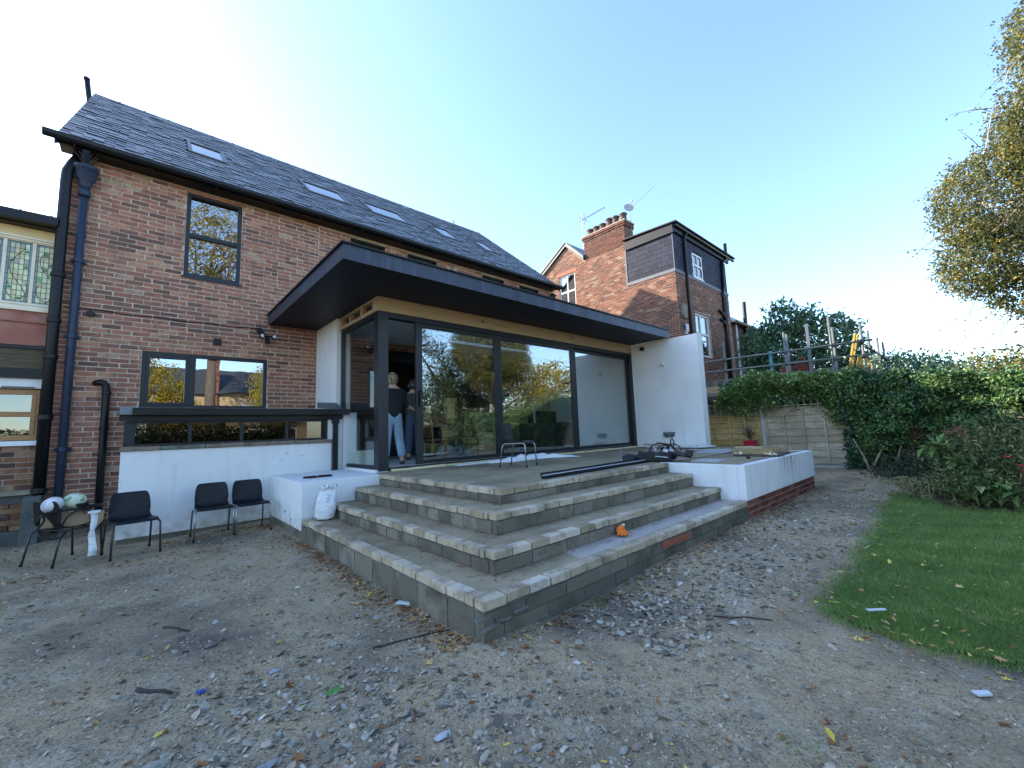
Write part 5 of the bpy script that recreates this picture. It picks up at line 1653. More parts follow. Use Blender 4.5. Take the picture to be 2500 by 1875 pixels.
for (a, b, c) in ((SX, 4.82, 3.12), (SX, 4.82, 2.80), (SX, 3.26, 3.12), (SX, 3.26, 2.78), (SX, 2.2, 3.11), (SX, 2.2, 2.77), (SX, 1.67, 3.09), (SX, 1.67, 2.75), (14.13, 1.64, 2.98), (15.57, 1.64, 2.98), (16.7, 1.64, 3.0), (14.13, 1.64, 2.72), (15.57, 1.64, 2.71), (16.7, 1.64, 2.7)):
    MB().ob((a-.02, b-.01, c), (.10, .09, .085), (0, 0, random.uniform(0, 1)), jit=.008).build('coupler', M_CLIP, scf)
M_SB = mat('scaffold_board', (.45, .32, .19), .85, noise=[(3, (.34, .22, .12), .45, .7, 5, (1, 1, 9))])
M_SBG = mat('grey_board', (.22, .20, .175), .9, noise=[(3, (.15, .13, .11), .45, .7, 5, (1, .5, 9))])
MB().box(SX+.03, SX+.065, 4.2, 6.2, 2.15, 2.37).build('toe_board', M_SB, scf)
MB().box(SX-.01, SX+.02, 1.62, 2.30, 2.10, 2.34).build('toe_board', M_SBG, scf)
for k_ in range(4): MB().box(SX+.08+k_*.225, SX+.295+k_*.225, 1.5, 6.2, 2.10, 2.138).build('board', M_SBG, scf)
for k_ in range(3): MB().box(SX+1.0, 17.2, 1.7+k_*.225, 1.915+k_*.225, 2.10, 2.138).build('board', M_SBG, scf)
MB().box(14.0, 14.9, 1.64, 1.66, 2.12, 2.62).build('board', M_SBG, scf)
MB().box(15.1, 15.4, 1.62, 1.66, 2.3, 2.7).build('board', M_SBG, scf)
nx_ = thing('unfinished_extension', 'half-built grey block wall with a red brick corner behind the scaffold', 'building', (13.8, 4.2, 0))
P = Pieces('block', BLV)
MB().box(14.02, 14.14, 2.4, 6.2, -.1, 2.66).build('wall', M_MORTAR_DK, nx_)
for r_ in range(13):
    y = 2.4-(.22 if r_ % 2 else 0)
    while y < 6.2:
        a, b = max(y, 2.4), min(y+.44, 6.2)
        y += .44
        if b-a > .1: P.add((14.04, (a+b)/2, 2.66-.2*(r_+.5)), (.10, b-a-.012, .188))
P.emit(nx_, M_BLK_O, M_BLK_A, nmax=40, rest='blockwork')
P = Pieces('brick', BV)
for r_ in range(5):
    lay_bricks(P, 4.55, 4.88, 2.36+r_*.078, 2.438+r_*.078, 14.0, [], 'x')
P.emit(nx_, M_BRN_O, M_BRN_A, nmax=20)
stk = thing('brick_stack', 'stepped pile of purple-red bricks on the scaffold platform', 'brick pile', (14.6, 3.4, 2.138))
Q = Pieces('brick', BV)
for r_ in range(13):
    z_ = 2.17+r_*.075
    ya = 3.05+.012*r_; yb = 4.0-max(0, r_-3)*.075
    y = ya-(.11 if r_ % 2 else 0)
    while y < yb:
        a, b = max(y, ya), min(y+.23, yb)
        y += .23
        if b-a > .06: Q.add((14.5+random.gauss(0, .012), (a+b)/2, z_), (.11, b-a-.012, .066), (0, 0, random.gauss(0, .05)), random.random()*.6)
Q.emit(stk, M_PLB_O, M_PLB_A, nmax=80)
MB().box(14.55, 15.0, 3.1, 3.85, 2.139, 2.9).build('rear_bricks', M_PLB_A, stk)
cbk = MB().box(14.1, 14.6, 3.38, 3.72, 2.139, 2.42)
tag(cbk.build('concrete_block', M_BLK_A, None), 'grey hollow block leaning against the brick pile', 'block')
M_BLUEL = mat('blue_level', (.05, .22, .30), .4)
lv = thing('spirit_level', 'blue spirit level standing against the scaffold rail', 'level', (12.99, 3.64, 2.139))
MB().box(12.98, 13.0, 3.60, 3.68, 2.139, 2.30).box(12.98, 13.0, 3.602, 3.678, 2.40, 2.75).box(12.98, 13.0, 3.604, 3.676, 2.85, 3.20).box(12.98, 13.0, 3.60, 3.62, 2.3, 2.4).box(12.98, 13.0, 3.66, 3.68, 2.3, 2.4).box(12.98, 13.0, 3.60, 3.62, 2.75, 2.85).box(12.98, 13.0, 3.66, 3.68, 2.75, 2.85).build('body', M_BLUEL, lv)
MB().box(12.985, 12.995, 3.622, 3.658, 2.32, 2.38).build('vial', mat('vial', (.5, .6, .2), .2), lv)
po = thing('steel_post', 'short grey steel upright above the brick pile', 'post', (13.4, 2.82, 2.139))
MB().box(13.37, 13.38, 2.79, 2.86, 2.139, 3.86).box(13.381, 13.43, 2.82, 2.83, 2.139, 3.86).box(13.431, 13.44, 2.79, 2.86, 2.139, 3.86).build('beam', mat('stanchion_grey', (.10, .12, .15), .5, metal=.2), po)
ldr = thing('yellow_ladder', 'yellow ladder leaning at the scaffold corner', 'ladder', (13.5, 2.0, 2.1))
M_YLAD = mat('yellow_fibre', (.36, .27, .06), .5)
for s_ in (-.16, .16): MB().tube([(13.5+s_, 2.1, 2.14), (13.5+s_, 1.82, 3.4)], .03, 6).build('stile', M_YLAD, ldr)
for k_ in range(5): MB().tube([(13.34, 2.06-.05*k_, 2.32+.23*k_), (13.66, 2.06-.05*k_, 2.32+.23*k_)], .014, 6).build('rung', M_TUBE, ldr)
tp = MB()
gy_, gz_ = 14, 10
V = []
for i in range(gy_+1):
    for j in range(gz_+1):
        u, v = i/gy_, j/gz_
        V.append((14.75+1.75*u, 1.98+.10*math.sin(u*11+v*3)+.06*math.sin(u*23), 2.16+v*(.85-.30*u+.05*math.sin(u*9))))
F = [(i*(gz_+1)+j, (i+1)*(gz_+1)+j, (i+1)*(gz_+1)+j+1, i*(gz_+1)+j+1) for i in range(gy_) for j in range(gz_)]
o = tp.raw(V, F).build('yellow_sheet', mat('yellow_sheeting', (.60, .43, .10), .6, transl=.2), None, smooth=True)
sm_ = o.modifiers.new('solid', 'SOLIDIFY'); sm_.thickness = .01
tag(o, 'creased yellow sheeting hung on the far scaffold bay', 'sheet')

# ================================================================== stacking chairs
def copy_tree(o, parent=None):
    c = o.copy()
    COL.objects.link(c)
    c.parent = parent
    for ch in list(o.children): copy_tree(ch, c)
    return c


def shell_mesh():
    """one-piece moulded seat and back: front edge of the seat at -y, back at +y"""
    prof = [(-.225, .372), (-.20, .392), (-.12, .392), (0, .378), (.09, .376), (.145, .395), (.17, .44), (.187, .50), (.205, .58), (.222, .66), (.232, .695)]
    wid = [.185, .20, .205, .205, .200, .19, .19, .195, .19, .178, .150]
    curve = [.000, .004, .010, .014, .016, .02, .02, .028, .03, .03, .028]
    nu = 12
    V, F = [], []
    for (y, z), w_, c in zip(prof, wid, curve):
        for i in range(nu+1):
            u = -1+2*i/nu
            e = c*(u*u)
            if z > .45: V.append((u*w_, y-e*1.1, z))
            else: V.append((u*w_, y, z+e*.9))
    n = nu+1
    for j in range(len(prof)-1):
        for i in range(nu): F.append((j*n+i, j*n+i+1, (j+1)*n+i+1, (j+1)*n+i))
    me = np_mesh('seat_shell', np.array(V), np.array(F), smooth=True)
    return me


class MB_local(MB):
    def build_local(self, name, m, parent, smooth=True, **kw):
        keep = WL.get(parent)
        WL[parent] = np.zeros(3)
        o = self.build(name, m, parent, smooth=smooth, **kw)
        if keep is not None: WL[parent] = keep
        return o


def make_chair(name, label, legm, loc, rz, group):
    t = thing(name, label, 'chair', loc, rz, group)
    me = shell_mesh()
    o = link('seat_shell', me, t, M_PLASTIC)
    s = o.modifiers.new('solid', 'SOLIDIFY'); s.thickness = .009; s.offset = 0
    s = o.modifiers.new('sub', 'SUBSURF'); s.levels = 1; s.render_levels = 2
    for sx in (-1, 1):
        f = MB_local()
        f.tube([(sx*.215, -.235, 0), (sx*.208, -.212, .34), (sx*.203, -.190, .362), (sx*.20, -.15, .366), (sx*.20, .12, .362), (sx*.203, .15, .352), (sx*.208, .168, .33), (sx*.215, .225, 0)], .0105, 8)
        f.build_local('leg_frame', legm, t)
        for yy in (-.235, .225):
            MB_local().lathe([(.014, 0), (.014, .03), (.011, .034)], (sx*.215, yy, 0), 8).build_local('foot_cap', M_BLACK, t)
    b = MB_local()
    for yy in (-.13, .10): b.tube([(-.20, yy, .366), (0, yy, .362), (.20, yy, .366)], .008, 6)
    b.build_local('cross_bar', legm, t)
    return t


GRP = 'black plastic stacking chairs'
ch1 = make_chair('stacking_chair', 'black plastic chair with dark legs standing closest to the tan cardboard bundle', M_DKLEG, (.012, 6.79, .0), R(11), GRP)
ch2 = make_chair('stacking_chair', 'black plastic chair with grey steel legs in the middle of the white lean-to wall', M_CHROME, (.815, 7.05, .0), R(0), GRP)
ch3 = copy_tree(ch2)
ch3.location = (1.245, 7.03, 0); ch3.rotation_euler = (0, 0, R(3))
ch3['label'] = 'black plastic chair with grey steel legs tucked into the corner by the low white wall'
ch4 = copy_tree(ch2)
ch4.location = (4.56, 4.97, .702); ch4.rotation_euler = (0, 0, R(24))
ch4['label'] = 'lone charcoal plastic chair on the terrace in front of the sliding doors'
ch5 = copy_tree(ch1)
ch5.location = (-.56, 7.03, -.01); ch5.rotation_euler = (0, 0, R(128))
ch5['label'] = 'sideways chair loaded with a cardboard bundle and two balls beside the house pipes'

# cardboard bundle on the leftmost chair, balls, cable, paper strip
bx = MB()
V = []
nn_ = 18
for i in range(nn_+1):
    a = math.pi*i/nn_
    for j in range(9):
        u = j/8
        x = -.745+.385*u
        V.append((x, 6.86+.15*(1-math.cos(a)), .40+.015*math.sin(u*7)+.150*math.sin(a)*(1+.06*math.sin(u*9))))
F = [(i*9+j, i*9+j+1, (i+1)*9+j+1, (i+1)*9+j) for i in range(nn_) for j in range(8)]
bx.raw(V, F)
bx.box(-.735, -.37, 6.87, 7.14, .395, .41)
o = bx.build('cardboard_bundle', M_CARD, None, smooth=True)
tag(o, 'curled tan cardboard bundle lying on the sideways chair', 'cardboard')
o = MB().prism([(-.345, .535), (-.235, .53), (-.245, .42), (-.295, .345), (-.335, .42)], 'y', 6.80, 6.812).build('cardboard_flap', M_CARD, None)
tag(o, 'pointed cardboard scrap hanging beside the white paper strip', 'cardboard')


def ball(c, r, cols, label, rot):
    m = mat('ball_skin', cols[0], .55, coords='obj', noise=[(8, cols[1], .50, .58, 2, (1, 1, 1)), (5, cols[2], .56, .66, 1, (1, 3, 1))])
    mb_ = MB()
    prof = [(max(.002, r*math.sin(a)), -r*math.cos(a)*1.18) for a in np.linspace(0.02, math.pi-.02, 18)]
    t = thing('ball', label, 'ball', c, 0, 'two pale sports balls')
    t.rotation_euler = rot
    mb_.lathe(prof, (0, 0, 0), 24)
    WL[t] = np.zeros(3)
    mb_.build('skin', m, t, smooth=True)
    sm = MB()
    for k in range(3):
        a0 = k*2.1
        sm.tube([(r*1.004*math.sin(a)*math.cos(a0), r*1.004*math.sin(a)*math.sin(a0), -r*1.185*math.cos(a)) for a in np.linspace(.3, 2.8, 18)], .0022, 4)
    sm.build('seam', mat('seam_grey', (.3, .3, .3), .7), t)


ball((-.655, 6.88, .640), .082, ((.66, .66, .66), (.42, .40, .52), (.55, .5, .5)), 'white ball with faint purple swirls, left one on the cardboard', (R(60), 0, R(60)))
ball((-.495, 6.93, .655), .088, ((.55, .62, .47), (.20, .27, .13), (.46, .56, .30)), 'green and white ball on the cardboard beside the white ball', (R(75), 0, R(75)))
cb = MB()
cb.tube([(-.72+.02*math.sin(i*.9), 6.80, .55-.03*i) for i in range(4)]+[(-.74, 6.74, .40), (-.70, 6.70, .33), (-.62, 6.66, .30), (-.55, 6.66, .31), (-.52, 6.70, .36)], .011, 6)
cb.tube([(-.745, 6.84, .44), (-.735, 6.82, .52), (-.69, 6.81, .562), (-.55, 6.80, .575), (-.40, 6.80, .58), (-.34, 6.82, .57)], .012, 6)
cb.tube([(-.40, 6.80, .585), (-.46, 6.76, .57), (-.53, 6.74, .50), (-.56, 6.75, .42), (-.56, 6.77, .39)], .009, 6)
cb.tube([(-.43+.05*math.cos(a), 6.90+.06*math.sin(a), .60+.012*a/6) for a in np.linspace(0, 14, 40)], .010, 6)
cb.tube([(-.385+.022*math.cos(a), 6.80, .535+.018*math.sin(a)) for a in np.linspace(0, 12, 36)], .005, 5)
tag(cb.build('cable_coil', M_BLACK, None, smooth=True), 'coiled black cable draped over the cardboard bundle', 'cable')
ps = []
V, F = [], []
nst = 26
for i in range(nst+1):
    s = i/nst
    z = .53-.48*s
    w_ = .030*(1-.45*math.exp(-((s-.42)/.08)**2))+.006*s
    tws = .5*math.sin(s*7)
    cx = -.322+.008*math.sin(s*9)+.006*s
    cy = 6.78-.02*s+.01*math.sin(s*13)
    V += [(cx-w_*math.cos(tws), cy-w_*math.sin(tws), z), (cx+.002, cy-.008, z), (cx+w_*math.cos(tws), cy+w_*math.sin(tws), z)]
for i in range(nst):
    for j in range(2): F.append((i*3+j, i*3+j+1, i*3+j+4, i*3+j+3))
o = MB().raw(V, F).box(-.37, -.27, 6.76, 6.86, .515, .535).build('paper_strip', mat('white_paper', (.74, .74, .73), .8, noise=[(20, (.55, .56, .57), .55, .7, 3, (.3, .3, 2))]), None, smooth=False)
tag(o, 'crinkled white paper strip hanging down from the sideways chair', 'paper')
sp_ = MB().box(-.46, -.27, 6.88, 7.05, .57, .59).box(-.40, -.30, 6.86, 6.9, .59, .60)
tag(sp_.build('black_tray', M_BLACK, None), 'flat black plastic tray wedged behind the cardboard', 'tray')

# ================================================================== white sack on the bottom step
sk = thing('builders_sack', 'full white plastic builders sack with dark printing on the bottom step', 'sack', (1.80, 5.60, .243))
V, F = [], []
nz_, na_ = 16, 28
for i in range(nz_+1):
    s = i/nz_
    z = .005+.40*s
    wx = .125*(1-.18*s**3)*(.90+.22*math.sin(math.pi*min(1, s*1.05)))
    wy = .080*(1-.78*s**2.4)*(.92+.25*math.sin(math.pi*s*.9))
    lean = .05*s*s
    for k in range(na_):
        a = 2*math.pi*k/na_
        ex = math.copysign(abs(math.cos(a))**.75, math.cos(a))
        ey_ = math.copysign(abs(math.sin(a))**.75, math.sin(a))
        wr = 1+.035*math.sin(5*a+9*s)+.025*math.sin(11*a-14*s)+.02*math.sin(23*s+3*a)
        px, py = wx*ex*wr, wy*ey_*wr
        ca, sa = math.cos(R(-38)), math.sin(R(-38))
        V.append((px*ca-py*sa+lean*.9, px*sa+py*ca-lean*.3, z+.03*s*math.sin(3*a+1)*s))
for i in range(nz_):
    for k in range(na_): F.append((i*na_+k, i*na_+(k+1) % na_, (i+1)*na_+(k+1) % na_, (i+1)*na_+k))
F.append(tuple(range(na_-1, -1, -1))); F.append(tuple(nz_*na_+k for k in range(na_)))
M_SACK = mat('white_polythene', (.70, .71, .71), .35, coords='obj', noise=[(9, (.60, .62, .63), .5, .7, 4)], bump=[(22, .8, .02), (60, .4, .006)])
b_ = MB_local(); b_.raw(V, F); b_ = b_.build_local('bag', M_SACK, sk, sub=1)


def on_sack(a, s, out=.004):
    z = .005+.40*s
    i = s*nz_
    i0 = int(min(nz_-1, i)); f = i-i0
    k = (a/(2*math.pi)*na_) % na_
    k0 = int(k); g = k-k0
    def v(ii, kk): return np.array(V[ii*na_+(kk % na_)])
    p = (v(i0, k0)*(1-g)+v(i0, k0+1)*g)*(1-f)+(v(i0+1, k0)*(1-g)+v(i0+1, k0+1)*g)*f
    c = np.array([p[0]*.0+.05*s*s*.9, -.015*s*s, p[2]])
    d = p-c; d[2] = 0
    return p+d/np.linalg.norm(d)*out


def sticker(a0, a1, s0, s1, m, nm):
    pts, fs_ = [], []
    for i in range(7):
        for j in range(4): pts.append(on_sack(a0+(a1-a0)*j/3, s0+(s1-s0)*i/6))
    for i in range(6):
        for j in range(3): fs_.append((i*4+j, i*4+j+1, i*4+j+5, i*4+j+4))
    q = MB_local(); q.raw(pts, fs_); q.build_local(nm, m, sk, smooth=True)


M_INK = mat('dark_ink', (.03, .035, .06), .5)
A0 = R(218)
sticker(A0+.10, A0+.16, .08, .80, M_INK, 'printed_stripe')
for k_ in range(9): sticker(A0-.14, A0+.0, .32+.05*k_, .345+.05*k_, M_INK, 'printed_letter')
for k_ in range(6): sticker(A0-.30, A0-.20, .40+.045*k_, .415+.045*k_, mat('grey_ink', (.25, .27, .3), .5) if k_ == 0 else bpy.data.materials['grey_ink'], 'small_print')
sticker(A0-.16, A0+.02, .06, .085, M_INK, 'printed_mark'); sticker(A0-.12, A0-.06, .085, .16, M_INK, 'printed_mark')
sticker(A0+.30, A0+.5, .05, .10, M_INK, 'printed_mark')
for k_ in range(5): sticker(A0+1.0+.1*(k_ % 2), A0+1.35, .55+.05*k_, .57+.05*k_, bpy.data.materials['grey_ink'], 'small_print')
lip = MB_local()
for k_ in range(12):
    a = 2*math.pi*k_/12
    lip.ob((.045+.10*math.cos(a)*.8, -.02-.10*math.sin(a)*.45, .405+.012*math.sin(k_*2.2)), (.05, .012, .035), (random.uniform(-.5, .5), random.uniform(-.3, .3), a), jit=.004)
lip.build_local('folded_top', M_SACK, sk)

# ================================================================== black pads, orange glove
for (cx, cy, rz, lb) in ((1.86, 6.40, .1, 'black plastic pad lying on the low white wall, further from the glass'), (2.06, 6.41, -.15, 'black plastic pad lying on the low white wall, closer to the glass')):
    t = thing('black_pad', lb, 'pad', (cx, cy, .704), rz, 'two black pads on the low wall')
    q = MB_local(); q.prism([(-.09, -.05), (.08, -.06), (.10, .0), (.07, .06), (-.08, .05), (-.10, .0)], 'z', .002, .022); q.build_local('pad', M_BLACK, t, smooth=False, bevel=.006)
    q = MB_local()
    for k_ in range(4): q.box(-.07+.04*k_, -.05+.04*k_, -.045, .045, .0225, .027)
    q.build_local('ridge', M_BLACK, t, smooth=False)
og = thing('orange_glove', 'small bright orange fluffy glove crumpled on the bottom step', 'glove', (3.46, 2.36, .245))
M_OR = mat('orange_fabric', (.85, .20, .02), .85, noise=[(40, (.65, .12, .01), .5, .7, 4)], bump=[(90, .8, .006)])


def blob_chain(pts, rad, name, m, parent, sub=2):
    me = bpy.data.meshes.new(name)
    me.from_pydata([tuple(p) for p in pts], [(i, i+1) for i in range(len(pts)-1)], [])
    me.materials.append(m)
    o = bpy.data.objects.new(name, me)
    COL.objects.link(o)
    o.parent = parent
    sk_ = o.modifiers.new('skin', 'SKIN')
    sk_.use_smooth_shade = True
    for d, r_ in zip(me.skin_vertices[0].data, rad):
        d.radius = (r_, r_) if not isinstance(r_, tuple) else r_
    me.skin_vertices[0].data[0].use_root = True
    s = o.modifiers.new('sub', 'SUBSURF'); s.levels = 1; s.render_levels = sub
    return o


blob_chain([(-.02, .03, .022), (.0, .02, .05), (.02, .0, .075), (.0, -.01, .082)], [.03, .04, .034, .022], 'palm', M_OR, og)
for k_, (a, ln) in enumerate(((-2.9, .07), (-2.4, .078), (-1.9, .08), (-1.4, .08), (-.85, .072))):
    d = np.array([math.cos(a), math.sin(a), 0])
    c = np.array([.0, .01, .05])
    blob_chain([c+d*.015, c+d*ln*.6+[0, 0, -.008], c+d*ln+[0, 0, -.034]], [.018, .0165, .013], 'finger', M_OR, og)
blob_chain([(.03, .0, .07), (.055, .01, .06), (.068, .02, .035)], [.017, .014, .011], 'thumb', M_OR, og)
MB().lathe([(.016, .0), (.014, .012), (.003, .016)], (3.475, 2.345, .245+.097), 10).build('cuff_tag', mat('pale_tag', (.7, .6, .45), .6), og)

# ================================================================== things lying on the terrace
TZ = .7025
M_TRIM = mat('black_trim_length', (.018, .022, .035), .3)
g_ = 'lengths of trim along the top step'
for k_, (dy, m_, w_, lb) in enumerate(((.0, M_BLACK, .05, 'black channel length lying nearest the step edge'), (.055, mat('white_trim', (.62, .64, .68), .35), .018, 'thin white trim length between the black ones'), (.10, M_TRIM, .055, 'wide blue-black trim length in the middle of the bundle'), (.165, M_BLACK, .05, 'black trim length lying furthest from the step edge'))):
    q = MB()
    x0_, x1_ = 3.50+.05*k_, 5.95+.06*k_
    y0_, y1_ = 3.40+dy, 3.50+dy
    a = math.atan2(y1_-y0_, x1_-x0_)
    q.ob(((x0_+x1_)/2, (y0_+y1_)/2, TZ+.012+.004*k_), (math.hypot(x1_-x0_, y1_-y0_), w_, .022), (0, 0, a))
    q.ob(((x0_+x1_)/2, (y0_+y1_)/2+w_*.38, TZ+.028+.004*k_), (math.hypot(x1_-x0_, y1_-y0_)-.01, w_*.22, .014), (0, 0, a))
    tag(q.build('trim_length', m_, None), lb, 'trim', g_)
# dust sheet
nu, nv = 44, 12
V = []
for i in range(nu+1):
    for j in range(nv+1):
        u, v = i/nu, j/nv
        x = 4.72+2.0*u
        y = 6.12-.18*u-.34*(1-v)*(.75+.25*math.sin(u*8))-.16*u
        h = (.055+.028*math.sin(u*17+v*5)+.022*math.sin(u*31-v*9)+.02*math.sin(u*7+v*13))*(math.sin(math.pi*v)**.6)*(math.sin(math.pi*min(1, u*1.02))**.4)
        if .42 < u < .62: h += .05*math.sin(math.pi*v)*math.sin((u-.42)/.2*math.pi)
        V.append((x, y+.02*math.sin(u*23), TZ+.004+max(0, h)))
F = [(i*(nv+1)+j, (i+1)*(nv+1)+j, (i+1)*(nv+1)+j+1, i*(nv+1)+j+1) for i in range(nu) for j in range(nv)]
o = MB().raw(V, F).build('dust_sheet', mat('white_cotton', (.76, .77, .80), .9, bump=[(30, .4, .01)]), None, smooth=True)
s_ = o.modifiers.new('solid', 'SOLIDIFY'); s_.thickness = .006
tag(o, 'long crumpled white dust sheet along the door threshold', 'sheet')
o = MB().ob((4.55, 6.03, TZ+.012), (.9, .16, .018), (0, 0, -.03)).build('white_board', M_WHITE, None)
tag(o, 'thin white offcut at the left end of the dust sheet', 'offcut')
# tool bag heap
tb = thing('tool_heap', 'heap of black tool bags, cables and straps at the end of the top step', 'tool bag', (6.25, 3.45, TZ))
M_BAGB = mat('black_nylon', (.008, .009, .012), .6, bump=[(60, .5, .01)])
M_BAGS = mat('silver_plastic', (.45, .47, .5), .3)
q = MB(); q.ob((6.20, 3.42, TZ+.075), (.34, .42, .13), (.05, -.06, .25), jit=.018); q.ob((6.28, 3.15, TZ+.10), (.22, .30, .08), (.1, .1, -.2), jit=.015); q.build('bag', M_BAGB, tb, bevel=.02)
q = MB(); q.ob((6.12, 3.70, TZ+.07), (.20, .14, .13), (.3, .2, .6), jit=.012); q.ob((6.04, 3.86, TZ+.05), (.16, .18, .08), (.1, -.3, .2), jit=.012); q.build('pouch', M_BAGB, tb, bevel=.015)
q = MB(); q.ob((6.30, 2.99, TZ+.13), (.12, .10, .09), (0, 0, .3), jit=.004); q.build('charger', M_BLACK, tb, bevel=.008)
q = MB()
for k_ in range(7):
    c = np.array([6.22+random.uniform(-.08, .1), 3.40+random.uniform(-.18, .2), TZ+.14])
    r_ = random.uniform(.06, .15)
    ax = random.uniform(0, 3)
    q.tube([c+np.array([r_*math.cos(a)*math.cos(ax), r_*math.cos(a)*math.sin(ax), .03+abs(.75*r_*math.sin(a))]) for a in np.linspace(-.2, 3.4, 14)], .009, 5)
q.tube([(6.24+.03*math.cos(a), 3.22+.045*math.cos(a), TZ+.29+.055*math.sin(a)) for a in np.linspace(-1.2, 4.6, 20)], .010, 6)
q.build('cable', M_BLACK, tb, smooth=True)
q = MB()
for k_ in range(6): q.ob((6.2+random.uniform(-.1, .1), 3.38+random.uniform(-.16, .2), TZ+.165), (.06, .07, .05), (random.random(), random.random(), random.random()), jit=.006)
q.build('bottle', M_BAGS, tb, bevel=.01)
q = MB(); q.ob((6.14, 3.62, TZ+.09), (.012, .22, .02), (.5, 0, .3)); q.ob((6.02, 3.30, TZ+.085), (.01, .18, .012), (.1, .1, .4)); q.build('strap', M_BAGS, tb)
q = MB(); q.ob((6.00, 3.98, TZ+.10), (.05, .02, .24), (0, -.5, .2)); tag(q.build('steel_offcut', mat('grey_offcut', (.35, .37, .40), .4, metal=.5), None), 'short grey metal offcut leaning beside the tool heap', 'offcut')
q = MB(); q.ob((6.08, 3.85, TZ+.02), (.12, .06, .03), (0, 0, .5), jit=.008); tag(q.build('work_glove', mat('brown_glove', (.22, .12, .08), .8), None), 'small brown work glove in front of the tool heap', 'glove')
# loose grey slabs and boards
M_SLAB = mat('pale_slab', (.42, .43, .45), .8, noise=[(5, (.35, .36, .38), .45, .7, 5)])
q = MB().prism([(6.30, 2.97), (6.33, 2.58), (6.66, 2.60), (6.65, 2.95)], 'z', TZ+.0005, TZ+.022); tag(q.build('paving_slab', M_SLAB, None), 'square pale grey paving slab on the near corner of the planter top', 'slab', 'loose grey slabs')
q = MB().prism([(8.2, 3.75), (8.25, 3.2), (8.75, 3.22), (8.72, 3.8)], 'z', TZ+.0005, TZ+.022); tag(q.build('paving_slab', M_SLAB, None), 'pale grey slab lying flat before the wing wall end', 'slab', 'loose grey slabs')
q = MB().prism([(9.62, 5.85), (9.50, 4.25), (9.62, 4.16), (10.12, 4.15), (10.14, 5.85)], 'z', TZ+.03, TZ+.055).box(9.7, 9.8, 4.4, 5.7, TZ, TZ+.0295); tag(q.build('white_board', M_WHITE, None), 'long white board lying along the foot of the wing wall', 'board')
q = MB().ob((9.80, 5.55, TZ+.085), (.22, .50, .02), (.06, .1, .35)).ob((9.92, 5.35, TZ+.11), (.09, .42, .018), (.10, .1, -.3)); tag(q.build('timber_offcut', M_TIMB, None), 'thin pale timber offcuts on the white board by the doors', 'offcut')
# timber frame pile on the planter
tp_ = thing('timber_pile', 'pile of tan timber battens and a dark board on the planter', 'timber', (8.2, 2.7, TZ))
M_T2 = mat('treated_timber', (.34, .26, .13), .85, noise=[(4, (.22, .16, .075), .45, .7, 5, (2, 2, 12))])
MB().prism([(7.50, 2.80), (7.56, 2.14), (8.5, 2.24), (8.4, 3.0)], 'z', TZ+.001, TZ+.03).build('dark_board', mat('dark_ply', (.06, .05, .04), .9, noise=[(9, (.12, .1, .08), .5, .7, 4)]), tp_)
for (a, b, zc, h) in (((7.62, 2.86), (7.66, 2.25), .075, .085), ((7.75, 2.90), (8.75, 2.95), .075, .08), ((8.72, 2.93), (8.6, 2.3), .07, .08), ((8.2, 2.92), (8.15, 2.28), .07, .075)):
    q = MB(); q.ob(((a[0]+b[0])/2, (a[1]+b[1])/2, TZ+zc), (math.hypot(b[0]-a[0], b[1]-a[1]), .05, h), (0, 0, math.atan2(b[1]-a[1], b[0]-a[0])))
    q.build('batten', M_T2, tp_, bevel=.004)
MB().ob((7.72, 2.62, TZ+.14), (.05, .42, .04), (0, 0, .05)).build('batten', M_TIMB, tp_)
q = MB()
for k_ in range(9): q.ob((7.58+.03*k_ % .2, 2.2+.075*k_, TZ+.04), (.05, .05, .035), (random.random(), random.random(), random.random()), jit=.008)
q.build('foam_scrap', mat('cream_foam', (.66, .6, .42), .9), tp_)
q = MB().ob((7.15, 2.45, TZ+.015), (.10, .06, .03), (0, 0, .4), jit=.01); tag(q.build('black_scrap', M_BAGB, None), 'small black rag on the planter top', 'rag')
# plant in a red pot
pt = thing('spiky_plant', 'purple spiky cordyline in a square red pot before the fence', 'plant', (11.75, 3.95, .05))
MB().box(11.62, 11.88, 3.83, 4.07, .10, .60).build('stand', mat('pot_stand', (.12, .10, .08), .8), pt)
MB().raw([(11.65, 3.85, .601), (11.85, 3.85, .601), (11.85, 4.05, .601), (11.65, 4.05, .601), (11.62, 3.82, .80), (11.88, 3.82, .80), (11.88, 4.08, .80), (11.62, 4.08, .80)], BOXF).build('red_pot', mat('red_glaze', (.38, .012, .035), .35), pt)
V, F = [], []
for k_ in range(46):
    a = random.uniform(0, 6.28); el = random.uniform(.25, 1.45); ln = random.uniform(.30, .52)
    d = np.array([math.cos(a)*math.cos(el), math.sin(a)*math.cos(el), math.sin(el)])
    s = np.array([-math.sin(a), math.cos(a), 0])*.011
    b = len(V)
    for q_, w_ in ((0, .7), (.35, 1.), (.7, .7), (1, .05)):
        p = np.array([11.75, 3.95, .83])+d*ln*q_+np.array([0, 0, -.13*ln*q_*q_*2*math.cos(el)])
        V += [p-s*w_, p+s*w_]
    for q_ in range(3): F.append((b+2*q_, b+2*q_+1, b+2*q_+3, b+2*q_+2))
MB().raw(V, F).build('leaves', mat('purple_blade', (.12, .075, .06), .5, transl=.2), pt)
MB().tube([(11.75, 3.95, .78), (11.75, 3.95, .90)], .025, 8).build('stem', M_BARK, pt)

# ================================================================== inside the room
FZ = .758
M_OAKC = mat('dining_oak', (.36, .22, .09), .5, coords='obj', noise=[(4, (.26, .15, .06), .45, .7, 5, (8, 8, 1))])


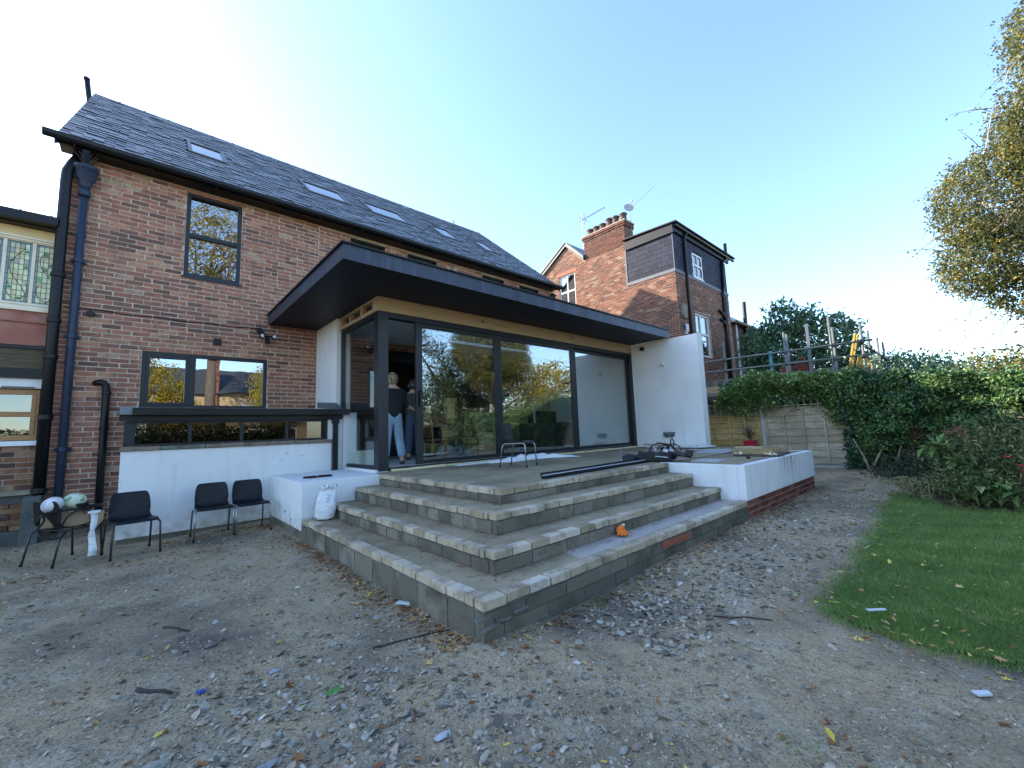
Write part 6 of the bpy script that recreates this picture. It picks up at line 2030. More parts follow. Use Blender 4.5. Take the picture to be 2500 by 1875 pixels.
def dining_chair(label, loc, rz):
    t = thing('dining_chair', label, 'chair', loc, rz, 'high-backed wooden dining chairs')
    for sx in (-.17, .17):
        q = MB_local(); q.tube([(sx, .19, 0), (sx, .17, .40), (sx, .20, .75), (sx, .26, 1.04)], .022, 6); q.build_local('back_post', M_OAKC, t)
        q = MB_local(); q.box(sx-.022, sx+.022, -.20, -.156, 0, .40); q.build_local('leg', M_OAKC, t, smooth=False)
    for k_ in range(6):
        sx = -.125+.05*k_
        q = MB_local(); q.tube([(sx, .175, .42), (sx, .20, .75), (sx, .255, 1.02)], .013, 5); q.build_local('back_slat', M_OAKC, t)
    q = MB_local(); q.box(-.19, .19, .24, .275, 1.0, 1.06); q.build_local('top_rail', M_OAKC, t, smooth=False)
    q = MB_local(); q.box(-.19, .19, -.21, .17, .36, .399); q.build_local('seat_frame', M_OAKC, t, smooth=False)
    q = MB_local(); q.box(-.185, .185, -.205, .165, .40, .43); q.build_local('seat', mat('dark_seat', (.03, .035, .035), .6), t, smooth=False, bevel=.01)
    return t


dc = dining_chair('high-backed wooden dining chair behind the first sliding door, nearest the open doorway', (4.62, 7.62, FZ), R(100))
dc2 = copy_tree(dc)
dc2.location = (5.50, 7.66, FZ); dc2.rotation_euler = (0, 0, R(-68))
dc2['label'] = 'high-backed slatted wooden dining chair beside the cardboard box marked LARGE'
dt = thing('dining_table', 'dark dining table with clutter and a draped grey cloth inside the room', 'table', (5.3, 8.4, FZ))
M_DKW = mat('dark_table', (.05, .04, .03), .4)
MB().box(4.55, 6.7, 8.0, 8.9, 1.43, 1.47).build('tabletop', M_DKW, dt)
for (a, b) in ((4.65, 8.08), (6.6, 8.08), (4.65, 8.82), (6.6, 8.82)): MB().box(a-.04, a+.04, b-.04, b+.04, FZ+.001, 1.429).build('leg', M_OAKC, dt)
V = []
for i in range(13):
    for j in range(11):
        u, v = i/12, j/10
        V.append((4.95+.55*u+.03*math.sin(v*9), 7.965-.02*math.sin(u*14+v*4)-.02*v, 1.476-.42*v*(1-.45*abs(u-.35))))
F = [(i*11+j, (i+1)*11+j, (i+1)*11+j+1, i*11+j+1) for i in range(12) for j in range(10)]
tag(MB().raw(V, F).build('grey_cloth', mat('grey_green_cloth', (.06, .08, .078), .9), None, smooth=True), 'grey green cloth hanging over the front edge of the dark table', 'cloth')
yb_ = MB().box(5.20, 5.42, 7.98, 8.12, 1.58, 2.06).box(5.30, 5.42, 8.02, 8.12, 1.471, 1.5795)
tag(yb_.build('yellow_box', mat('yellow_card', (.75, .58, .22), .7, noise=[(5, (.46, .34, .11), .5, .7, 3)]), None), 'tall yellowish carton standing on the dark table', 'box')
for (a, b, s_) in ((4.75, 8.05, .05), (4.9, 8.1, .04), (5.9, 8.2, .07), (6.3, 8.1, .10)):
    o = MB().ob((a, b, 1.471+s_*.5), (s_*1.3, s_, s_), (0, 0, random.random())).build('clutter', mat('pale_clutter', (.45, .45, .42), .6), dt)
cbx = thing('cardboard_box', 'open cardboard box marked LARGE inside the first sliding door', 'box', (6.0, 7.75, FZ))
MB().box(5.68, 6.42, 7.60, 8.0, FZ+.001, 1.08).build('carton', mat('box_card', (.50, .35, .20), .8), cbx)
MB().prism([(7.595, 1.0805), (7.60, 1.0805), (7.565, 1.25), (7.56, 1.25)], 'x', 5.76, 6.44).build('flap', mat('light_cardboard', (.50, .37, .20), .8), cbx)
MB().prism([(7.60, 1.081), (7.99, 1.081), (7.95, 1.24), (7.64, 1.22)], 'x', 5.60, 5.606).build('flap', M_CARD, cbx)
fc = bpy.data.curves.new('lettering', 'FONT')
fc.body = 'LARGE'
fc.size = .125
fc.extrude = .001
fc.materials.append(mat('box_ink', (.08, .05, .03), .8))
tmp = bpy.data.objects.new('lettering', fc)
COL.objects.link(tmp)
me_ = bpy.data.meshes.new_from_object(tmp.evaluated_get(bpy.context.evaluated_depsgraph_get()))
bpy.data.objects.remove(tmp)
fo = link('lettering', me_, cbx)
fo.location = np.array([5.86, 7.5985, .90])-WL[cbx]
fo.rotation_euler = (R(90), 0, 0)


def soft_bag(c, r, m, name, label, seed):
    g = np.random.default_rng(seed)
    ph = g.uniform(0, 6, 6)
    V, F = [], []
    for i in range(9):
        th = math.pi*.5*i/8
        for k in range(20):
            a = 2*math.pi*k/20
            w_ = 1+.10*math.sin(3*a+ph[0])+.07*math.sin(7*a+ph[1]+3*th)
            V.append((c[0]+r[0]*math.cos(th)**.6*math.cos(a)*w_, c[1]+r[1]*math.cos(th)**.6*math.sin(a)*w_, c[2]+r[2]*math.sin(th)*(1+.15*math.sin(2*a+ph[2]))))
    for i in range(8):
        for k in range(20): F.append((i*20+k, i*20+(k+1) % 20, (i+1)*20+(k+1) % 20, (i+1)*20+k))
    F.append(tuple(range(19, -1, -1)))
    return tag(MB().raw(V, F).build(name, m, None, smooth=True), label, 'bag')


M_PB = mat('pale_polybag', (.44, .50, .44), .4)
soft_bag((5.0, 7.75, FZ+.002), (.26, .14, .22), M_PB, 'plastic_bag', 'pale green plastic bag slumped on the floor nearer the doorway', 1)
soft_bag((5.42, 7.72, FZ+.002), (.24, .13, .22), mat('grey_polybag', (.24, .27, .25), .4), 'plastic_bag', 'greyish plastic bag on the floor beside the cardboard box', 2)
tub = MB().prism([(2.90, FZ+.001), (3.22, FZ+.001), (3.25, FZ+.22), (2.87, FZ+.22)], 'y', 7.3, 7.6).box(2.86, 3.26, 7.28, 7.62, FZ+.2205, FZ+.25)
tag(tub.build('storage_tub', mat('frosted_tub', (.52, .60, .50), .35), None), 'pale green storage tub behind the side window', 'tub')
sofa = thing('dark_sofa', 'dark low sofa behind the second sliding door', 'sofa', (8.3, 7.6, FZ))
M_SOFA = mat('dark_velvet', (.028, .020, .024), .7)
MB().box(7.3, 8.05, 7.3, 7.9, FZ+.001, 1.43).build('back', M_SOFA, sofa, bevel=.04)
MB().box(8.07, 8.9, 7.3, 7.9, FZ+.001, 1.43).build('back', M_SOFA, sofa, bevel=.04)
tvs = MB().box(8.1, 9.2, 8.3, 8.36, 1.35, 1.78).box(8.6, 8.7, 8.31, 8.35, FZ, 1.35)
tag(tvs.build('television', M_BLACK, None), 'dark screen standing behind the sofa', 'television')
tag(MB().box(7.98, 8.03, 8.0, 8.01, 1.42, 1.78).build('paper_roll', M_WHITE, None), 'narrow white strip upright beside the dark screen', 'strip')

# ================================================================== two people in the doorway
def skin_obj(name, verts, edges, rad, m, parent, root=0, sub=2):
    me = bpy.data.meshes.new(name)
    me.from_pydata([tuple(v) for v in verts], edges, [])
    me.materials.append(m)
    o = bpy.data.objects.new(name, me)
    COL.objects.link(o)
    o.parent = parent
    k = o.modifiers.new('skin', 'SKIN')
    k.use_smooth_shade = True
    for d, r_ in zip(me.skin_vertices[0].data, rad):
        d.radius = r_ if isinstance(r_, tuple) else (r_, r_)
    me.skin_vertices[0].data[root].use_root = True
    s = o.modifiers.new('sub', 'SUBSURF'); s.levels = 1; s.render_levels = sub
    return o


M_SKIN = mat('skin', (.48, .29, .21), .55)
M_HAIR = mat('fair_hair', (.36, .27, .15), .6, noise=[(26, (.10, .07, .035), .42, .62, 4, (1, 1, .3))], bump=[(60, .6, .01, (1, 1, .25))])
M_JEAN = mat('light_denim', (.26, .36, .48), .9, noise=[(6, (.36, .46, .56), .45, .7, 4), (40, (.20, .29, .41), .5, .7, 3)], bump=[(14, .5, .02)])
M_JUMP = mat('black_jumper', (.010, .010, .013), .85, bump=[(20, .4, .02)])


def person(label, loc, rz, cloth, legcol, hair, shoe, pose):
    t = thing('person', label, 'person', loc, rz)
    hp, kl, kr, fl_, fr_, el, er, hl, hr = pose
    # pelvis 0 spine 1 chest 2 neck 3 head 4 top 5 | lhip 6 lknee 7 lank 8 ltoe 9 | rhip 10 rknee 11 rank 12 rtoe 13 | lsh 14 lel 15 lwr 16 | rsh 17 rel 18 rwr 19
    v = [(0, 0, hp), (0, .01, hp+.18), (0, .0, hp+.40), (0, .0, hp+.53), (0, .03, hp+.63), (0, .03, hp+.72),
         (-.075, 0, hp-.06), kl, fl_, (fl_[0], fl_[1]+.12, .025), (.075, 0, hp-.06), kr, fr_, (fr_[0], fr_[1]+.12, .025),
         (-.165, 0, hp+.43), el, hl, (.165, 0, hp+.43), er, hr]
    e = [(0, 1), (1, 2), (2, 3), (3, 4), (4, 5), (0, 6), (6, 7), (7, 8), (8, 9), (0, 10), (10, 11), (11, 12), (12, 13), (2, 14), (14, 15), (15, 16), (2, 17), (17, 18), (18, 19)]
    r_ = [(.10, .08), (.09, .07), (.13, .09), .052, (.075, .085), .05, .085, .055, .04, .03, .085, .055, .04, .03, .06, .042, .028, .06, .042, .028]
    skin_obj('body', v, e, r_, M_SKIN, t)
    V_ = np.array(v)
    skin_obj('jumper', [V_[0]+[0, 0, -.10], V_[1]+[0, 0, -.06], V_[2], V_[2]+[0, 0, .085], V_[14], V_[15], V_[15]+(V_[16]-V_[15])*.55, V_[17], V_[18], V_[18]+(V_[19]-V_[18])*.35],
             [(0, 1), (1, 2), (2, 3), (2, 4), (4, 5), (5, 6), (2, 7), (7, 8), (8, 9)], [(.175, .14), (.165, .128), (.172, .125), (.075, .07), .078, .062, .05, .078, .064, .055], cloth, t)
    skin_obj('trousers', [V_[0]+[0, 0, .16], V_[0]+[0, 0, -.03], V_[6], V_[7], V_[8]+[0, 0, .05], V_[10], V_[11], V_[12]+[0, 0, .05]],
             [(0, 1), (1, 2), (2, 3), (3, 4), (1, 5), (5, 6), (6, 7)], [(.145, .115), (.15, .12), .105, .082, .075, .105, .082, .075], legcol, t)
    for (i, j) in ((8, 9), (12, 13)):
        f_ = V_[i].copy(); f_[2] = .035
        skin_obj('shoe', [f_-[0, .035, 0], f_, (V_[j]+f_)/2+[0, 0, .0], V_[j]], [(0, 1), (1, 2), (2, 3)], [.038, (.042, .045), (.04, .035), (.03, .025)], shoe, t)
    for s_, (w_, el_) in ((1, (V_[19], V_[18])), (-1, (V_[16], V_[15]))):
        d = (w_-el_); d /= np.linalg.norm(d)
        sd = np.cross(d, [0, 0, 1.]); sd /= np.linalg.norm(sd)
        dn = np.cross(sd, d)
        for k_, (of, ln) in enumerate(((-.027, .055), (-.009, .064), (.009, .06), (.026, .048))):
            b_ = w_+d*.028+sd*of
            skin_obj('finger', [b_, b_+d*ln*.5+dn*.004, b_+d*ln*.8-dn*.014, b_+d*ln-dn*.03], [(0, 1), (1, 2), (2, 3)], [.010, .009, .008, .007], M_SKIN, t, sub=1)
        skin_obj('palm', [w_-d*.01, w_+d*.03, w_+d*.055], [(0, 1), (1, 2)], [(.022, .024), (.034, .016), (.034, .013)], M_SKIN, t, sub=1)
        skin_obj('thumb', [w_+d*.012+sd*.02*s_, w_+d*.035+sd*.045*s_, w_+d*.055+sd*.05*s_-dn*.01], [(0, 1), (1, 2)], [.012, .010, .008], M_SKIN, t, sub=1)
    hd = np.array([0, .03, hp+.665])
    hv = MB_local()
    VV, FF = [], []
    for i in range(15):
        th = math.pi*(.02+.80*i/14)
        for k in range(24):
            a = 2*math.pi*k/24
            fr_c = .55 if math.sin(a) > .35 and i > 6 else 1.0
            rr = 1+.06*math.sin(5*a+i)+.05*math.sin(9*a-2*i)+random.gauss(0, .035)
            VV.append(hd+np.array([.098*math.sin(th)*math.cos(a)*rr, .112*math.sin(th)*math.sin(a)*rr*fr_c-.012, .125*math.cos(th)*(1+.03*math.sin(4*a))]))
    for i in range(14):
        for k in range(24): FF.append((i*24+k, i*24+(k+1) % 24, (i+1)*24+(k+1) % 24, (i+1)*24+k))
    hv.raw(VV, FF).build_local('hair', hair, t)
    fcm = MB_local()
    fcm.ob(hd+[0, .10, -.02], (.022, .035, .04), (.2, 0, 0)); fcm.build_local('nose', M_SKIN, t, bevel=.008)
    for sx in (-1, 1):
        q = MB_local(); q.lathe([(.002, -.013), (.012, -.006), (.012, .006), (.002, .013)], hd+[sx*.03, .088, .012], 10); q.build_local('eye', mat('eye_white', (.6, .6, .6), .2) if 'eye_white' not in bpy.data.materials else bpy.data.materials['eye_white'], t)
        q = MB_local(); q.lathe([(.005, -.028), (.02, -.012), (.02, .012), (.005, .028)], hd+[sx*.085, .01, -.015], 10); q.build_local('ear', M_SKIN, t)
    q = MB_local(); q.ob(hd+[0, .092, -.062], (.045, .012, .010)); q.build_local('mouth', mat('lips', (.35, .13, .11), .5) if 'lips' not in bpy.data.materials else bpy.data.materials['lips'], t, bevel=.004)
    return t


M_SHOE = mat('black_shoe', (.02, .02, .022), .5)
pw = person('fair-haired person in black jumper and pale jeans standing in the open doorway', (3.30, 6.78, FZ), R(-12), M_JUMP, M_JEAN, M_HAIR, M_SHOE,
            (.82, (-.10, .03, .45), (.11, .02, .45), (-.14, -.02, .06), (.15, -.06, .06), (-.24, .10, 1.02), (.225, .02, 1.03), (-.16, .26, .95), (.40, .10, .955)))
pm = person('person in dark green jacket half hidden behind the sliding door frame', (4.16, 7.62, FZ), R(-20), mat('green_jacket', (.035, .05, .045), .9, bump=[(16, .5, .02)]), mat('dark_denim', (.045, .07, .12), .9, bump=[(14, .5, .02)]), mat('dark_hair', (.03, .025, .02), .6), M_SHOE,
            (.84, (-.09, .02, .45), (.09, .0, .45), (-.11, 0, .06), (.11, -.02, .06), (-.23, .05, 1.05), (.22, .06, 1.05), (-.10, .24, 1.1), (.10, .25, 1.1)))
tag(MB().ob((4.17, 7.38, 2.09), (.10, .008, .23), (.1, 0, -.2)).build('paper_sheet', M_WHITE, None), 'white sheet of paper held up in the doorway', 'paper')
for (x_, h_, r_) in ((.22, .07, .02), (.30, .05, .025), (.48, .17, .022)):
    tag(MB().lathe([(r_, 1.92), (r_, 1.92+h_*.7), (r_*.5, 1.92+h_*.8), (r_*.5, 1.92+h_)], (x_, HY+.16, 0), 12).build('bottle', M_WHITE, None, smooth=True), {.22: 'tiny white pot at the left of the kitchen window sill', .30: 'small white jar on the kitchen window sill', .48: 'tall white bottle on the kitchen window sill'}[x_], 'bottle', 'bottles on the kitchen window sill')
MB().box(.05, 1.8, HY+.09, HY+.25, 1.86, 1.919).build('window_board', M_WHITE, house)
tag(MB().lathe([(.09, 1.92), (.13, 1.95), (.15, 2.03), (.14, 2.04), (.08, 1.96)], (1.55, HY+.22, 0), 18).build('white_bowl', M_WHITE, None, smooth=True), 'white bowl on the kitchen window sill at the right', 'bowl')

# ================================================================== lawn, stones, leaves
LAWN = np.array([(9.5, 1.0), (9.1, 1.15), (8.14, 1.12), (7.2, 1.05), (6.4, .98), (5.58, .97), (4.8, .93), (4.06, .95), (3.6, .93), (3.4, .88), (3.25, .70), (3.23, .41), (3.30, -.03), (3.5, -.6), (4.2, -3), (7, -6), (10.5, -6), (9.4, -3), (8.6, -1.0), (8.42, -.3), (8.55, .34), (9.2, .7)])


def inside(x, y, poly):
    r = np.zeros(len(x), bool)
    n = len(poly)
    for i in range(n):
        x1, y1 = poly[i]; x2, y2 = poly[(i+1) % n]
        c = ((y1 > y) != (y2 > y)) & (x < (x2-x1)*(y-y1)/((y2-y1)+1e-12)+x1)
        r ^= c
    return r


def edge_wob(x, y):
    n_ = .05*wob(x*4.3, y*4.1)+.035*wob(x*11, y*12)
    return x+n_, y+.9*n_


def edge_dist(x, y, poly):
    d = np.full(len(x), 9.)
    for i in range(len(poly)):
        p, q = poly[i], poly[(i+1) % len(poly)]
        e = q-p
        t = np.clip(((x-p[0])*e[0]+(y-p[1])*e[1])/(e@e), 0, 1)
        d = np.minimum(d, np.hypot(x-p[0]-t*e[0], y-p[1]-t*e[1]))
    return d


lx, ly = np.meshgrid(np.arange(3, 10.8, .05), np.arange(-6, 1.4, .05))
ins_ = (inside(*edge_wob(lx.ravel(), ly.ravel()), LAWN) & (edge_dist(lx.ravel(), ly.ravel(), LAWN) > .09)).reshape(lx.shape)
ids = -np.ones(lx.shape, int)
cells = ins_[:-1, :-1] & ins_[1:, :-1] & ins_[:-1, 1:] & ins_[1:, 1:]
V = np.stack([lx, ly, gh(lx, ly)+.022], -1).reshape(-1, 3)
ii = (np.arange(lx.shape[0]-1)[:, None]*lx.shape[1]+np.arange(lx.shape[1]-1)[None, :])[cells]
F = np.stack([ii, ii+1, ii+1+lx.shape[1], ii+lx.shape[1]], -1)
used, inv = np.unique(F, return_inverse=True)
M_TURF = mat('turf', (.09, .13, .035), .95, noise=[(3, (.14, .15, .055), .5, .75, 5), (14, (.10, .085, .05), .58, .8, 5)], bump=[(40, .6, .02)])
link('lawn', np_mesh('lawn', V[used], inv.reshape(F.shape), smooth=True), None, M_TURF, kind='structure')


def cam_cloud(n, rmin, rmax, a0=-62, a1=62, p=1.0):
    """ground points, thinning out with distance from the viewer's spot"""
    r = (rmin**(1-p)+rng.random(n)*(rmax**(1-p)-rmin**(1-p)))**(1/(1-p)) if p != 1 else rmin*(rmax/rmin)**rng.random(n)
    a = np.radians(47.9+rng.uniform(a0, a1, n))
    return r*np.cos(a), r*np.sin(a)


# grass blades
n = 330000
gx_, gy_ = cam_cloud(n, 2.6, 12.0, -66, -4, 1.3)
keep = inside(*edge_wob(gx_, gy_), LAWN)
gx_, gy_ = gx_[keep], gy_[keep]


ed_ = edge_dist(gx_, gy_, LAWN)
bare = .5+.5*wob(gx_*1.7+4, gy_*1.9)
keep = rng.random(len(gx_)) < np.clip(.12+ed_*4, 0, 1)*np.clip(1.45-1.1*np.clip(bare-.35, 0, 1), .25, 1)
gx_, gy_ = gx_[keep], gy_[keep]
dist = np.hypot(gx_, gy_)
n = len(gx_)
pat = .5+.5*np.sin(gx_*2.3+1.5*np.sin(gy_*1.7))*np.sin(gy_*2.9+np.sin(gx_*1.3))
hgt = rng.uniform(.016, .042, n)*(.8+.5*pat)
wd_ = rng.uniform(.0022, .0042, n)*np.clip(dist/4.5, .8, 2.2)
a = rng.uniform(0, 2*math.pi, n)
lean = rng.uniform(.1, .9, n)*hgt
la = rng.uniform(0, 2*math.pi, n)
z0 = gh(gx_, gy_)+.018
B = np.stack([gx_, gy_, z0], -1)
S = np.stack([np.cos(a)*wd_, np.sin(a)*wd_, 0*a], -1)
D = np.stack([np.cos(la)*lean, np.sin(la)*lean, hgt], -1)
V = np.empty((n, 3, 3))
V[:, 0] = B-S; V[:, 1] = B+S; V[:, 2] = B+D
M_GRASS = mat('grass_blade', tone='attr', ramp=[(0, (.10, .18, .04)), (.45, (.16, .27, .06)), (.8, (.24, .35, .09)), (1, (.40, .37, .16))], rough=.5, spec=.3, transl=.35)
tn = np.clip(rng.random(n)*.5+.30*pat+.25*wob(gx_*3.1, gy_*2.3)+.12, 0, 1)
link('grass', np_mesh('grass', V.reshape(-1, 3), np.arange(n*3).reshape(-1, 3), tn), None, M_GRASS, kind='stuff')

# stones
def solid_variants(kind, nvar, g):
    out = []
    if kind == 'chip':
        base = np.array([(1, 0, 0), (.3, .95, 0), (-.8, .6, 0), (-.85, -.55, 0), (.25, -.95, 0), (.1, .05, .55), (-.1, .0, -.55)], float)
        Fc = []
        for i in range(5):
            j = (i+1) % 5
            Fc += [(i, j, 5), (j, i, 6)]
        Fc = np.array(Fc)
    else:
        t_ = (1+5**.5)/2
        base = np.array([(-1, t_, 0), (1, t_, 0), (-1, -t_, 0), (1, -t_, 0), (0, -1, t_), (0, 1, t_), (0, -1, -t_), (0, 1, -t_), (t_, 0, -1), (t_, 0, 1), (-t_, 0, -1), (-t_, 0, 1)])/1.9
        Fc = np.array([(0, 11, 5), (0, 5, 1), (0, 1, 7), (0, 7, 10), (0, 10, 11), (1, 5, 9), (5, 11, 4), (11, 10, 2), (10, 7, 6), (7, 1, 8), (3, 9, 4), (3, 4, 2), (3, 2, 6), (3, 6, 8), (3, 8, 9), (4, 9, 5), (2, 4, 11), (6, 2, 10), (8, 6, 7), (9, 8, 1)])
    for k in range(nvar):
        V = base*(1+g.normal(0, .16, base.shape))*np.array([1, g.uniform(.5, .95), g.uniform(.22, .5)])
        out.append((V, Fc))
    return out


def scatter(name, X, Y, size, kind, m, sink=.3, zoff=0.0, tone=None, tilt=.35):
    n = len(X)
    var = solid_variants(kind, 8, rng)
    nv, F0 = len(var[0][0]), var[0][1]
    vs = np.stack([v for v, _ in var])
    V = vs[rng.integers(0, len(var), n)]*size[:, None, None]
    a = rng.uniform(0, 2*math.pi, n); t1 = rng.normal(0, tilt, n); t2 = rng.normal(0, tilt, n)
    ca, sa = np.cos(a)[:, None], np.sin(a)[:, None]
    x, y, z = V[..., 0].copy(), V[..., 1].copy(), V[..., 2].copy()
    z = z+x*t1[:, None]+y*t2[:, None]
    V = np.stack([x*ca-y*sa+X[:, None], x*sa+y*ca+Y[:, None], z+(gh(X, Y)+size*(.30-sink)+zoff)[:, None]], -1)
    F = F0[None]+(np.arange(n)*nv)[:, None, None]
    tn = np.repeat(rng.random(n) if tone is None else tone, len(F0))
    return link(name, np_mesh(name, V.reshape(-1, 3), F.reshape(-1, 3), tn), None, m, kind='stuff')


def open_ground(x, y):
    """True where bare ground shows"""
    ok = ~inside(*edge_wob(x, y), LAWN)
    ok &= ~((x > 1.6) & (y > 2.08) & (x < PX1+.05))
    ok &= ~((x > -.17) & (y > LY-.02))
    ok &= (y < 8.8) & (x < 11.6)
    return ok


STN = [(0, (.09, .08, .062)), (.2, (.18, .16, .12)), (.5, (.31, .275, .205)), (.68, (.41, .375, .29)), (.78, (.33, .33, .28)), (.86, (.42, .31, .21)), (.96, (.50, .46, .37)), (1, (.66, .62, .53))]
M_STONE_A = mat('gravel_stone', tone='attr', ramp=STN, rough=.8, spec=.3, noise=[(40, (.13, .12, .10), .5, .75, 4)], bump=[(90, .4, .004)])
M_GRIT_A = mat('grit', tone='attr', ramp=[(0, (.10, .085, .06)), (.55, (.29, .25, .175)), (.92, (.44, .38, .28)), (1, (.64, .59, .48))], rough=.9, spec=.2)
n = 105000
X, Y = cam_cloud(n, 1.2, 9.5, -66, 66, 1.15)
k_ = open_ground(X, Y)
k_ &= rng.random(n) < np.clip(.55+.6*wob(X*.9, Y*1.1), .12, 1)
X, Y = X[k_], Y[k_]
scatter('grit', X, Y, rng.uniform(.004, .0098, len(X))*np.clip(np.hypot(X, Y)/3.0, .8, 2.4), 'chip', M_GRIT_A)
n = 40000
X, Y = cam_cloud(n, 1.2, 11, -64, 64, 1.25)
k_ = open_ground(X, Y)
path = np.exp(-((Y-1.55)/.55)**2)*(X > 2.3)*(X < 9.5)
near = np.exp(-(((X-1.3)/1.5)**2+((Y-2.0)/1.3)**2))
left = np.exp(-(((X-.6)/.7)**2+((Y-2.3)/.7)**2))
band = .28+.28*wob(X*1.3+1, Y*1.5)
mud = np.exp(-(((X-3.0)/.7)**2+((Y-.9)/.55)**2))+np.exp(-(((X-2.4)/.7)**2+((Y-.1)/.5)**2))
prob = np.clip(.10+.55*band*near+.95*path+.65*left-.35*mud, .02, 1)
k_ &= rng.random(n) < prob
X, Y = X[k_], Y[k_]
sz = rng.lognormal(math.log(.0098), .45, len(X))*(1+.7*np.exp(-((Y-1.55)/.6)**2)*(X > 2.3))
h_ = rng.random(len(X)) < .55
sz = np.clip(sz, .005, .028)
scatter('gravel', X[h_], Y[h_], sz[h_]*1.15, 'chip', M_STONE_A, sink=.12)
scatter('gravel', X[~h_], Y[~h_], sz[~h_], 'stone', M_STONE_A, sink=.12)
# larger flat slate pieces, lumps of brick
n = 130
X, Y = cam_cloud(n, 1.3, 8, -60, 62, 1.3)
k_ = open_ground(X, Y)
X, Y = X[k_], Y[k_]
scatter('larger_stones', X, Y, rng.uniform(.014, .032, len(X)), 'stone', M_STONE_A, sink=.15, tilt=.15)

# fallen leaves
def star_leaf(npts=5):
    pts = []
    for k in range(npts*2+1):
        a = math.pi*(-.9+1.8*k/(npts*2))
        r_ = 1.0 if k % 2 == 0 else .48
        pts.append((math.cos(a)*r_*(1.0 if abs(a) < 2 else .7), math.sin(a)*r_*.85))
    return np.array(pts+[(-.75, 0)])


def leaf_litter(name, X, Y, Z, size, lobed, m, tone, curl=.35):
    n = len(X)
    out = star_leaf() if lobed else np.array([(1, 0), (.55, .38), (-.2, .48), (-.8, .2), (-1, 0), (-.8, -.2), (-.2, -.48), (.55, -.38)])
    kk = len(out)
    P0 = np.concatenate([[(0, 0)], out])
    r2 = (P0**2).sum(1)
    a = rng.uniform(0, 2*math.pi, n)
    cu = rng.uniform(-.15, 1, n)*curl; fo_ = rng.uniform(-.2, .9, n)*curl
    t1, t2 = rng.normal(0, .22, n), rng.normal(0, .22, n)
    jr = rng.uniform(.62, 1.15, (n, kk+1)); jr[:, 0] = 1
    x = P0[None, :, 0]*size[:, None]*jr; y = P0[None, :, 1]*size[:, None]*jr*rng.uniform(.6, 1, n)[:, None]
    z = (cu[:, None]*r2[None]+fo_[:, None]*np.abs(P0[None, :, 1])*1.0)*size[:, None]+x*t1[:, None]+y*t2[:, None]
    z -= z.min(1, keepdims=True)
    ca, sa = np.cos(a)[:, None], np.sin(a)[:, None]
    V = np.stack([x*ca-y*sa+X[:, None], x*sa+y*ca+Y[:, None], z+Z[:, None]+.004], -1)
    F0 = np.array([(0, i+1, (i+1) % kk+1) for i in range(kk)])
    F = F0[None]+(np.arange(n)*(kk+1))[:, None, None]
    return link(name, np_mesh(name, V.reshape(-1, 3), F.reshape(-1, 3), np.repeat(tone, kk)), None, m, kind='stuff')


LFR = [(0, (.10, .045, .022)), (.3, (.22, .09, .035)), (.55, (.37, .17, .06)), (.7, (.47, .28, .11)), (.82, (.56, .42, .23)), (.9, (.66, .48, .09)), (1, (.74, .60, .14))]
M_LITTER = mat('dead_leaf', tone='attr', ramp=LFR, rough=.7, spec=.25, transl=.15, noise=[(60, (.10, .06, .035), .55, .8, 4)])


def lawn_z(x, y): return gh(x, y)+np.where(inside(*edge_wob(x, y), LAWN), .05, 0)


# drifts along the foot of the steps, the walls and the lawn edge
def line_pts(p, q, n, side, w_):
    t = rng.random(n)
    p, q = np.array(p), np.array(q)
    nrm = np.array([-(q-p)[1], (q-p)[0]]); nrm = nrm/np.linalg.norm(nrm)*side
    o = np.abs(rng.normal(0, w_, n))+.015
    P_ = p+(q-p)*t[:, None]+nrm*o[:, None]
    return P_[:, 0], P_[:, 1]


LX, LYY, T_ = [], [], []
for (p, q, n, s, w_, tl, th) in (((1.60, 5.8), (1.60, 4.0), 420, -1, .10, .1, .8), ((1.60, 4.0), (1.60, 2.15), 460, -1, .12, .05, .9), ((1.62, 2.10), (6, 2.10), 700, -1, .16, .05, .9), ((6, 2.1), (9.3, 2.1), 420, -1, .16, .1, .95),
                                 ((.3, 7.3), (1.55, 7.3), 420, -1, .28, .1, .85), ((1.57, 7.3), (1.57, 5.9), 60, -1, .08, .1, .8), ((-1.2, 6.6), (1.0, 6.4), 260, -1, .25, .2, .85), ((3.5, 1.0), (9, 1.2), 110, 1, .10, .2, 1), ((3.25, .7), (3.35, -.6), 60, -1, .07, .5, 1),
                                 ((9.2, 1.3), (11.5, 1.9), 160, 1, .35, .1, .9)):
    x, y = line_pts(p, q, n, s, w_)
    LX.append(x); LYY.append(y); T_.append(rng.uniform(tl, th, n))
n = 900
x, y = cam_cloud(n, 1.3, 9, -62, 62, 1.0)
ok = ~((x > 1.6) & (y > 2.08)) & (y < 8.5) & ~((x > -.15) & (y > 7.5))
LX.append(x[ok]); LYY.append(y[ok]); T_.append(np.where(rng.random(ok.sum()) < .12, rng.uniform(.85, 1, ok.sum()), rng.uniform(0, .8, ok.sum())))
x, y = cam_cloud(900, 3, 10, -64, -8, .9)
ok = inside(x, y, LAWN)
LX.append(x[ok]); LYY.append(y[ok]); T_.append(rng.uniform(.6, .98, ok.sum()))
x, y = np.concatenate(LX), np.concatenate(LYY)
t = np.concatenate(T_)
lob = rng.random(len(x)) < .24
leaf_litter('fallen_leaves', x[lob], y[lob], lawn_z(x[lob], y[lob]), rng.uniform(.018, .036, lob.sum()), True, M_LITTER, t[lob])
lob = ~lob
leaf_litter('fallen_leaves', x[lob], y[lob], lawn_z(x[lob], y[lob]), rng.uniform(.009, .023, lob.sum()), False, M_LITTER, t[lob])
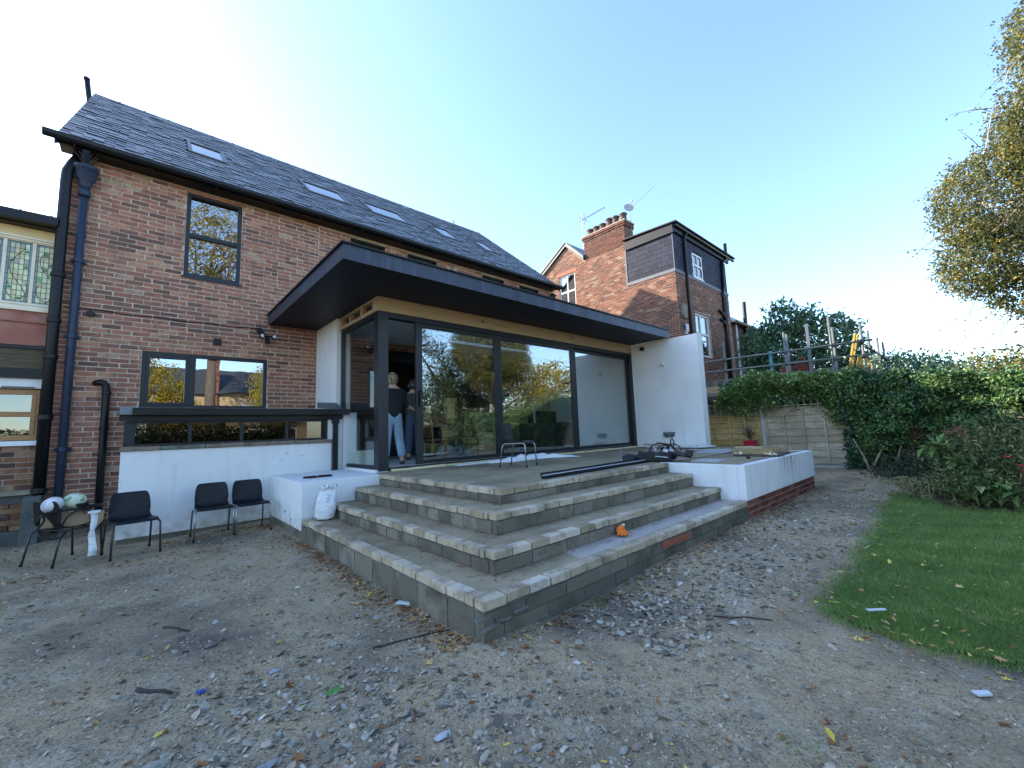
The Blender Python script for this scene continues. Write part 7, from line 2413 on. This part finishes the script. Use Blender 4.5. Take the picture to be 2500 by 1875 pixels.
# bits on the treads and the terrace
LX, LYY, LZ, T_ = [], [], [], []
for k in range(3):
    for (ax, n) in (('x', 190), ('y', 190)):
        for q in range(n):
            back = random.random() < .7
            if ax == 'x':
                X_ = random.uniform(STX[k]+.3, PX0-.05); Y_ = STY[k+1]-(abs(random.gauss(0, .035))+.012 if back else random.uniform(.03, .2))
            else:
                Y_ = random.uniform(STY[k]+.3, SYB-.05); X_ = STX[k+1]-(abs(random.gauss(0, .035))+.012 if back else random.uniform(.03, .2))
            LX.append(X_); LYY.append(Y_); LZ.append(STZ[k]-.006); T_.append(random.uniform(0, .7))
for q in range(170):
    LX.append(random.uniform(2.9, 8.5)); LYY.append(random.uniform(3.3, 6.1)); LZ.append(STZ[3]-.004); T_.append(random.uniform(0, .75))
LX, LYY, LZ, T_ = map(np.array, (LX, LYY, LZ, T_))
leaf_litter('step_leaves', LX, LYY, LZ, rng.uniform(.006, .018, len(LX)), False, M_LITTER, T_)
# the leaves and scraps that stand out singly
def one_leaf(x, y, z, s, lobed, col, label, name='fallen_leaf', cat='leaf'):
    m = mat('leaf_colour', col, .65, transl=.12, noise=[(50, tuple(c*.6 for c in col), .5, .75, 4)])
    o = leaf_litter(name, np.array([x]), np.array([y]), np.array([z]), np.array([s]), lobed, m, np.array([.5]), .45)
    del o['kind']
    return tag(o, label, cat, 'single fallen leaves')


one_leaf(1.93, 3.40, STZ[0]-.004, .062, True, (.27, .17, .10), 'big curled brown maple leaf on the bottom tread, left side')
one_leaf(.80, 2.30, gh(.80, 2.30), .045, False, (.10, .26, .05), 'green leaf on the gravel in front of the block corner')
one_leaf(2.13, .53, gh(2.13, .53)+.004, .042, False, (.60, .46, .06), 'large yellow leaf lying on the dark soil by the lawn')
one_leaf(2.62, 1.25, gh(2.62, 1.25)+.006, .038, True, (.38, .30, .16), 'pale tan leaf on the gravel between steps and lawn')
one_leaf(3.20, .98, gh(3.2, .98)+.01, .04, True, (.30, .13, .04), 'rusty brown leaf at the tip of the lawn')
one_leaf(1.75, 1.9, gh(1.75, 1.9)+.005, .04, True, (.28, .10, .035), 'reddish curled leaf below the right face of the steps')
one_leaf(.72, 3.05, gh(.72, 3.05)+.004, .03, True, (.50, .34, .05), 'yellow leaf on bare soil left of the steps')


def scrap(pts, z, h, m, label, name, cat, rot=0):
    o = MB().prism(pts, 'z', z, z+h).build(name, m, None)
    return tag(o, label, cat)


M_SCR = mat('white_scrap', (.55, .60, .62), .5)
gz = lambda x, y: float(gh(x, y))
scrap([(1.49, 3.03), (1.55, 2.93), (1.57, 2.96), (1.53, 3.05)], gz(1.5, 3)+.035, .008, M_SCR, 'pale slate shard among the leaves against the left step face', 'slate_shard', 'slate')
scrap([(3.54, .59), (3.63, .515), (3.645, .53), (3.555, .61)], gz(3.6, .55)+.065, .006, M_SCR, 'white plastic scrap on the edge of the lawn', 'plastic_scrap', 'litter')
scrap([(2.87, .125), (2.92, .085), (2.945, .10), (2.895, .15)], gz(2.9, .1)+.012, .008, M_SCR, 'pale blue scrap on the dark soil beside the lawn', 'plastic_scrap', 'litter')
tag(MB().ob((.30, 2.72, gz(.3, 2.72)+.012), (.035, .02, .012), (.1, .1, .5), jit=.003).build('blue_chip', mat('blue_plastic', (.05, .09, .42), .5), None), 'small blue plastic chip on the gravel at the left', 'litter')
M_STK = mat('dark_stick', (.04, .033, .028), .9)


def stick(pts, r_, label, rad=None):
    tag(MB().tube([(p[0], p[1], gz(p[0], p[1])+r_*.9) for p in pts], [r_*1.2, r_, r_*.9, r_*.5][:len(pts)], 6).build('stick', M_STK, None, smooth=True), label, 'stick', 'sticks on the ground')


stick([(1.13, 2.60), (1.28, 2.56), (1.45, 2.50), (1.59, 2.46)], .005, 'thin dark stick touching the corner block of the steps')
stick([(.06, 3.0), (.11, 2.93), (.16, 2.88), (.21, 2.80)], .009, 'dark stick on the gravel at lower left')
stick([(2.9, 1.35), (2.98, 1.22), (3.06, 1.16), (3.12, 1.02)], .005, 'thin bent twig on the soil between steps and lawn')
stick([(.2, 3.9), (.27, 3.83), (.30, 3.76), (.33, 3.7)], .007, 'short dark stick on bare soil left of the steps')
for (x, y, s_, col, lb) in ((.395, 3.30, .035, (.16, .14, .12), 'flat brown stone on bare soil'), (1.55, 1.05, .030, (.30, .22, .17), 'pinkish broken brick lump in the near gravel'), (.62, 2.72, .028, (.34, .37, .38), 'pale grey stone left of the near gravel'), (1.0, 1.62, .036, (.44, .47, .48), 'bright blue-grey flat stone nearest the viewer'), (.10, 2.28, .05, (.30, .28, .22), 'large flat tan stone at the lower left corner'), (.42, 1.98, .045, (.27, .29, .30), 'dark grey flat stone at the bottom edge')):
    V, Fc = solid_variants('stone', 1, rng)[0]
    tag(MB().raw(V*s_*np.array([1.2, 1, .8])+np.array([x, y, gz(x, y)+s_*.18]), Fc).build('stone', mat('lone_stone', col, .85, noise=[(30, tuple(c*.6 for c in col), .5, .75, 4)], bump=[(70, .4, .004)]), None), lb, 'stone', 'larger single stones')
# weeds by the steps and at the soil edge
wv, wf = [], []
for (cx, cy, n, h) in ((2.55, 1.98, 26, .09), (1.86, .42, 40, .07), (2.0, .62, 24, .06), (9.3, 1.5, 60, .09), (5.2, 1.3, 14, .05)):
    for k in range(n):
        x, y = cx+random.gauss(0, .05), cy+random.gauss(0, .04)
        a = random.uniform(0, 6.28); l_ = random.uniform(.4, 1)*h
        s = np.array([-math.sin(a), math.cos(a), 0])*.003
        b = len(wv); p = np.array([x, y, gz(x, y)])
        d = np.array([math.cos(a)*l_*.8, math.sin(a)*l_*.8, l_*.6])
        wv += [p-s, p+s, p+d]
        wf.append((b, b+1, b+2))
link('weeds', np_mesh('weeds', np.array(wv), np.array(wf), rng.random(len(wf))), None, M_GRASS, kind='stuff')
